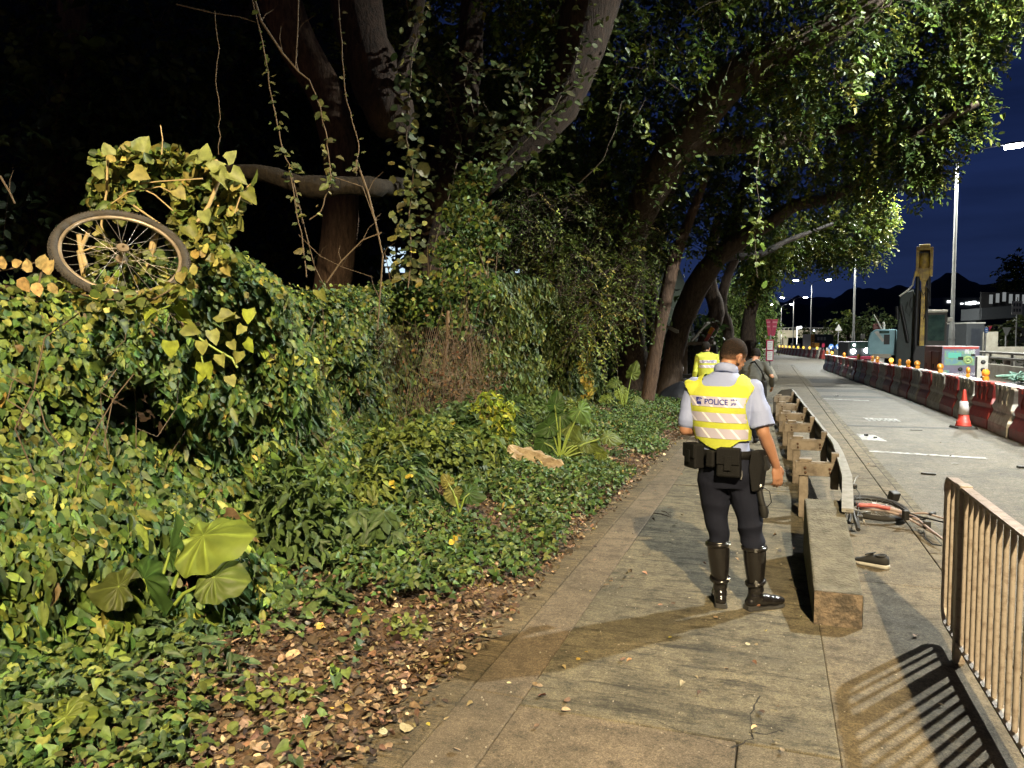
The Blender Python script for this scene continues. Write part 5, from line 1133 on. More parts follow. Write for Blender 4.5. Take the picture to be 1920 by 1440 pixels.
# loose bicycle wheel lying on the hedge
wcen = PD(229, 476, 3.95); wn = Vector((.73 * .727, -.73 * .684, .68)).normalized(); wn = (wn + RT * .10).normalized()
wh = thing('bicycle_wheel', 'muddy bicycle wheel leaning on top of the creeper hedge', 'bicycle wheel', wcen); m_mud = M('muddy_tyre', (.045, .038, .031), .85, col2=(.022, .02, .018), vs=14, bump=.3, bs=90); m_rim = M('dull_rim', (.36, .30, .23), .45, .5, col2=(.2, .15, .10), vs=10)
mb = MB(); mb.torus((0, 0, 0), wn, .311, .0215, 72, 12)
xw, yw, zw = frame_from(wn)
for k in range(110):
    a = 2 * math.pi * k / 110; d = xw * math.cos(a) + yw * math.sin(a)
    for s in (-1, 0, 1): mb.bar(d * (.330 - abs(s) * .006) + zw * (s * .014), d * (.337 - abs(s) * .008) + zw * (s * .017), .008, .010)
ty = mb.build('tyre', m_mud, wh)
mb = MB(); mb.torus((0, 0, 0), wn, .284, .010, 64, 8, sq=1.1); mb.build('rim', m_rim, wh)
mb = MB(); mb.tube([zw * -.045, zw * .045], .017, 12); mb.tube([zw * -.048, zw * -.036], .03, 14); mb.tube([zw * .036, zw * .048], .03, 14); mb.tube([zw * -.065, zw * .065], .006, 8); mb.build('hub', m_rim, wh)
for k in range(32):
    a = 2 * math.pi * k / 32; s = 1 if k % 2 else -1; d = xw * math.cos(a) + yw * math.sin(a); a2 = a + (.5 if (k // 2) % 2 else -.5); e = xw * math.cos(a2) + yw * math.sin(a2)
    mb = MB(); mb.tube([e * .025 + zw * (.04 * s), d * .27], .0013, 4, caps=False); mb.build('spoke', m_alloy, wh)

tl_ = thing('trailing_creeper', 'creeper sprays tangled over the lower rim of the bicycle wheel', 'creeper', PD(230, 560, 3.72))
leaf_mesh('leaves', [blobs_leaves([(150, 556, 3.75, 22, 1), (190, 560, 3.72, 22, 1.1), (235, 563, 3.7, 24, 1.2), (280, 558, 3.72, 22, 1.1), (320, 545, 3.75, 20, 1), (345, 520, 3.8, 18, .7), (118, 540, 3.75, 16, .7)], 26, 'round', .03, .065, LG, (4, 4, 2, 3)), blobs_leaves([(200, 470, 4.15, 26, .8), (260, 480, 4.15, 26, .8), (230, 520, 4.1, 30, 1.2), (170, 520, 4.05, 20, .7), (300, 500, 4.1, 24, .9)], 34, 'round', .03, .06, LG, (4, 4, 2, 3))], ml_ivy, tl_, tuple(tl_.location))
mb = MB(tl_.location); mb.tube([PD(120, 545, 3.73), PD(200, 562, 3.70), PD(290, 560, 3.70), PD(345, 530, 3.76)], .004, 5); mb.build('stem', m_stem, tl_)
# --- big-leaved taro plants
def big_leaf(name, joint, tipv, nrm, length, width, col, parent, org, fold=.25, wave=.03, notch=.45):
    """heart blade drawn outwards from where its stalk joins"""
    y = Vector(tipv).normalized(); z = (Vector(nrm) - y * Vector(nrm).dot(y)).normalized(); x = y.cross(z)
    nS, nR = 72, 7; vs = [joint]; cs = [np.array(col) * 1.35]; fs = []
    for j in range(1, nR + 1):
        for k in range(nS):
            a = 2 * math.pi * k / nS; c = math.cos(a)      # a = 0 points at the tip
            aa = abs((a + math.pi) % (2 * math.pi) - math.pi)
            base = np.interp(aa, [0, .25, .7, 1.3, 1.9, 2.5, 2.85, 3.1416], [1.0, .86, .68, .60, .60, .58, .40, .40 * (1 - notch)])
            r = base * j / nR * length; px = r * math.sin(a) * width; py = r * c
            vein = math.cos(aa * 11) ; vz = -fold * abs(px) ** 1.2 * .9 + wave * math.sin(aa * 9 + j) * (j / nR) ** 2 * .5 + .006 * vein * (j / nR) - .18 * max(0, py / length) ** 2 * length
            vs.append(joint + x * px + y * py + z * vz)
            v_ = 1.9 if (aa < .06 or vein > .93) and j < nR else 1.0
            cs.append(np.array(col) * v_ * (.92 + .12 * math.sin(a * 5 + j)))
    fs = [(0, 1 + k, 1 + (k + 1) % nS) for k in range(nS)]
    for j in range(1, nR):
        for k in range(nS): fs.append((1 + (j - 1) * nS + k, 1 + j * nS + k, 1 + j * nS + (k + 1) % nS, 1 + (j - 1) * nS + (k + 1) % nS))
    mb = MB(org); mb.add(vs, fs, True); o = mb.build(name, ml_big, parent)
    at = o.data.attributes.new('col', 'FLOAT_COLOR', 'POINT'); at.data.foreach_set('color', np.concatenate([np.clip(cs, 0, 1), np.ones((len(cs), 1))], 1).astype(np.float32).ravel())
    return o
def taro(label, base, leaves, D, stalk_r=.010, loc=None):
    bp = PD(*base, D); t = thing('taro_plant', label, 'plant', bp)
    for (ju, jv, tu, tv, nx, ny, nz, l, w, col, fold) in leaves:
        J = PD(ju, jv, D + nz); tip = RT * tu - UP * tv; nr = RT * nx + UP * ny - FW
        big_leaf('leaf', J, tip + FW * 0.0, nr, l * D / F, w, col, t, tuple(bp), fold)
        mid = bp.lerp(J, .5) + Vector((0, 0, .05)) - FW * .03; mb = MB(bp); mb.tube([bp, mid, J], [stalk_r * 1.3, stalk_r, stalk_r * .6], 8); mb.build('stalk', m_petiole, t)
    return t
tg = (.135, .175, .030); tgd = (.045, .09, .022); tgm = (.10, .135, .030)
taro('large taro plant with glossy heart leaves at the foot of the hedge', (298, 1172),
     [(382, 1004, 1, -.12, -.1, 2.0, 0, 98, 1.45, (.165, .215, .036), .45), (402, 1082, .8, .05, .2, 1.0, -.12, 66, 1.25, tgm, .35), (318, 1036, .05, -1, -1.6, .2, 0, 78, .9, tgd, .6), (270, 1085, .40, 1, -.9, .4, -.15, 82, .95, tgd, .5), (222, 1100, -1, .12, .2, 1.0, -.32, 58, 1.2, (.07, .085, .02), .35), (205, 1215, .2, .9, .2, .6, -.2, 40, .9, tgd, .4)], 4.0)
taro('small young taro in the bottom left corner on the leaf litter', (70, 1432), [(122, 1345, 1, -.05, 0, .9, 0, 62, 1.05, tg, .35), (110, 1400, .8, .1, 0, .7, 0, 58, 1.15, tg, .35), (50, 1395, .3, .8, -.4, .5, 0, 52, 1.0, tgd, .4), (28, 1352, -1, -.1, 0, .8, 0, 60, 1.0, tgm, .35)], 2.95, .006)
taro('clump of broad taro leaves beside the path beyond the cardboard', (1050, 860),
     [(1088, 770, .3, .35, .1, .5, 0, 30, 1.35, (.085, .15, .03), .3), (1050, 780, -.6, .5, 0, .6, 0, 34, 1.1, tgd, .4), (1030, 800, -1, .3, 0, .8, 0, 34, 1.0, tgd, .4), (1070, 800, .6, .8, 0, .6, 0, 34, 1.0, tgm, .4), (1040, 760, .1, -.9, -.5, .3, 0, 30, 1.0, tgd, .5), (1100, 830, 1, .4, 0, .8, 0, 36, .9, tgm, .4), (1020, 830, -.4, .8, 0, .6, 0, 32, 1.0, tgd, .4), (1075, 835, .4, .9, 0, .5, 0, 30, 1.0, tgm, .4), (1140, 818, 1, .3, 0, .9, 0, 32, .9, tgm, .4), (1125, 850, 1, .5, 0, .9, 0, 26, .9, tg, .4)], 9.7)
taro('pale and dark taro leaves low in the ground cover, middle of the bank', (862, 962), [(850, 925, .1, .5, 0, .7, 0, 26, 1.2, (.17, .175, .055), .25), (880, 925, .9, .2, .1, .6, 0, 34, 1.0, tgd, .4), (840, 905, -.3, -.5, 0, .7, 0, 20, 1.1, (.20, .19, .05), .3)], 6.4, .006)
taro('taro leaves at the foot of the slim leaning trunk', (1170, 775), [(1165, 735, .4, .6, 0, .6, 0, 22, 1.1, tg, .3), (1185, 700, .3, -.9, -.6, .3, 0, 26, .9, tgm, .5), (1155, 715, -.6, .3, 0, .7, 0, 20, 1.0, tgm, .3), (1195, 750, .8, .3, 0, .7, 0, 18, 1.0, tgm, .3), (1140, 745, -.9, .3, 0, .7, 0, 20, 1.0, tg, .3), (1165, 760, -.2, .8, 0, .7, 0, 16, 1.0, tg, .3)], 16.5)
# bright shrub and palmate seedlings
bs = thing('bright_shrub', 'small bright yellow-green shrub on the bank before the dark creeper', 'shrub', G(925, 835, .2)); BO = tuple(bs.location)
leaf_mesh('leaves', [blobs_leaves([(920, 755, 9.4, 26, 1), (935, 780, 9.4, 28, 1.2), (905, 790, 9.4, 26, 1), (945, 810, 9.4, 24, .9), (915, 820, 9.4, 26, .9), (955, 765, 9.4, 16, .5), (890, 770, 9.4, 14, .4)], 130, 'lance', .06, .11, [(.26, .30, .03), (.16, .21, .03), (.09, .13, .025)], (4, 3, 2))], ml_ivy, bs, BO)
mb = MB(BO)
for k in range(9): mb.tube([bs.location, PD(r_.uniform(900, 950), r_.uniform(780, 810), 9.4), PD(r_.uniform(890, 960), r_.uniform(740, 780), 9.4)], .006, 5)
mb.build('stems', m_stem, bs)
def palmate(label, cs, D, size, cols):
    b0 = PD(cs[0][0], cs[0][1] + 40, D); t = thing('palmate_seedling', label, 'plant', b0); P, T, N, S_, C, Wd = [], [], [], [], [], []; mb = MB(b0)
    for (u, v) in cs:
        c = PD(u, v, D); mb.tube([b0, c], .004, 5, caps=False); nr = Vector((.3, -.6, .8)) + Vector((r_.uniform(-.3, .3), 0, 0)); x, y, z = frame_from(nr)
        for k in range(7):
            a = -2.0 + 4.0 * k / 6 - 1.57; d = x * math.cos(a) + y * math.sin(a) + Vector((0, 0, -.25)); P.append(D3(c)); T.append(D3(d)); N.append(D3(nr)); S_.append(size * (1 - .12 * abs(k - 3))); C.append(cols[r_.randrange(len(cols))]); Wd.append(1.2)
    leaf_mesh('leaflets', [('lance', np.array(P), np.array(T), np.array(N), np.array(S_), np.array(C), np.array(Wd))], ml_ivy, t, tuple(b0)); mb.build('stems', m_petiole, t); return t
palmate('palm-like seedling with fingered leaves in front of the hedge, darker', [(700, 985), (735, 1000), (690, 1020), (720, 960), (660, 1000), (670, 960)], 5.4, .19, [(.05, .085, .03), (.06, .10, .03)])
palmate('light green fingered seedling higher on the bank below the dry twigs', [(735, 895), (700, 905), (640, 915), (760, 880), (600, 900)], 6.6, .22, [(.10, .15, .03), (.08, .13, .03)])

# --- bank: creeping ground cover and fallen leaves
def on_bank(n, x0, x1, y0, y1, f, px=1.0):
    y = y0 + (y1 - y0) * rng.uniform(0, 1, n) ** 2.0; x = x0 + (x1 - x0) * rng.uniform(0, 1, n) ** px
    P = np.stack([x, y, bank_z(x, y)], 1); return P[f(P)]
fg = Fbm(31, 1.3); fg2 = Fbm(32, 4.0)
def cov_keep(P):
    w = fg(P * [1, 1, 0]) * .62 + fg2(P * [1, 1, 0]) * .45 + np.interp(P[:, 0], [-4.4, -3.2, -2.4, -1.95, -1.6], [.2, .35, .6, .3, -.7]) + np.interp(P[:, 1], [1.5, 3.2, 4.5, 9, 13, 20], [-.05, .22, .65, .7, .5, -.1]); return rng.uniform(-.35, .35, len(P)) < w
P = on_bank(60000, -4.6, -1.6, 1.2, 21, cov_keep); n = len(P); P[:, 2] += rng.uniform(.02, .12, n) + .07 * np.clip(fg2(P), 0, 1)
leaf_o = leaf_mesh('ground_cover', [('heart', P, np.concatenate([sph(n)[:, :2], U(n, -.5, .1)[:, None]], 1), np.stack([.25 + 0 * P[:, 0], -.25 + 0 * P[:, 0], 1 + 0 * P[:, 0]], 1) + rng.normal(0, .38, (n, 3)), rng.uniform(.024, .062, n), palette(n, [(.070, .12, .03), (.045, .085, .026), (.12, .155, .04), (.22, .19, .06)], (5, 5, 3, .25)))], ml_cover)
tag(leaf_o, None, None, None, 'stuff')
# taller tufts standing out of the ground cover
TC = np.stack([rng.uniform(-4.3, -1.95, 150), 2.2 + 15 * rng.uniform(0, 1, 150) ** 1.7], 1); TR = rng.uniform(.08, .24, 150)
k = rng.integers(0, 150, 9000); a = rng.uniform(0, 6.28, 9000); q = np.sqrt(rng.uniform(0, 1, 9000)) * TR[k]; x, y = TC[k, 0] + q * np.cos(a), TC[k, 1] + q * np.sin(a)
z = bank_z(x, y) + rng.uniform(.03, 1, 9000) * (.30 * (1 - (q / TR[k]) ** 2) * (TR[k] / .3) + .05); P = np.stack([x, y, z], 1); ok = x < -1.72; P = P[ok]; kk = k[ok]; n = len(P)
# waist-high leafy growth where the hedge runs out onto the bank
nB = 70; BC = np.stack([rng.uniform(-4.3, -2.95, nB), rng.uniform(3.6, 13, nB)], 1); BC[:, 0] = np.minimum(BC[:, 0], np.interp(BC[:, 1], [3.6, 6, 10, 13], [-3.15, -3.1, -3.0, -2.9])); BR = rng.uniform(.16, .34, nB); BH = BR * rng.uniform(1.3, 2.2, nB)
k2 = rng.integers(0, nB, 13000); d2 = sph(13000); d2[:, 2] = np.abs(d2[:, 2]); q2 = rng.uniform(.35, 1, (13000, 1)) ** .5; off_ = d2 * q2 * np.stack([BR[k2], BR[k2], BH[k2]], 1); x2, y2 = BC[k2, 0] + off_[:, 0], BC[k2, 1] + off_[:, 1]
P2 = np.stack([x2, y2, bank_z(x2, y2) + off_[:, 2] + .03], 1); c2_ = np.array([(.075, .120, .028), (.042, .080, .024), (.12, .155, .032), (.06, .095, .03)])[k2 % 4] * np.exp(rng.normal(0, .25, (13000, 1))); bg_ = []
for q_, tp_, s0, s1 in ((0, 'heart', .045, .095), (1, 'lance', .07, .14), (2, 'oval', .04, .085)):
    w_ = (k2 % 3) == q_; nn_ = int(w_.sum()); bg_.append((tp_, P2[w_], d2[w_] * .5 + [.25, -.1, -.55] + rng.normal(0, .3, (nn_, 3)), d2[w_] + [.35, -.3, .35] + rng.normal(0, .35, (nn_, 3)), rng.uniform(s0, s1, nn_), c2_[w_]))
tag(leaf_mesh('undergrowth', bg_, ml_ivy), kind='stuff')
kind = kk % 3; tuft_cols = np.array([(.07, .11, .03), (.12, .15, .035), (.05, .085, .035)])[kk % 3] * np.exp(rng.normal(0, .25, (n, 1)))
bt_ = []
for q_, tp_, s0, s1 in ((0, 'heart', .03, .065), (1, 'oval', .03, .06), (2, 'lance', .05, .10)):
    w_ = kind == q_; nn_ = int(w_.sum()); bt_.append((tp_, P[w_], np.concatenate([sph(nn_)[:, :2], U(nn_, -.5, .3)[:, None]], 1), np.array([.3, -.35, .9]) + rng.normal(0, .4, (nn_, 3)), rng.uniform(s0, s1, nn_), tuft_cols[w_]))
tf = leaf_mesh('undergrowth', bt_, ml_cover); tag(tf, kind='stuff')
P = on_bank(70000, -4.8, -1.50, 1.2, 24, lambda P: rng.uniform(0, 1, len(P)) < np.interp(P[:, 0], [-4.6, -2.4, -1.75, -1.62, -1.5], [.5, .85, 1, .85, .10])); n = len(P); P[:, 2] = np.maximum(P[:, 2], .004) + rng.uniform(.004, .03, n)
DRY = [(.20, .138, .085), (.115, .075, .047), (.30, .225, .14), (.05, .034, .024), (.40, .33, .21), (.36, .27, .06)]
lit = leaf_mesh('leaf_litter', [('oval', P, np.concatenate([sph(n)[:, :2], U(n, -.3, .3)[:, None]], 1), np.array([0, 0, 1.0]) + rng.normal(0, .45, (n, 3)), rng.gamma(5, .0055, n) + .007, palette(n, DRY, (5, 6, 2.4, 5, .7, .06)), rng.uniform(.6, 1.6, n))], ml_dry); tag(lit, kind='stuff')
n = 240; x = np.concatenate([rng.uniform(-1.6, .2, 190), rng.uniform(.6, 3.6, 50)]); y = 2.2 + 13 * rng.uniform(0, 1, n) ** 1.5; z = np.where(x > 1.4, RZ + .012, .012)
P = np.stack([x, y, z + .006], 1)
sc = leaf_mesh('scattered_leaves', [('oval', P, np.concatenate([sph(n)[:, :2], 0 * x[:, None]], 1), np.array([0, 0, 1.0]) + rng.normal(0, .25, (n, 3)), rng.uniform(.02, .05, n), palette(n, DRY, (3, 3, 3, 1, 2, .8)))], ml_dry); tag(sc, kind='stuff')
# grit on the path
mb = MB()
for i in range(420):
    x = r_.uniform(-1.5, .9); y = 2.3 + 5 * r_.random() ** 1.3; s = r_.uniform(.0025, .008); a = r_.uniform(0, 3); mb.box((x, y, s * .4), (s * 1.4, s, s), rz=a, taper=.6)
o = mb.build('grit', M('grit_stone', (.30, .27, .22), .9, vs=50)); o['kind'] = 'stuff'
# twigs
for i, (a, b, r0, lab) in enumerate((((1225, 962), (1258, 970), .006, 'short dark twig on the path left of the officer'), ((1240, 958), (1256, 966), .005, 'thin forked twig lying beside the short dark twig'), ((1480, 1098), (1530, 1130), .004, 'curved black wire between boot and concrete block'), ((862, 1190), (945, 1175), .006, 'pale fallen twig across the leaf litter edge'), ((245, 1285), (300, 1250), .008, 'dry tan stick on the litter below the taro'))):
    p, q = G(*a, .03 if i < 3 else .14), G(*b, .012 if i < 3 else .12); c = (p + q) / 2; mb = MB(c); mb.tube([p, p.lerp(q, .4) + Vector((.01, .02, .004)), q], [r0, r0 * .9, r0 * .5], 6); mb.tube([p.lerp(q, .5), p.lerp(q, .75) + Vector((.04, .03, .01))], r0 * .5, 5); o = mb.build('twig', m_twig if i > 2 else m_barkd); o.location = c; tag(o, lab, 'twig')
# crumpled sheet, yellow leaves, litter bits
cc = G(1003, 885, .2); mb = MB(); fbc = Fbm(44, 5.0); nx_, ny_ = 13, 9; vs = []
for i in range(nx_):
    for j in range(ny_):
        a, b = i / (nx_ - 1) - .5, j / (ny_ - 1) - .5; jag = .05 * math.sin(i * 2.3 + j); vs.append((a * .80 + b * .12, -a * .15 + b * (.34 - .18 * abs(a)) + jag * abs(b), .03 + .05 * float(fbc(np.array([a * 1.4, b * 1.4, 0]))) + .10 * (.5 - abs(a)) - .1 * a))
mb.add(vs, [(i * ny_ + j, (i + 1) * ny_ + j, (i + 1) * ny_ + j + 1, i * ny_ + j + 1) for i in range(nx_ - 1) for j in range(ny_ - 1)])
cb = mb.build('cardboard_sheet', M('torn_cardboard', (.34, .27, .17), .85, vs=9, col2=(.20, .145, .085), thr=(.42, .6))); cb.location = cc + Vector((0, 0, .13)); md = cb.modifiers.new('t', 'SOLIDIFY'); md.thickness = .006; cb.rotation_euler = (.55, .12, -.1); cb.scale = (.8, .75, .8); tag(cb, 'torn crumpled beige cardboard sheet lying on the leafy bank', 'cardboard')
for (u, v, s, lab) in ((372, 1224, .08, 'bright yellow crumpled leaf on the litter right of the taro'), (848, 797, .06, 'yellow leaf alone before the dry twig tangle'), (770, 892, .05, 'curled yellow leaf beside the fingered seedling'), (738, 912, .055, 'flat yellow leaf left of the curled one'), (856, 1008, .045, 'yellow ring-curled leaf low on the ground cover')):
    c = PD(u, v, {372: 3.85, 848: 8.4, 770: 6.4, 738: 6.3, 856: 5.6}[u]); b = []
    for k in range(3): b.append(D3(c) + rng.normal(0, .012, 3))
    o = leaf_mesh('yellow_leaf', [('round', np.array(b), sph(3), np.array([.2, -.5, .8]) + rng.normal(0, .5, (3, 3)), np.array([s, s * .8, s * .7]), np.array([(.40, .31, .04)] * 3))], ml_dry, None, tuple(c)); o.location = c; tag(o, lab, 'leaf')
# ------------------------------------------------------------------ trees
def limb(mb, pts, n=14, seed=1, rough=.06, step=.35, org=None):
    """rough-barked limb through (point, radius) stations"""
    P = [Vector(p) for p, r in pts]; Rr = [r for p, r in pts]; Q = []; Rq = []
    for i in range(len(P) - 1):
        a, b = P[i], P[i + 1]; pa = P[i - 1] if i else a; pb = P[i + 2] if i + 2 < len(P) else b
        k = max(2, int((b - a).length / step))
        for j in range(k):
            t = j / k; Q.append(.5 * ((2 * a) + (b - pa) * t + (2 * pa - 5 * a + 4 * b - pb) * t * t + (3 * a - pa - 3 * b + pb) * t ** 3)); Rq.append(Rr[i] * (1 - t) + Rr[i + 1] * t)
    Q.append(P[-1]); Rq.append(Rr[-1]); s0 = len(mb.v); mb.tube(Q, Rq, n)
    fb = Fbm(seed, 2.2); fb_ = Fbm(seed + 50, 9.0)
    C = np.repeat(np.array([q[:] for q in Q]), n, axis=0); V = np.array(mb.v[s0:s0 + len(C)]) + np.array(mb.o)
    d = V - C; sc = 1 + rough * fb(V) * 1.2 + rough * .7 * fb_(V); V = C + d * sc[:, None] - np.array(mb.o)
    for i in range(len(C)): mb.v[s0 + i] = tuple(V[i])
    e = s0 + len(C); 
    if len(mb.v) >= e + 2 * n: 
        mb.v[e:e + n] = mb.v[s0:s0 + n][::-1]; mb.v[e + n:e + 2 * n] = mb.v[s0 + len(C) - n:s0 + len(C)]
def pl(*st): return [(PD(u, v, D), r) for u, v, D, r in st]
def tree(name, label, base, limbs, mat, group=None, rough=.06, seed=1, parts=None):
    t = thing(name, label, 'tree', base, 0, group); ob = []
    for i, L_ in enumerate(limbs):
        mb = MB(base); limb(mb, L_, seed=seed + i, rough=rough); ob.append(mb.build('trunk' if i == 0 else 'limb', mat, t))
    return t
def sprigs(blobs, n_sprig, leaf, tpl, cols, p, per=9, length=.5, droop=.35, shell=.55, wob=.35):
    """leafy shoots spread through blobs of the crown: (centre, radius, weight)"""
    O, DR = [], []
    for c, r, w in blobs:
        k = max(2, int(n_sprig * w)); d = sph(k); q = rng.uniform(0, 1, k) ** shell; O.append(np.array(c)[None] + d * (q * r)[:, None] * [1, 1, .85]); DR.append(d * .7 + rng.normal(0, .55, (k, 3)) + [0, 0, -droop * .5])
    O = np.concatenate(O); DR = nrmz(np.concatenate(DR)); k = len(O); P, T, N = [], [], []
    side = nrmz(np.cross(DR, np.array([0, 0, 1.0]) + rng.normal(0, .3, (k, 3)))); upv = np.cross(side, DR)
    for j in range(per):
        t = (j + 1) / per; pos = O + DR * (length * t) + np.array([0, 0, -1.0]) * (droop * length * t * t); s = 1 if j % 2 else -1
        P.append(pos); T.append(DR * .55 + side * s * .75 + [0, 0, -.25] + rng.normal(0, wob, (k, 3))); N.append(upv + [0, 0, .3] + rng.normal(0, wob, (k, 3)))
    P = np.concatenate(P); m_ = len(P); sz = leaf * np.exp(rng.normal(0, .22, m_))
    base = palette(k, cols, p, .18); C = np.tile(base, (per, 1)) * np.exp(rng.normal(0, .16, (m_, 1)))
    return (tpl, P, np.concatenate(T), np.concatenate(N), sz, C), (O, DR, length)
def twigs(mb, info, every=4, r=.006, droop=.35):
    O, DR, l = info
    for i in range(0, len(O), every):
        o = Vector(O[i]); d = Vector(DR[i]); mb.tube([o - d * l * .8, o, o + d * l * .55 + Vector((0, 0, -droop * l * .3)), o + d * l + Vector((0, 0, -droop * l))], [r * 1.4, r, r * .7, r * .4], 4, caps=False)
TG = [(.068, .098, .018), (.038, .062, .015), (.115, .140, .022), (.17, .18, .030)]
def PXU(c): d = Vector(c) - CAM; return 960 + F * d.dot(RT) / d.dot(FW)
def pb(*sp): return [(D3(PD(u, v, D)), rp * D / F, rp * D / F * .9) for u, v, D, rp in sp]
# main forked tree behind the hedge
m_bark2 = barkmat('scaly_bark', (.055, .033, .022), (.008, .006, .004), 4.2)
b1_ = PD(792, 690, 12.6); b1_.z = 0
t1 = tree('forked_tree', 'big forked tree with scaly brown bark rising behind the hedge', b1_,
     [[(b1_, .50)] + pl((790, 600, 12.6, .40), (800, 500, 12.5, .36), (818, 400, 12.4, .33), (838, 320, 12.3, .31), (862, 240, 12.4, .26), (880, 120, 12.6, .24), (890, -60, 12.8, .22)),
      pl((838, 345, 12.3, .26), (900, 335, 12.2, .30), (960, 278, 12.0, .37), (1045, 190, 11.8, .40), (1095, 80, 11.6, .41), (1125, -60, 11.4, .40), (1150, -260, 11.2, .38)),
      pl((620, -230, 11.2, .30), (642, -90, 10.9, .33), (668, 0, 10.6, .345), (700, 120, 10.4, .36), (730, 205, 10.3, .33), (742, 240, 10.3, .25), (748, 257, 10.3, .10)),
      pl((745, 150, 10.4, .12), (775, 70, 10.6, .10), (790, -40, 10.8, .09))], m_bark2, seed=60, rough=.09)
mb = MB(b1_); limb(mb, [((PD(620, -230, 11.2)), .30), (PD(700, -420, 11.8), .3), (PD(860, -420, 12.6), .28), (PD(890, -60, 12.8), .22)], seed=77); mb.build('limb', m_bark2, t1)
T1B = True
# fallen limb lying on the hedge behind the mound
c = PD(560, 345, 9); mb = MB(c); limb(mb, pl((425, 318, 9, .085), (500, 328, 9, .10), (580, 352, 9, .13), (650, 350, 9.1, .125), (705, 352, 9.4, .11), (770, 352, 11.8, .10), (830, 356, 12.6, .09)), seed=8, rough=.2, step=.12); fo = mb.build('dead_limb', barkmat('mossy_bark', (.034, .025, .015), (.008, .006, .004), 5)); fo.location = c; tag(fo, 'thick mossy brown dead limb lying level between mound and forked tree', 'dead branch')
# slim leaning trunk and the stout leaning tree beside the path
def gbase(u, v, D): p = PD(u, v, D); p.z = -.05; return p
q = gbase(1211, 770, 18.6)
tree('slim_tree', 'slim leaning bare trunk standing at the path edge', q, [[(q, .19)] + pl((1222, 700, 18.6, .165), (1238, 610, 18.5, .15), (1252, 540, 18.4, .16), (1266, 480, 18.4, .155), (1290, 420, 18.3, .12), (1325, 330, 18.2, .08))], m_bark, seed=70)
q = gbase(1252, 742, 21.2)
t3 = tree('leaning_tree', 'stout tree leaning over the path with a long limb reaching across the road', q,
     [[(q, .42)] + pl((1262, 680, 21, .30), (1276, 610, 20.8, .30), (1305, 540, 20.5, .31), (1345, 482, 20, .27), (1405, 440, 19.5, .215), (1448, 415, 19.3, .19), (1490, 385, 19.1, .175), (1545, 375, 19, .15), (1600, 350, 18.8, .12), (1650, 318, 18.6, .10), (1700, 285, 18.4, .05)),
      pl((1330, 500, 20.2, .2), (1370, 440, 20.6, .17), (1390, 360, 21, .14), (1420, 260, 21.2, .1)),
      pl((1345, 482, 20, .13), (1420, 478, 22, .11), (1480, 450, 24, .08), (1560, 420, 27, .06))], m_barkd, seed=80)
q = gbase(1222, 745, 24)
t4 = tree('dark_tree', 'dark upright trunk close behind the slim leaning one', q, [[(q, .52)] + pl((1215, 660, 24, .44), (1208, 560, 24, .42), (1225, 440, 23.6, .36), (1260, 320, 23, .28))], m_barkd, seed=90)
q = gbase(1188, 735, 22)
t5 = tree('overhanging_tree', 'huge dark-limbed tree whose crown overhangs path and road', q,
     [[(q, .46)] + pl((1184, 620, 21, .40), (1178, 520, 19, .38), (1190, 420, 16.6, .36), (1270, 275, 15.2, .36), (1390, 140, 14.3, .33), (1500, 85, 13.8, .28), (1610, 25, 13.4, .23), (1720, -60, 13, .16)),
      pl((1270, 275, 15.2, .2), (1400, 270, 15.6, .16), (1530, 250, 16, .13), (1640, 235, 16, .09), (1720, 245, 15.8, .07)),
      pl((1700, 262, 15.6, .05), (1760, 232, 15.2, .085), (1795, 212, 15.0, .085), (1832, 193, 14.9, .075)),
      pl((1390, 140, 14.3, .18), (1480, 160, 14.6, .14), (1590, 130, 14.8, .1), (1690, 90, 14.8, .06)),
      pl((1178, 520, 19, .2), (1100, 470, 18, .16), (1010, 440, 17, .1))], m_barkd, seed=100)
# far twisted trunks
for k, (st, lab) in enumerate((((( 1308, 720, 27, .3), (1322, 640, 27, .26), (1344, 585, 26.8, .25), (1330, 530, 26.5, .24), (1334, 470, 26.3, .2), (1350, 400, 26, .14)), 'sinuous dark trunk bending above the shelter'), (((1362, 690, 29, .22), (1366, 620, 29, .2), (1352, 570, 29, .19), (1372, 500, 28.6, .16), (1410, 440, 28, .1)), 'thinner crooked trunk behind the sinuous one'))):
    q = gbase(st[0][0], 700, st[0][2]); tree('twisted_tree', lab, q, [[(q, st[0][3] * 1.2)] + pl(*st)], m_barkd, seed=120 + k)
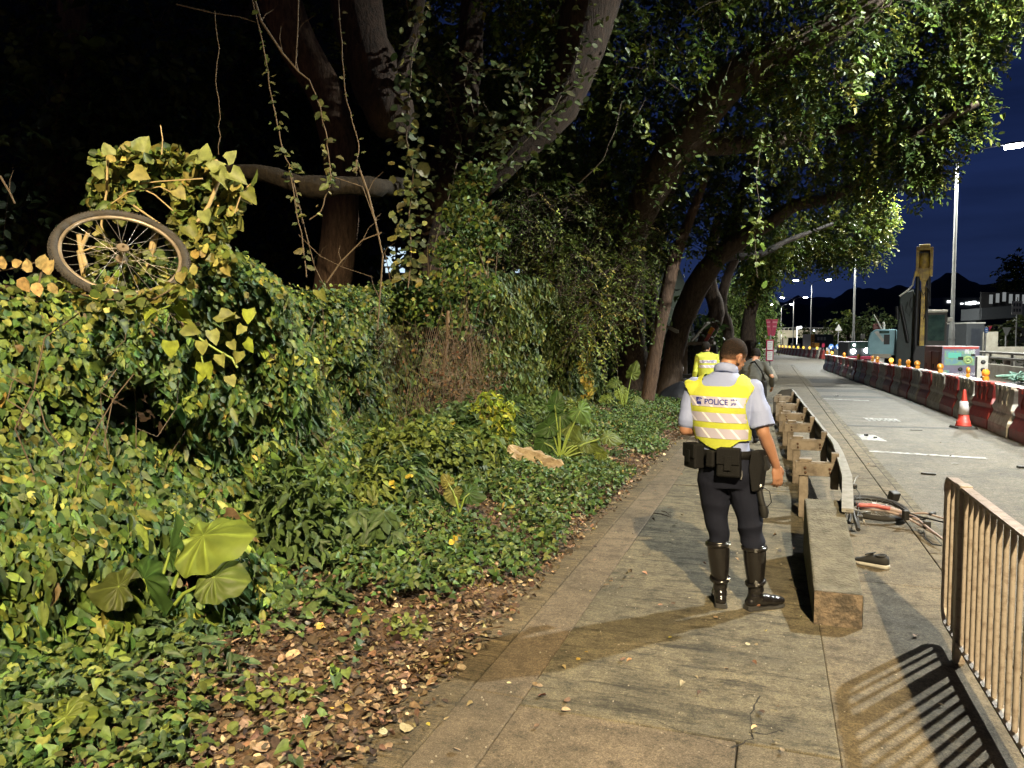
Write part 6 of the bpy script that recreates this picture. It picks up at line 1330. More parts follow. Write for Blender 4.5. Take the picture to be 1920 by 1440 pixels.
# crowns
def crown(t, bl, n, leaf, tpl, cols, p, mat=ml_tree, per=9, length=.5, droop=.35, tw=4, **kw):
    b_, inf = sprigs(bl, n, leaf, tpl, cols, p, per, length, droop, **kw); o = leaf_mesh('crown', [b_], mat, t, tuple(t.location))
    if tw:
        mb = MB(t.location); twigs(mb, inf, tw, .006, droop); mb.build('twigs', m_barkd, t)
    return o
b5 = pb((1700, -30, 14, 110), (1790, 10, 14.2, 80), (1868, -10, 14, 60), (1920, 12, 14, 40), (1780, 85, 14.6, 70), (1825, 108, 15, 38), (1842, 70, 15, 36), (1700, 140, 15, 90), (1755, 190, 15.6, 62), (1800, 165, 15.4, 45), (1820, 205, 15.4, 20), (1795, 238, 15.4, 30), (1828, 222, 15.4, 16),
        (1600, 50, 13.6, 110), (1500, 120, 14, 110), (1610, 200, 15.8, 110), (1690, 255, 16, 70), (1735, 295, 16.2, 42), (1712, 332, 16.2, 34), (1752, 322, 16.2, 14), (1560, 260, 16.6, 100), (1460, 200, 15, 110), (1640, 300, 16.6, 55), (1400, 90, 14, 120), (1330, 180, 15, 110), (1300, 50, 13.5, 120), (1230, 260, 15.5, 100), (1200, 130, 13.5, 110),
        (1150, 350, 15.6, 80), (1100, 40, 12.6, 70), (1040, 20, 12, 70), (1600, -80, 13.5, 120), (1450, -80, 13.5, 140), (1300, -90, 13.5, 140), (1850, -90, 14, 120), (1940, -60, 14, 80), (1010, 60, 11.8, 50), (950, 10, 11.6, 60))
b5 = [(c, r, w * (1 if PXU(c) > 1440 else .36)) for c, r, w in b5]
crown(t5, b5, 200, .092, 'small', TG, (5, 6, 3, .5), per=10, length=.45)
b1c = pb((800, 0, 15, 110), (900, -20, 15.5, 120), (1000, 60, 15.5, 110), (1090, 130, 15.5, 110), (980, 180, 16, 100), (900, 120, 16, 100), (820, 130, 15, 90), (1150, 210, 16, 100), (1080, 270, 16.5, 90), (960, 290, 15, 80), (700, 40, 15, 110), (1050, -60, 13, 120), (900, -110, 13, 120), (720, -90, 14, 130), (1180, -40, 13.6, 110))
crown(t1, b1c, 75, .10, 'small', TG, (4, 7, 1.5, .2), per=10, length=.5)
b3 = pb((1340, 380, 20.5, 90), (1420, 330, 19.5, 100), (1500, 320, 19, 90), (1570, 330, 18.8, 60), (1620, 330, 18.6, 45), (1400, 420, 20, 60), (1290, 440, 20, 70), (1460, 360, 19.2, 60), (1680, 305, 18.4, 40), (1230, 430, 18.8, 70), (1340, 300, 20, 90))
crown(t3, b3, 85, .11, 'small', TG, (5, 6, 3, .5), per=9, length=.5)
# a farther tree whose sprays are lit from behind by the street lamps
q = gbase(1408, 690, 33); TY = [(.10, .14, .022), (.16, .18, .03), (.06, .095, .02), (.21, .21, .04)]
t6 = tree('lamp_lit_tree', 'tree with yellow-green sprays lit by the street lamps above the road', q, [[(q, .4)] + pl((1405, 600, 33, .3), (1430, 520, 33, .24), (1500, 450, 33, .17), (1580, 420, 33.4, .12), (1640, 385, 34, .07)), pl((1430, 520, 33, .15), (1470, 490, 33, .1), (1540, 470, 33, .07), (1610, 470, 33, .05))], m_barkd, seed=140)
b6 = pb((1615, 365, 34, 30), (1640, 375, 34, 26), (1652, 400, 34, 22), (1620, 405, 34, 34), (1580, 395, 33.5, 36), (1555, 430, 33, 40), (1600, 450, 33.4, 30), (1630, 458, 33.4, 30), (1655, 430, 33.8, 18), (1605, 480, 33.2, 18), (1575, 470, 33, 26), (1530, 455, 33, 34), (1500, 470, 32.6, 34), (1480, 485, 32.6, 24), (1510, 440, 32.6, 40), (1470, 440, 32, 46), (1440, 460, 31, 44), (1430, 490, 31, 34), (1425, 520, 32, 30), (1435, 505, 32, 16), (1410, 430, 31, 60), (1400, 500, 32, 40), (1550, 485, 33, 14), (1620, 345, 34, 14))
crown(t6, b6, 190, .13, 'small', TY, (4, 3, 4, 1), per=8, length=.6, tw=6)
q = gbase(1395, 690, 42)
t7 = tree('feathery_tree', 'feathery mid-green tree filling the far left side of the road', q, [[(q, .3)] + pl((1395, 620, 42, .26), (1398, 570, 42, .2), (1410, 520, 42, .1))], m_barkd, seed=150)
b7 = pb((1400, 545, 42, 34), (1425, 550, 42, 22), (1385, 580, 42, 34), (1415, 585, 42, 30), (1435, 575, 42, 14), (1437, 600, 42, 10), (1395, 615, 42, 30), (1420, 612, 42, 22), (1370, 600, 41, 36), (1375, 555, 41, 34), (1360, 630, 40, 24), (1385, 640, 41, 18), (1410, 635, 42, 14))
crown(t7, b7, 140, .17, 'lance', [(.08, .125, .025), (.055, .09, .02), (.13, .17, .035)], (4, 4, 2), per=10, length=.9, droop=.6, tw=6)
# lit trees across the far works
far = [(1590, 615, 98, [(1568, 618, 20), (1585, 600, 22), (1605, 605, 22), (1575, 625, 16), (1595, 625, 22), (1612, 622, 16), (1558, 630, 12)], 'lit round tree right of the triangle sign', 4), (1560, 625, 120, [(1548, 622, 14), (1536, 626, 10), (1556, 612, 14), (1530, 632, 7)], 'smaller lit tree left of the triangle sign', 4), (1512, 630, 125, [(1508, 622, 8), (1514, 618, 7), (1505, 630, 6)], 'small clipped lit tree beside the flyover end', 4), (1640, 605, 75, [(1640, 590, 22), (1628, 608, 18), (1655, 600, 20), (1640, 625, 22), (1668, 612, 16), (1625, 632, 16)], 'brownish tree behind the blue excavator', 2), (1905, 520, 74, [(1900, 505, 26), (1915, 485, 22), (1885, 525, 24), (1910, 530, 30), (1930, 500, 30), (1880, 548, 16)], 'dark tree above the footbridge at the right edge', 0), (1893, 620, 55, [(1885, 622, 18), (1905, 612, 20), (1915, 640, 20), (1890, 645, 18), (1868, 655, 10)], 'dark bush behind the inverted triangle sign', 0)]
for (u, v, D, bl, lab, k) in far:
    q = gbase(u, v, D); t = tree('far_tree', lab, q, [[(q, .3)] + pl((u, v + 20, D, .25), (u + 1, v, D, .16))], m_barkd, seed=160 + u)
    crown(t, pb(*[(a, b, D, r) for a, b, r in bl]), 24, .30 if k else .34, 'small', [(.09, .125, .025), (.06, .09, .02), (.14, .15, .04)] if k == 4 else [(.05, .06, .02), (.03, .045, .015)], (3, 3, 1) if k == 4 else (1, 1), per=8, length=1.0, tw=0)
# arching bush in front of the dark trunks
q = gbase(1030, 700, 14.9); ab = thing('arching_bush', 'small-leaved bush with arching glittering sprays right of the forked tree', 'bush', q)
bA = pb((905, 420, 14.4, 50), (950, 400, 14.4, 55), (1000, 370, 14.6, 55), (1050, 400, 14.7, 50), (930, 480, 14.2, 55), (880, 520, 14.0, 50), (985, 450, 14.4, 55), (1040, 470, 14.4, 50), (1100, 440, 14.8, 50), (1090, 500, 14.4, 55), (1050, 540, 14.2, 50), (1110, 560, 14.2, 55), (1150, 520, 14.6, 45), (1180, 480, 15.0, 45), (1130, 610, 14.2, 45), (1090, 620, 14.0, 45), (1170, 570, 14.6, 36), (1195, 530, 15.0, 32), (870, 570, 13.4, 45), (930, 560, 13.7, 40), (1210, 450, 15.2, 32), (840, 470, 14.2, 36), (1100, 380, 15.0, 36))
crown(ab, bA, 105, .062, 'small', [(.095, .125, .028), (.15, .17, .036), (.05, .075, .02), (.24, .22, .06)], (4, 2, 4, .5), per=13, length=.55, droop=.5, tw=2)
# dense crown farther back closes the sky, its leaf colours darkened for shade
q = gbase(1120, 690, 26); bt = tree('background_tree', 'dense dark tree closing the view behind the dark trunks', q, [[(q, .4)] + pl((1120, 560, 26, .34), (1130, 300, 26, .3), (1140, 0, 26, .2))], m_barkd, seed=310)
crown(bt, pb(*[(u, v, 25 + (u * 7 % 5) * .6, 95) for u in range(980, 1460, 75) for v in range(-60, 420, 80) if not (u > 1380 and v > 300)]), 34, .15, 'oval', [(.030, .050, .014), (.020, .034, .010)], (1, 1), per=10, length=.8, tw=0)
# ivy mounded over the fence at the foot of the forked tree
iv = thing('ivy_mound', 'mound of ivy swallowing the foot of the forked tree above the fence', 'creeper', PD(800, 600, 10.9))
leaf_mesh('leaves', [blobs_leaves([(u, v, 10.6 + (v % 7) * .12, r, 1) for u, v, r in ((690, 575, 34), (730, 560, 36), (770, 560, 38), (810, 540, 38), (850, 520, 42), (880, 480, 44), (860, 440, 40), (890, 400, 42), (840, 470, 34), (920, 440, 40), (780, 590, 40), (830, 580, 40), (900, 540, 40), (860, 600, 40), (870, 360, 34), (900, 330, 34), (845, 400, 26))], 190, 'oval', .045, .10, GRN, (4, 4, 3, .4, .4))], ml_ivy, iv, tuple(iv.location))
mb = MB(iv.location)
for k in range(24): a = PD(r_.uniform(720, 920), r_.uniform(560, 640), 10.9); b = a + Vector((r_.uniform(-.2, .2), r_.uniform(-.2, .2), r_.uniform(.3, .9))); mb.tube([a, a.lerp(b, .5) + Vector((.05, 0, 0)), b], .006, 5)
mb.build('stems', m_stem, iv)
# hanging vines
def vine(label, pts, D, nleaf, size, col, r0=.006, spread=.03, tpl='oval', name='hanging_vine'):
    P = [PD(u, v, D + (0 if len(p_) < 3 else p_[2])) for p_ in pts for (u, v) in [p_[:2]]]; o = tuple(P[0]); t = thing(name, label, 'vine', o); mb = MB(o); Q = []
    for a, b in zip(P[:-1], P[1:]):
        for k in range(4): Q.append(a.lerp(b, k / 4) + Vector((r_.uniform(-.01, .01), r_.uniform(-.01, .01), 0)))
    Q.append(P[-1]); mb.tube(Q, r0, 6); mb.build('stem', m_stem, t)
    if nleaf:
        A = np.array([q[:] for q in Q]); s = np.sort(rng.uniform(0, len(A) - 1.001, nleaf)); i = s.astype(int); f = (s - i)[:, None]; C = A[i] * (1 - f) + A[i + 1] * f + rng.normal(0, spread, (nleaf, 3)); sg = np.where(np.arange(nleaf) % 2, 1, -1)[:, None]
        leaf_mesh('leaves', [(tpl, C, RTn * sg * .9 + [0, 0, -.35] + rng.normal(0, .3, (nleaf, 3)), -FWn + [0, 0, .6] + rng.normal(0, .35, (nleaf, 3)), size * .85 * np.exp(rng.normal(0, .32, nleaf)), palette(nleaf, col, np.ones(len(col))))], ml_ivy, t, o)
    return t
VC = [(.075, .095, .03), (.05, .07, .024), (.115, .12, .045)]
vine('long vine with paired small leaves hanging left of the trunk stub', [(470, -20), (492, 80), (505, 150), (515, 215), (530, 275), (545, 320), (555, 390), (568, 450), (575, 520)], 7.6, 62, .075, VC)
vine('vine drooping from the bent bare branch, curling at its foot', [(580, 150), (600, 200), (612, 260), (620, 310), (618, 350), (602, 395), (580, 412)], 7.8, 40, .07, VC)
vine('thin vine hanging straight down to the sapling', [(634, -10), (640, 80), (650, 190), (672, 270), (668, 330)], 8, 16, .06, VC)
vine('bare wavy cord hanging alone in the dark', [(402, 20), (410, 90), (405, 150), (412, 220), (410, 290)], 7.5, 0, .05, VC, .004)
vine('dense leafy liana dropping beside the main trunk', [(800, 20), (772, 90), (768, 180), (762, 260), (775, 330), (768, 400), (770, 470), (765, 540)], 10, 300, .095, VC + [(.18, .17, .05)], .009, .11, 'round')
vine('looping creeper ring between the forks of the trunk', [(840, 80), (900, 130), (960, 130), (985, 180), (975, 240), (930, 255), (890, 215), (870, 160), (880, 110)], 10.4, 150, .085, VC, .006, .07, 'round')
vine('short creeper hanging from the ring toward the fork', [(905, 190), (940, 250), (945, 310)], 10.4, 40, .08, VC, .005, .05, 'round')
vine('creeper climbing the front of the forked trunk', [(800, 540), (820, 440), (850, 340), (865, 260), (840, 180), (800, 120), (770, 60), (760, -10)], 11.7, 520, .085, [(.05, .07, .02), (.08, .09, .03)], .01, .22, 'oval')
vine('leafy creeper running up the thick right-hand fork', [(930, 320), (985, 265), (1040, 205), (1075, 130), (1095, 60), (1110, -20)], 11.25, 420, .10, [(.06, .085, .022), (.09, .11, .03)], .008, .26, 'oval')
vine('light green vine dangling under the overhanging limb, longest of the road-side ones', [(1440, 190), (1428, 250), (1418, 330), (1425, 390), (1415, 440), (1420, 520)], 13.5, 120, .12, [(.14, .19, .03), (.09, .13, .025)], .006, .10, 'oval')
vine('bright vine tuft hanging over the road from the upper crown', [(1640, 60), (1625, 110), (1600, 150), (1590, 190)], 13, 55, .15, [(.14, .20, .03), (.09, .13, .025)], .005, .12, 'oval')
vine('vine fringe hanging left of the dark overhead limb', [(1330, 190), (1345, 240), (1300, 270), (1260, 320), (1240, 370)], 14, 150, .10, [(.07, .10, .025), (.10, .13, .03)], .006, .2, 'oval')
vine('pale wire-like root hanging in front of the dark trunks', [(1165, 190), (1155, 240), (1130, 300), (1085, 345)], 11, 0, .1, VC, .005)
# bare saplings and bent branches before the dark
for k, (pts, r0, lab) in enumerate(((((468, -30), (490, 40), (530, 100), (560, 135), (580, 150)), .022, 'bare bent branch slanting from the top edge into the vines'), (((330, 8), (400, 25), (450, 32), (480, 42)), .010, 'thin grey twig reaching in from the upper left'), (((668, 300), (690, 360), (705, 420), (718, 480), (712, 560), (708, 620)), .020, 'slender bare sapling rising left of the main trunk'), (((612, 530), (640, 490), (680, 450), (716, 436)), .016, 'curved bare branch springing from the hedge to the sapling'), (((545, 320), (560, 380), (572, 430), (590, 500), (610, 540)), .010, 'dry stem bundle where the long vine meets the hedge'), (((560, -20), (558, 60), (554, 130)), .012, 'short straight hanging stick beside the bent branch'), (((0, 330), (18, 360), (28, 382)), .02, 'short tan stick at the left edge above the hedge'), (((620, 330), (680, 350), (712, 440)), .008, 'thin twig leaning across to the sapling'), (((560, 440), (600, 480), (640, 500), (700, 520)), .006, 'fine dry twig arching above the hedge top'))):
    D = 7.8 if k != 2 else 8.2; P = [PD(u, v, D) for u, v in pts]; c = P[0].copy(); mb = MB(c); n_ = len(P); r0 *= .62; mb.tube(P, [r0 * (1 - .5 * i / n_) for i in range(n_)], 7)
    for i in range(1, n_ - 1):
        d = Vector((r_.uniform(-.25, .25), r_.uniform(-.1, .1), r_.uniform(.05, .3))); mb.tube([P[i], P[i] + d * .5, P[i] + d + Vector((.05, 0, -.03))], [r0 * .4, r0 * .3, r0 * .15], 4)
    o = mb.build('bare_branch', m_stem); o.location = c; tag(o, lab, 'branch')
# dim woods behind the fence
bgT = [(100, 640, 14, [(60, 60, 150), (220, 120, 160), (60, 330, 150), (250, 300, 120), (330, 180, 110), (130, 200, 140)], 'dim leafy tree filling the dark upper left'), (420, 640, 19, [(420, 60, 130), (520, 150, 130), (450, 260, 110), (350, 380, 120), (600, 260, 110), (560, 400, 120), (300, 480, 120)], 'dim tree behind the hanging vines'), (650, 640, 22, [(650, 100, 140), (740, 250, 130), (680, 420, 130), (800, 120, 120), (900, 220, 120)], 'dim tree behind the trunk stub'), (1000, 640, 24, [(980, 120, 140), (1080, 260, 140), (1000, 400, 130), (1120, 480, 120), (1180, 330, 120), (1220, 600, 90), (1120, 620, 90)], 'dim tree behind the arching bush')]
mbk = barkmat('dim_bark', (.10, .065, .045), (.03, .022, .016), 4)
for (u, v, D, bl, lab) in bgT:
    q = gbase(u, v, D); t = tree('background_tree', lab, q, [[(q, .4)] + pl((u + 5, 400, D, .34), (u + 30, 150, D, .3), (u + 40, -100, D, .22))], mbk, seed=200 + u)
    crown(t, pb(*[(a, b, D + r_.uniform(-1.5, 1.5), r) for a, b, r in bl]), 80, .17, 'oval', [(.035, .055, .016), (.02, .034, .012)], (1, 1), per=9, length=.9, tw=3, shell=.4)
q = gbase(560, 640, 13); tree('background_tree', 'broad dim brown trunk slanting up behind the bent branch', q, [[(q, .35)] + pl((640, 420, 13, .33), (620, 200, 13, .34), (560, 90, 13, .36), (500, -60, 13, .36))], m_bark, seed=300)
m_wood = M('dark_slope', (.012, .018, .010), .95, vs=.3)  # near-black colour so that lamplight hardly shows on the slope
hill('sky_blocking_slope', 46, [(-1500, -200), (-700, -200), (0, -160), (300, -120), (600, -60), (850, 60), (1050, 250), (1180, 430), (1280, 560), (1340, 640)], m_wood, 15, 1.6)  # slope added to shut out the sky behind the trees
# house with lit windows glimpsed through the trees
q = PD(740, 600, 27); t = thing('house', 'dark house glimpsed through the trees with bluish lit windows', 'house', q, VRZ); b = VB(27, 740, 600); b.rect(690, 440, 1010, 640, 0, 3); b.build('wall', m_darkhull, t)
b = VB(27, 740, 600); b.prism([b.P(680, 440, -.3), b.P(850, 405, -.3), b.P(1020, 440, -.3)], (0, 3.6, 0)); b.build('roof', m_darkhull, t)
e_win = emat('bluish_window', (.55, .72, .85), .75)
for u0, u1, v0, v1 in ((722, 742, 464, 500), (746, 762, 462, 500), (724, 760, 503, 512), (962, 974, 506, 512), (977, 990, 506, 512)):
    b = VB(27, 740, 600); b.rect(u0, v0, u1, v1, -.03, .02); b.build('window', e_win, t)
# ------------------------------------------------------------------ people
def mesh_np(me):
    V = np.empty(len(me.vertices) * 3); me.vertices.foreach_get('co', V); return V.reshape(-1, 3)
def set_np(me, V): me.vertices.foreach_set('co', V.astype(np.float32).ravel()); me.update()
def normals_np(me):
    N = np.empty(len(me.vertices) * 3, np.float32); me.vertices.foreach_get('normal', N); return N.reshape(-1, 3).astype(float)
def fuse(mb, voxel, smooth=4, fac=.5):
    """melts overlapping closed shapes into one continuous surface"""
    me = bpy.data.meshes.new('tmp'); me.from_pydata(mb.v, [], mb.f); me.update()
    bm = bmesh.new(); bm.from_mesh(me); bmesh.ops.recalc_face_normals(bm, faces=bm.faces); bm.to_mesh(me); bm.free()
    o = bpy.data.objects.new('tmp', me); COL.objects.link(o)
    r = o.modifiers.new('r', 'REMESH'); r.mode = 'VOXEL'; r.voxel_size = voxel; r.adaptivity = 0
    if smooth: s = o.modifiers.new('s', 'SMOOTH'); s.factor = fac; s.iterations = smooth
    bpy.context.view_layer.update(); out_ = bpy.data.meshes.new_from_object(o.evaluated_get(bpy.context.evaluated_depsgraph_get()))
    bpy.data.objects.remove(o); bpy.data.meshes.remove(me)
    out_.polygons.foreach_set('use_smooth', np.ones(len(out_.polygons), bool)); out_.update(); return out_
def cone(mb, p, q, r0, r1, n=14, sq=1.0):
    """tapered limb with rounded ends"""
    p, q = Vector(p), Vector(q); d = q - p; l = d.length; x, y, z = frame_from(d); pts = []; rad = []
    for t in (-1, -.85, -.5): pts.append(p + z * (t * r0)); rad.append(r0 * math.sqrt(max(.0004, 1 - t * t)))
    for t in (0, .33, .66, 1): pts.append(p + d * t); rad.append(r0 + (r1 - r0) * t)
    for t in (.5, .85, 1): pts.append(q + z * (t * r1)); rad.append(r1 * math.sqrt(max(.0004, 1 - t * t)))
    return mb.tube(pts, rad, n, sq=sq)
def ell(mb, c, r, rot=None, n=16, m_=10):
    c = Vector(c); vs = []; fs = []; Rm = rot or Matrix.Identity(3)
    for i in range(m_ + 1):
        a = math.pi * i / m_; s = max(math.sin(a), .02)
        for k in range(n):
            b = 2 * math.pi * k / n; vs.append(c + Rm @ Vector((r[0] * s * math.cos(b), r[1] * s * math.sin(b), -r[2] * math.cos(a))))
    for i in range(m_):
        for k in range(n): fs.append((i * n + k, i * n + (k + 1) % n, (i + 1) * n + (k + 1) % n, (i + 1) * n + k))
    fs += [tuple(range(n))[::-1], tuple(m_ * n + k for k in range(n))]; return mb.add(vs, fs, True)
def loft(mb, st, n=28, yaw=0.0, pw=.85):
    """torso from stations (z, cx, cy, rx, ry)"""
    vs = []; fs = []; cY, sY = math.cos(yaw), math.sin(yaw)
    for z, cx, cy, rx, ry in st:
        for k in range(n):
            a = 2 * math.pi * k / n; c, s = math.cos(a), math.sin(a); x = rx * math.copysign(abs(c) ** pw, c); y = ry * math.copysign(abs(s) ** pw, s); vs.append((cx + x * cY - y * sY, cy + x * sY + y * cY, z))
    N = len(st)
    for i in range(N - 1):
        for k in range(n): fs.append((i * n + k, i * n + (k + 1) % n, (i + 1) * n + (k + 1) % n, (i + 1) * n + k))
    fs += [tuple(range(n))[::-1], tuple((N - 1) * n + k for k in range(n))]; return mb.add(vs, fs, True)
def wrinkle(me, amp, f, seed, mask=None, stretch=(1, 1, 1)):
    V = mesh_np(me); N = normals_np(me); fb = Fbm(seed, f); d = fb(V * np.array(stretch)); d = np.where(d > 0, d ** .8, -np.abs(d) ** 1.2 * .6) if False else np.abs(d) * -1 + .6
    w = np.ones(len(V)) if mask is None else mask(V); set_np(me, V + N * (d * amp * w)[:, None])
def hand(mb, wrist, fwd, nrm, side, curl=.5, s=1.0, thumb=.6):
    """palm, four unequal curled fingers and a thumb leaving the side of the palm"""
    w = Vector(wrist); f = Vector(fwd).normalized(); n_ = Vector(nrm); n_ = (n_ - f * n_.dot(f)).normalized(); x = f.cross(n_) * side
    rot = Matrix((x, n_, f)).transposed(); ell(mb, w + f * .048 * s, (.040 * s, .017 * s, .052 * s), rot); ell(mb, w + f * .075 * s, (.041 * s, .0145 * s, .026 * s), rot); cone(mb, w - f * .02, w + f * .03 * s, .026 * s, .024 * s, sq=.8)
    for i, (off, l) in enumerate(((-.030, .072), (-.010, .082), (.010, .076), (.029, .060))):
        p = w + f * (.088 * s) + x * off * s; d = f.copy(); ang = 0; cc = curl * (1 + .12 * (i - 1.5))
        for k, seg in enumerate((.44, .31, .25)):
            ang += cc * (.5, .9, .7)[k]; dd = f * math.cos(ang) + n_ * math.sin(ang) + x * off * 1.2; dd.normalize(); q = p + dd * l * seg * s; cone(mb, p, q, (.0092, .0085, .0078)[k] * s, (.0085, .0078, .0068)[k] * s, 8); p = q
    p = w + f * .022 * s - x * .030 * s; d1 = (f * .75 - x * .6 + n_ * .35).normalized(); q = p + d1 * .042 * s; cone(mb, p, q, .0125 * s, .0105 * s, 8); d2 = (f * .9 - x * .1 + n_ * thumb).normalized(); q2 = q + d2 * .030 * s; cone(mb, q, q2, .0102 * s, .009 * s, 8); cone(mb, q2, q2 + (d2 + n_ * .2).normalized() * .022 * s, .009 * s, .0078 * s, 8)
def head(mb, c, rot, s=1.0):
    c = Vector(c)
    def p(x, y, z): return c + rot @ Vector((x * s, y * s, z * s))
    ell(mb, p(0, -.005, .07), (.074 * s, .094 * s, .090 * s), rot, 20, 14); ell(mb, p(0, -.035, .035), (.062 * s, .055 * s, .06 * s), rot)
    ell(mb, p(0, .035, .0), (.058 * s, .062 * s, .070 * s), rot); ell(mb, p(0, .075, -.052), (.028 * s, .022 * s, .02 * s), rot); ell(mb, p(0, .055, .045), (.055 * s, .035 * s, .045 * s), rot)
    cone(mb, p(0, .092, .03), p(0, .108, .0), .009 * s, .014 * s, 8); ell(mb, p(0, .088, -.025), (.024 * s, .012 * s, .010 * s), rot); ell(mb, p(0, .083, .048), (.05 * s, .014 * s, .012 * s), rot)
    for sd in (-1, 1):
        r2 = rot @ Matrix.Rotation(sd * .35, 3, 'Z'); ell(mb, p(sd * .078, -.008, .022), (.009 * s, .022 * s, .034 * s), r2, 10, 8); ell(mb, p(sd * .074, .0, .008), (.012 * s, .012 * s, .018 * s), r2, 8, 6); ell(mb, p(sd * .035, .082, .02), (.014 * s, .008 * s, .012 * s), rot, 8, 6)
m_skin = M('skin', (.30, .155, .095), .5, col2=(.24, .115, .07), vs=9, bump=.08, bs=120); m_hairm = M('black_hair', (.009, .007, .006), .8, spec=.15, bump=.5, bs=160)
def fademat(name, axis_o, zlo, zhi):
    mt, n, b = nodemat(name); tc = n.nodes.new('ShaderNodeTexCoord'); sp_ = n.nodes.new('ShaderNodeSeparateXYZ'); n.links.new(tc.outputs['Object'], sp_.inputs[0])
    mr = n.nodes.new('ShaderNodeMapRange'); mr.inputs[1].default_value = zlo; mr.inputs[2].default_value = zhi; n.links.new(sp_.outputs[2], mr.inputs[0])
    nz = n.nodes.new('ShaderNodeTexNoise'); nz.inputs['Scale'].default_value = 240; n.links.new(tc.outputs['Object'], nz.inputs[0])
    ad = n.nodes.new('ShaderNodeMath'); ad.operation = 'MULTIPLY_ADD'; n.links.new(nz.outputs[0], ad.inputs[0]); ad.inputs[1].default_value = .9; ad.inputs[2].default_value = -.45
    a2 = n.nodes.new('ShaderNodeMath'); a2.operation = 'ADD'; a2.use_clamp = True; n.links.new(mr.outputs[0], a2.inputs[0]); n.links.new(ad.outputs[0], a2.inputs[1])
    mx = n.nodes.new('ShaderNodeMix'); mx.data_type = 'RGBA'; mx.inputs['A'].default_value = (.20, .11, .07, 1); mx.inputs['B'].default_value = (.007, .0055, .005, 1); n.links.new(a2.outputs[0], mx.inputs['Factor']); n.links.new(mx.outputs['Result'], b.inputs['Base Color']); b.inputs['Roughness'].default_value = .9; b.inputs['Specular IOR Level'].default_value = .12
    return mt
def patch_of(me, keep, off, name, mat, parent, snap=None, thick=0.0):
    """a garment or hair piece: the part of a surface where keep > 0, moved out along its normals, its border drawn onto keep = 0"""
    V = mesh_np(me); N = normals_np(me); k = keep(V); F_ = [list(p.vertices) for p in me.polygons]; use = [f for f in F_ if (k[f] > 0).any()]
    ids = sorted({i for f in use for i in f}); mp_ = {j: i for i, j in enumerate(ids)}; V2 = V.copy(); bad = np.array([i for i in ids if k[i] <= 0], int)
    if len(bad):
        e_ = 1e-3; X_ = V2[bad]
        for it in range(8):
            k0 = keep(X_); g = np.stack([(keep(X_ + np.eye(3)[a] * e_) - k0) / e_ for a in range(3)], 1); nn = N[bad]; g = g - nn * (g * nn).sum(1, keepdims=True); g2 = (g * g).sum(1) + 1e-6; st = np.clip(-k0 / g2, -.05, .05)[:, None] * g; ln = np.linalg.norm(st, axis=1, keepdims=True); X_ = X_ + st * np.minimum(1, .006 / np.maximum(ln, 1e-6))
        V2[bad] = X_
    V2 = V2 + N * off; m2 = bpy.data.meshes.new(name); m2.from_pydata(V2[ids].tolist(), [], [[mp_[i] for i in f] for f in use]); m2.polygons.foreach_set('use_smooth', np.ones(len(m2.polygons), bool)); m2.update(); o = link(name, m2, mat, parent)
    if thick: md = o.modifiers.new('t', 'SOLIDIFY'); md.thickness = thick; md.offset = 1
    return o
def bvh_of(me): return BVHTree.FromPolygons([v.co[:] for v in me.vertices], [list(p.vertices) for p in me.polygons])
m_shirt = M('pale_blue_shirt', (.22, .265, .45), .75, col2=(.185, .225, .40), vs=5, bump=.12, bs=200); m_trouser = M('navy_trousers', (.009, .011, .021), .85, spec=.15, col2=(.006, .007, .014), vs=7, bump=.15, bs=180)
m_hiviz = M('hi_vis_yellow', (.42, .46, .045), .75, col2=(.33, .37, .035), vs=9, bump=.35, bs=260); m_bootl = M('polished_boot_leather', (.010, .009, .009), .22, var=.3, vs=10, coat=.35, bump=.05, bs=60); m_nylon = M('black_nylon', (.006, .006, .0065), .7, spec=.18, bump=.25, bs=150)
m_navy = M('navy_print', (.012, .02, .20), .5, var=.1); m_silverbuckle = M('steel_buckle', (.6, .6, .6), .25, .9)
def silver():
    mt, n, b = nodemat('retroreflective_tape'); tc = n.nodes.new('ShaderNodeTexCoord'); mp_ = n.nodes.new('ShaderNodeMapping'); mp_.inputs['Rotation'].default_value = (0, .7, 0); n.links.new(tc.outputs['Object'], mp_.inputs[0])
    w = n.nodes.new('ShaderNodeTexWave'); w.inputs['Scale'].default_value = 4.5; w.inputs['Distortion'].default_value = 0; n.links.new(mp_.outputs[0], w.inputs[0])
    r = n.nodes.new('ShaderNodeValToRGB'); r.color_ramp.elements[0].position = .90; r.color_ramp.elements[0].color = (.40, .38, .49, 1); r.color_ramp.elements[1].position = .97; r.color_ramp.elements[1].color = (.72, .70, .76, 1); n.links.new(w.outputs[0], r.inputs[0]); n.links.new(r.outputs[0], b.inputs['Base Color']); b.inputs['Roughness'].default_value = .4; b.inputs['Metallic'].default_value = .15; return mt
m_silver = silver()
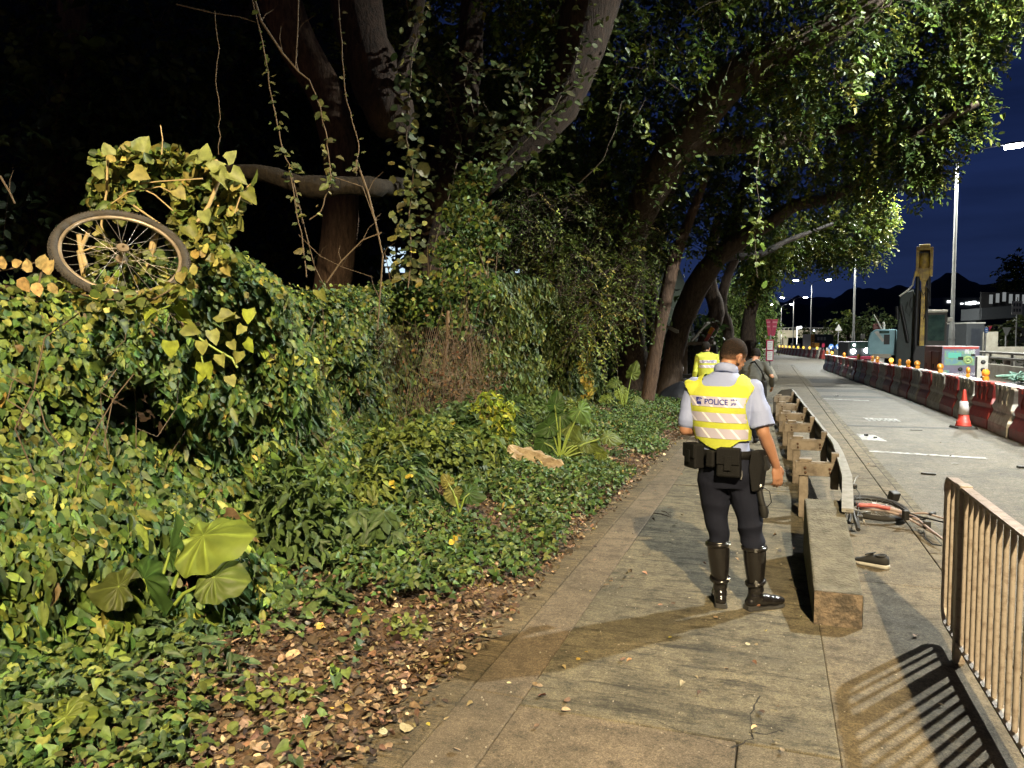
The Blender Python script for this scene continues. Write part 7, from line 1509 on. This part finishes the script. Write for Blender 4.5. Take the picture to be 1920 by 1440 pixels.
def vest_on(torso_me, st, yaw, parent, hem, arm, scoop_z, scoop_w, off=.014, stripes=(), text=None, txt_c=None, xr=(-.30, .30)):
    zs = [s[0] for s in st]; cx = lambda z: np.interp(z, zs, [s[1] for s in st]); cyf = lambda z: np.interp(z, zs, [s[2] for s in st]); cY, sY = math.cos(-yaw), math.sin(-yaw)
    def keep(V):
        z = V[:, 2]; dx, dy = V[:, 0] - cx(z), V[:, 1] - cyf(z); x = dx * cY - dy * sY
        h = hem(x); a = np.interp(z, [p[0] for p in arm], [p[1] for p in arm]) - np.abs(x)
        q = np.maximum(np.abs(x) - scoop_w + .035, 0); r_ = scoop_z + .035 - np.sqrt(np.maximum(.035 ** 2 - np.minimum(q, .035) ** 2, 0)) + np.maximum(np.abs(x) - scoop_w, 0) * 14 - z
        return np.minimum(np.minimum(z - h, a), r_)
    o = patch_of(torso_me, keep, off, 'hi_vis_vest', m_hiviz, parent, thick=.004)
    bv = bvh_of(o.data)
    def proj(x, z, lift):
        hit = bv.ray_cast(Vector((x, -1.5, z)), Vector((0, 1, 0)))
        return None if hit[0] is None else hit[0] + Vector((0, -lift, 0)) + hit[1].normalized() * (0 if hit[1].y > 0 else .001)
    for (z0, h, sl) in stripes:
        vs = []; idx = {}; fs = []; X_ = np.arange(xr[0], xr[1], .008); Z_ = np.linspace(-h / 2, h / 2, 6)
        for i, x in enumerate(X_):
            for j, z in enumerate(Z_):
                p = proj(x, z0 + z + sl * x, .0062)
                if p is not None: idx[i, j] = len(vs); vs.append(p)
        for i in range(len(X_) - 1):
            for j in range(5):
                q = [(i, j), (i + 1, j), (i + 1, j + 1), (i, j + 1)]
                if all(a in idx for a in q) and max(abs(vs[idx[q[0]]].y - vs[idx[q[1]]].y), 0) < .03: fs.append([idx[a] for a in q])
        mb = MB(); mb.add(vs, fs, True); mb.build('reflective_stripe', m_silver, o)
    if text:
        z0 = txt_c[1]
        for (s, size, dx, w) in text:
            Vt, Ft = text_mesh(s, size, w); vs = []
            for p in Vt:
                q = proj(txt_c[0] + dx + p[0], z0 + p[1] + txt_c[2] * (dx + p[0]), .0085); vs.append(q if q is not None else Vector((txt_c[0] + dx + p[0], -.12, z0 + p[1])))
            mb = MB(); mb.add(vs, Ft); mb.build('vest_lettering', m_navy, o)
    return o
def boot(parent, top, ank, fdir, mat=m_bootl, straps=True):
    """tall boot: shaft, instep, toe and heel in one surface, with sole and buckled straps"""
    t, a = Vector(top), Vector(ank); f = Vector((fdir[0], fdir[1], 0)).normalized(); mb = MB()
    ax = (a - t); st = []
    for k, (u, r) in enumerate(((0, .074), (.12, .073), (.35, .071), (.6, .062), (.8, .054), (1, .052))): st.append((t + ax * u, r))
    pts = [p for p, r in st]; mb.tube(pts, [r for p, r in st], 20)
    g = Vector((a.x, a.y, 0)); rot = Matrix((Vector((f.y, -f.x, 0)), f, Vector((0, 0, 1)))).transposed()
    ell(mb, g + Vector((0, 0, .085)) - f * .005, (.046, .055, .06), rot); ell(mb, g - f * .035 + Vector((0, 0, .05)), (.040, .042, .042), rot); ell(mb, g + f * .06 + Vector((0, 0, .055)), (.043, .085, .042), rot); ell(mb, g + f * .135 + Vector((0, 0, .047)), (.049, .07, .036), rot); ell(mb, g + f * .18 + Vector((0, 0, .042)), (.040, .04, .028), rot)
    me = fuse(mb, .006, 5); wrinkle(me, .005, 11, 5, lambda V: np.clip(1 - np.abs(V[:, 2] - .13) / .10, 0, 1), (1, 1, 3)); b = link('boot', me, mat, parent)
    mb = MB(); out_ = [(-.075, .030), (-.06, .042), (0, .040), (.07, .043), (.13, .052), (.18, .046), (.215, .022)]; poly = [g + f * y + rot @ Vector((w, 0, 0)) for y, w in out_] + [g + f * y - rot @ Vector((w, 0, 0)) for y, w in out_[::-1]]
    mb.prism([p + Vector((0, 0, .002)) for p in poly], (0, 0, .018)); mb.build('sole', m_rubber, b, bevel=.004)
    mb = MB(); hl = [(-.075, .028), (-.06, .040), (-.005, .038)]; poly = [g + f * y + rot @ Vector((w, 0, 0)) for y, w in hl] + [g + f * y - rot @ Vector((w, 0, 0)) for y, w in hl[::-1]]; mb.prism([p + Vector((0, 0, .020)) for p in poly], (0, 0, .014)); mb.build('heel', m_rubber, b, bevel=.003)
    if straps:
        for u, rr, tilt in ((.07, .076, 0), (.80, .060, .25)):
            c = t + ax * u; s_ = MB(); s_.torus(c, (ax.normalized() + f * tilt), rr, .009, 30, 6, sq=1.5); so = s_.build('strap', mat, b)
            q = c - f * rr * .5 + Vector((f.y, -f.x, 0)) * rr * .85; mb = MB(); mb.box(q, (.022, .022, .026), rot=rot); mb.build('buckle', m_silverbuckle, so, bevel=.003)
    return b

def officer_main():
    org = Vector((-.29, 5.05, 0)); t = thing('person', 'police officer in yellow vest and tall black boots seen from behind, head bowed', 'person', org)
    yaw = R(-11)
    ST = [(.90, .015, 0, .172, .125), (.98, .01, -.002, .168, .120), (1.05, .0, 0, .160, .112), (1.12, -.012, .0, .163, .113), (1.22, -.02, .004, .178, .120), (1.32, -.024, .010, .196, .126), (1.40, -.024, .020, .206, .122), (1.455, -.022, .032, .200, .106), (1.495, -.02, .046, .160, .086), (1.53, -.012, .062, .098, .072), (1.56, -.004, .075, .066, .064)]
    hrot = Matrix.Rotation(R(-38), 3, 'Z') @ Matrix.Rotation(R(-28), 3, 'X') @ Matrix.Rotation(R(6), 3, 'Y'); hc = (.022, .105, 1.617)
    SL, EL, WL = (-.205, .03, 1.445), (-.252, -.005, 1.165), (-.115, .23, 1.135); SR, ER, WR = (.175, .015, 1.435), (.240, -.02, 1.165), (.322, .055, .945)
    mb = MB(); head(mb, hc, hrot); cone(mb, (-.006, .06, 1.50), (.012, .088, 1.60), .058, .054); loft(mb, [(z, cx, cy, rx * .86, ry * .86) for z, cx, cy, rx, ry in ST[:-1]], yaw=yaw)
    for s_, e_, w_ in ((SL, EL, WL), (SR, ER, WR)):
        cone(mb, s_, e_, .052, .042); cone(mb, e_, Vector(e_).lerp(Vector(w_), .35), .041, .041); cone(mb, Vector(e_).lerp(Vector(w_), .3), w_, .042, .027)
    hand(mb, WR, (.14, .06, -1), (-.55, .75, .1), -1, .55); hand(mb, WL, (.55, .75, -.1), (.3, -.2, 1), 1, .6)
    for a, b, c in (((-.065, 0, .88), (-.035, .015, .54), (-.010, 0, .14)), ((.115, 0, .88), (.178, .0, .54), (.212, 0, .14))):
        cone(mb, a, b, .075, .052); cone(mb, b, c, .05, .038)
    for g, f in (((-.010, 0, .05), (-.15, 1)), ((.212, 0, .05), (.80, .60))): ff = Vector((f[0], f[1], 0)).normalized(); cone(mb, Vector(g) - ff * .02, Vector(g) + ff * .15, .035, .028)
    bm_ = fuse(mb, .0052, 3); body = link('body', bm_, m_skin, t)
    # hair: close crop, faded at the nape
    ri = hrot.inverted()
    def hk(V):
        q = np.array([(ri @ (Vector(p) - Vector(hc)))[:] for p in V]); zl = np.interp(q[:, 1], [-.1, -.06, .0, .04, .085, .12], [-.005, -.005, .03, .055, .105, .14]); ear = np.hypot((q[:, 1] + .008) / .030, (q[:, 2] - .018) / .045) - 1
        return np.minimum(np.minimum(q[:, 2] - zl, .05 * ear + np.where(np.abs(q[:, 0]) < .06, 1, 0)), .3 - np.linalg.norm(q, axis=1) * 1.2)
    patch_of(bm_, hk, .0035, 'hair', fademat('faded_hair', None, 1.605, 1.672), t)
    # shirt with short sleeves and collar
    mb = MB(); loft(mb, ST, yaw=yaw); 
    cone(mb, (SL[0] + .01, SL[1], SL[2]), Vector(SL).lerp(Vector(EL), .5), .070, .070); cone(mb, Vector(SL).lerp(Vector(EL), .4), Vector(SL).lerp(Vector(EL), .80), .066, .070, 16)
    cone(mb, (SR[0] - .005, SR[1], SR[2]), Vector(SR).lerp(Vector(ER), .5), .070, .074); h_ = Vector(SR).lerp(Vector(ER), .84); mb.tube([Vector(SR).lerp(Vector(ER), q) for q in (.2, .5, .75, .86)], [.068, .072, .080, .083], 18)
    sm = fuse(mb, .007, 6); wrinkle(sm, .010, 8, 9, lambda V: np.clip((np.abs(V[:, 0] + .02) - .12) / .08, .25, 1), (1, 1, 1.3)); shirt = link('shirt', sm, m_shirt, t)
    mb = MB(); ax = Vector((.10, .42, 1)); mb.torus((-.002, .070, 1.558), ax, .066, .014, 36, 8, sq=2.3); mb.build('collar', m_shirt, shirt)
    for s in (-1, 1): mb = MB(); mb.box((-.02 + s * .165, .035, 1.482), (.10, .05, .010), rot=Matrix.Rotation(s * .42, 3, 'Y') @ Matrix.Rotation(-.2, 3, 'Z')); mb.build('epaulette', m_nylon, shirt, bevel=.004)
    # trousers tucked in the boots
    mb = MB(); loft(mb, [(.80, .022, .0, .155, .115), (.86, .02, -.002, .176, .130), (.92, .016, -.004, .180, .132), (.98, .01, -.002, .174, .124), (1.045, .003, 0, .168, .117)], yaw=yaw)
    for a, b, c in (((-.072, 0, .84), (-.038, .015, .55), (-.030, .005, .41)), ((.115, 0, .84), (.172, .0, .55), (.195, .0, .41))):
        cone(mb, a, b, .104, .080, 18); cone(mb, b, c, .080, .070, 18)
    tm = fuse(mb, .008, 5); wrinkle(tm, .014, 7, 13, lambda V: np.clip(1.1 - np.abs(V[:, 2] - .50) / .22, .25, 1) * np.clip((1.0 - V[:, 2]) / .1, 0, 1), (1, 1, 2.2)); link('trousers', tm, m_trouser, t)
    boot(t, (-.032, .006, .435), (-.010, 0, .12), (-.15, 1)); boot(t, (.197, 0, .43), (.212, 0, .12), (.80, .60))
    # hi-vis vest
    mb = MB(); loft(mb, ST, yaw=yaw); cone(mb, (-.15, .03, 1.42), (-.215, .03, 1.425), .07, .062); cone(mb, (.12, .03, 1.42), (.178, .02, 1.415), .07, .062); vt = fuse(mb, .007, 7)
    vest_on(vt, ST, yaw, t, lambda x: 1.058 + .055 * np.clip((np.abs(x) - .02) / .10, 0, 1) ** 1.5, [(1.0, .30), (1.10, .205), (1.16, .172), (1.34, .163), (1.42, .190), (1.47, .222), (1.50, .30)], 1.452, .108, stripes=((1.362, .064, -.02), (1.262, .060, -.02), (1.160, .064, -.02)),
            text=(('警', .047, -.112, .9), ('POLICE', .049, -.004, .92), ('察', .047, .106, .9)), txt_c=(-.045, 1.361, -.02), xr=(-.30, .20))
    # duty belt and gear
    mb = MB(); n = 40
    for j, z in enumerate((.995, 1.048)):
        pass
    vs = []; fs = []
    for z, o_ in ((.995, .002), (.995, .014), (1.048, .014), (1.048, .002)):
        for k in range(n):
            a = 2 * math.pi * k / n; x, y = (.168 + o_) * math.cos(a), (.118 + o_) * math.sin(a); vs.append((.006 + x * math.cos(yaw) - y * math.sin(yaw), x * math.sin(yaw) + y * math.cos(yaw), z))
    for j in range(4):
        for k in range(n): fs.append((j * n + k, j * n + (k + 1) % n, ((j + 1) % 4) * n + (k + 1) % n, ((j + 1) % 4) * n + k))
    mb.add(vs, fs, True); belt = mb.build('duty_belt', m_nylon, t)
    def pouch(name, c, d, rz, flap=True):
        mb = MB(); mb.box(c, d, rot=Matrix.Rotation(rz, 3, 'Z'), taper=.94); p = mb.build(name, m_nylon, belt, bevel=.014, seg=3)
        if flap: mb = MB(); mb.box(Vector(c) + Matrix.Rotation(rz, 3, 'Z') @ Vector((0, -d[1] / 2 - .003, d[2] * .22)), (d[0] * .96, .012, d[2] * .55), rot=Matrix.Rotation(rz, 3, 'Z')); mb.build('pouch_flap', m_nylon, p, bevel=.005); mb = MB(); mb.box(Vector(c) + Matrix.Rotation(rz, 3, 'Z') @ Vector((0, -d[1] / 2 - .011, 0)), (d[0] * .3, .006, d[2] * .5), rot=Matrix.Rotation(rz, 3, 'Z')); mb.build('pouch_strap', m_nylon, p, bevel=.002)
        return p
    pouch('belt_pouch', (-.185, -.065, 1.005), (.125, .085, .165), R(-48)); pouch('belt_pouch', (.040, -.165, .985), (.150, .075, .185), R(-8)); pouch('belt_pouch', (-.075, -.150, 1.000), (.06, .04, .11), R(-22), False)
    mb = MB(); mb.prism([(.17, -.12, 1.06), (.225, -.10, 1.06), (.245, -.09, .98), (.225, -.10, .80), (.175, -.12, .79), (.155, -.125, .95)], (.03, .065, 0)); hol = mb.build('holster', m_nylon, belt, bevel=.012)
    mb = MB(); mb.prism([(.20, -.10, 1.03), (.255, -.07, 1.02), (.275, -.06, .95), (.255, -.07, .92), (.225, -.09, .97)], (.02, .035, 0)); mb.build('pistol_grip', m_blackmet, hol, bevel=.008)
    mb = MB(); mb.tube([(.115, -.135, .93), (.118, -.14, .90), (.112, -.14, .875)], .006, 6); mb.build('key_clip', m_silverbuckle, belt)
    mb = MB(); mb.tube([(.215, -.06, .84), (.235, -.07, .74), (.248, -.07, .70)], [.020, .020, .02], 10); mb.tube([(.248, -.07, .70), (.256, -.07, .66), (.258, -.07, .628)], [.026, .030, .022], 10); mb.build('torch', m_blackmet, belt)
    mb = MB(); mb.tube([(.232, -.07, .83), (.285, -.08, .80), (.298, -.08, .73), (.275, -.08, .70), (.256, -.075, .70)], .004, 6); mb.build('coiled_lead', m_blackmet, belt)
    mb = MB(); mb.lathe([(0, 0), (.012, 0), (.012, .01), (0, .012)], (.226, -.085, .835), 10, (0, -1, 0)); mb.build('lead_plug', m_whitep, belt)
    return t
officer_main()

def simple_person(name_label, org, facing, hyaw, hpitch, lean, shirt, trousers, arms, hairm, vest=False, cap=None, bag=False):
    t = thing('person', name_label, 'person', org, facing); L_ = lean
    def fwd(z): return L_ * max(0, (z - .92) / .6) ** 1.15
    ST = [(.88, 0, 0, .17, .125), (1.0, 0, 0, .165, .115), (1.12, 0, 0, .17, .115), (1.25, 0, .004, .19, .122), (1.36, 0, .012, .208, .124), (1.43, 0, .02, .212, .112), (1.48, 0, .03, .17, .088), (1.52, 0, .045, .10, .072), (1.55, 0, .055, .066, .062)]
    dz = -.35 * L_; ST = [(z + dz * max(0, (z - .92) / .6), cx, cy + fwd(z), rx, ry) for z, cx, cy, rx, ry in ST]
    hrot = Matrix.Rotation(hyaw, 3, 'Z') @ Matrix.Rotation(-hpitch, 3, 'X'); hc = Vector((0, .085 + fwd(1.62) * 1.12, 1.605 + dz * 1.25))
    mb = MB(); head(mb, hc, hrot); cone(mb, (0, .03 + fwd(1.48), 1.48 + dz), hc + Vector((0, -.015, -.01)), .058, .054); loft(mb, [(z, cx, cy, rx * .86, ry * .86) for z, cx, cy, rx, ry in ST[:-1]])
    sh = {}
    for s, (e_, w_, hf, hn) in zip((-1, 1), arms):
        S_ = Vector((s * .19, .022 + fwd(1.43), 1.425 + dz * .85)); sh[s] = (S_, Vector(e_), Vector(w_)); cone(mb, S_, e_, .050, .041); cone(mb, e_, w_, .041, .027); hand(mb, w_, hf, hn, -s if s > 0 else 1, .6)
    legs = (((-.09, 0, .86), (-.10, .03, .5), (-.10, -.01, .10)), ((.09, 0, .86), (.10, .03, .5), (.11, -.02, .10)))
    for a, b, c in legs: cone(mb, a, b, .075, .052); cone(mb, b, c, .05, .038); cone(mb, Vector(c) + Vector((0, -.01, -.05)), Vector(c) + Vector((0, .15, -.055)), .036, .03)
    bm_ = fuse(mb, .0075, 3); link('body', bm_, m_skin, t); ri = hrot.inverted()
    def hk(V):
        q = np.array([(ri @ (Vector(p) - hc))[:] for p in V]); zl = np.interp(q[:, 1], [-.1, -.06, .0, .04, .085, .12], [-.03, -.03, .02, .05, .10, .14]); return np.minimum(q[:, 2] - zl, .3 - np.linalg.norm(q, axis=1) * 1.2)
    patch_of(bm_, hk, .008, 'hair', hairm, t)
    mb = MB(); loft(mb, ST)
    for s in (-1, 1): S_, e_, w_ = sh[s]; cone(mb, S_, e_, .066, .058); cone(mb, e_, e_.lerp(w_, .88), .058, .044)
    sm = fuse(mb, .010, 5); wrinkle(sm, .008, 7, 17, None, (1, 1, 1.5)); o = link('jacket', sm, shirt, t)
    mb = MB(); mb.torus(hc + Vector((0, -.03, -.075)), (0, .4, 1), .064, .013, 28, 8, sq=1.8); mb.build('collar', m_whitep if cap else m_trouser, o)
    mb = MB(); loft(mb, [(.80, 0, 0, .155, .115), (.9, 0, 0, .178, .13), (1.0, 0, 0, .17, .12)])
    for a, b, c in legs: cone(mb, a, b, .095, .068); cone(mb, b, Vector(c) + Vector((0, 0, .02)), .066, .058)
    tm = fuse(mb, .010, 5); wrinkle(tm, .008, 7, 19, None, (1, 1, 2)); link('trousers', tm, trousers, t)
    for a, b, c in legs:
        mb = MB(); g = Vector((c[0], c[1], 0)); ell(mb, g + Vector((0, -.02, .05)), (.042, .055, .05)); ell(mb, g + Vector((0, .07, .042)), (.045, .10, .04)); ell(mb, g + Vector((0, .13, .036)), (.042, .06, .03)); link('shoe', fuse(mb, .010, 3), m_nylon, t)
    if vest:
        mb = MB(); loft(mb, ST); cone(mb, (-.13, .03, 1.40), (-.19, .03, 1.405), .07, .064); cone(mb, (.13, .03, 1.40), (.19, .03, 1.405), .07, .064); vt = fuse(mb, .010, 6)
        vest_on(vt, ST, 0, t, lambda x: 1.03 + 0 * x, [(1.0, .30), (1.08, .21), (1.16, .18), (1.34, .17), (1.42, .19), (1.46, .235), (1.50, .30)], 1.465, .085, off=.018, stripes=((1.33, .06, 0), (1.23, .06, 0)), text=(('警', .052, -.105, .9), ('POLICE', .052, 0, 1.0), ('察', .052, .105, .9)), txt_c=(0, 1.33, 0), xr=(-.2, .2))
    if bag:
        mb = MB(); mb.box((.22, -.02, .93), (.10, .26, .30), taper=.9); b_ = mb.build('shoulder_bag', m_nylon, t, bevel=.03); mb = MB(); mb.tube([(.24, .05, 1.05), (.20, -.10, 1.25), (.05, -.08 + fwd(1.35), 1.40), (-.12, .02 + fwd(1.45), 1.44 + dz)], .014, 6); mb.build('bag_strap', m_nylon, b_)
    return t
o2 = PD(1326, 700, 15.6)
simple_person('second officer in yellow jacket and striped vest standing by the shelter', (o2.x, o2.y, 0), R(18), R(-55), R(5), .05, m_hiviz, m_trouser,
              (((-.26, -.03, 1.13), (-.27, .03, .90), (0, .1, -1), (1, 0, 0)), ((.24, .02, 1.12), (.14, .22, 1.08), (-.4, .9, 0), (0, 0, 1))), m_hairm, vest=True)
o3 = PD(1407, 700, 12.9); m_dgrey = M('charcoal_shirt', (.040, .042, .038), .85, bump=.1, bs=150)
simple_person('stooping man in a charcoal top with shoulder bag, beyond the officer', (o3.x, o3.y, 0), R(-8), R(-10), R(30), .30, m_dgrey, m_trouser,
              (((-.27, .12, 1.12), (-.20, .34, .98), (.2, .9, -.2), (1, 0, 0)), ((.34, .08, 1.14), (.33, .22, .96), (-.1, .8, -.5), (-1, 0, 0))), m_hairm, cap=True, bag=True)
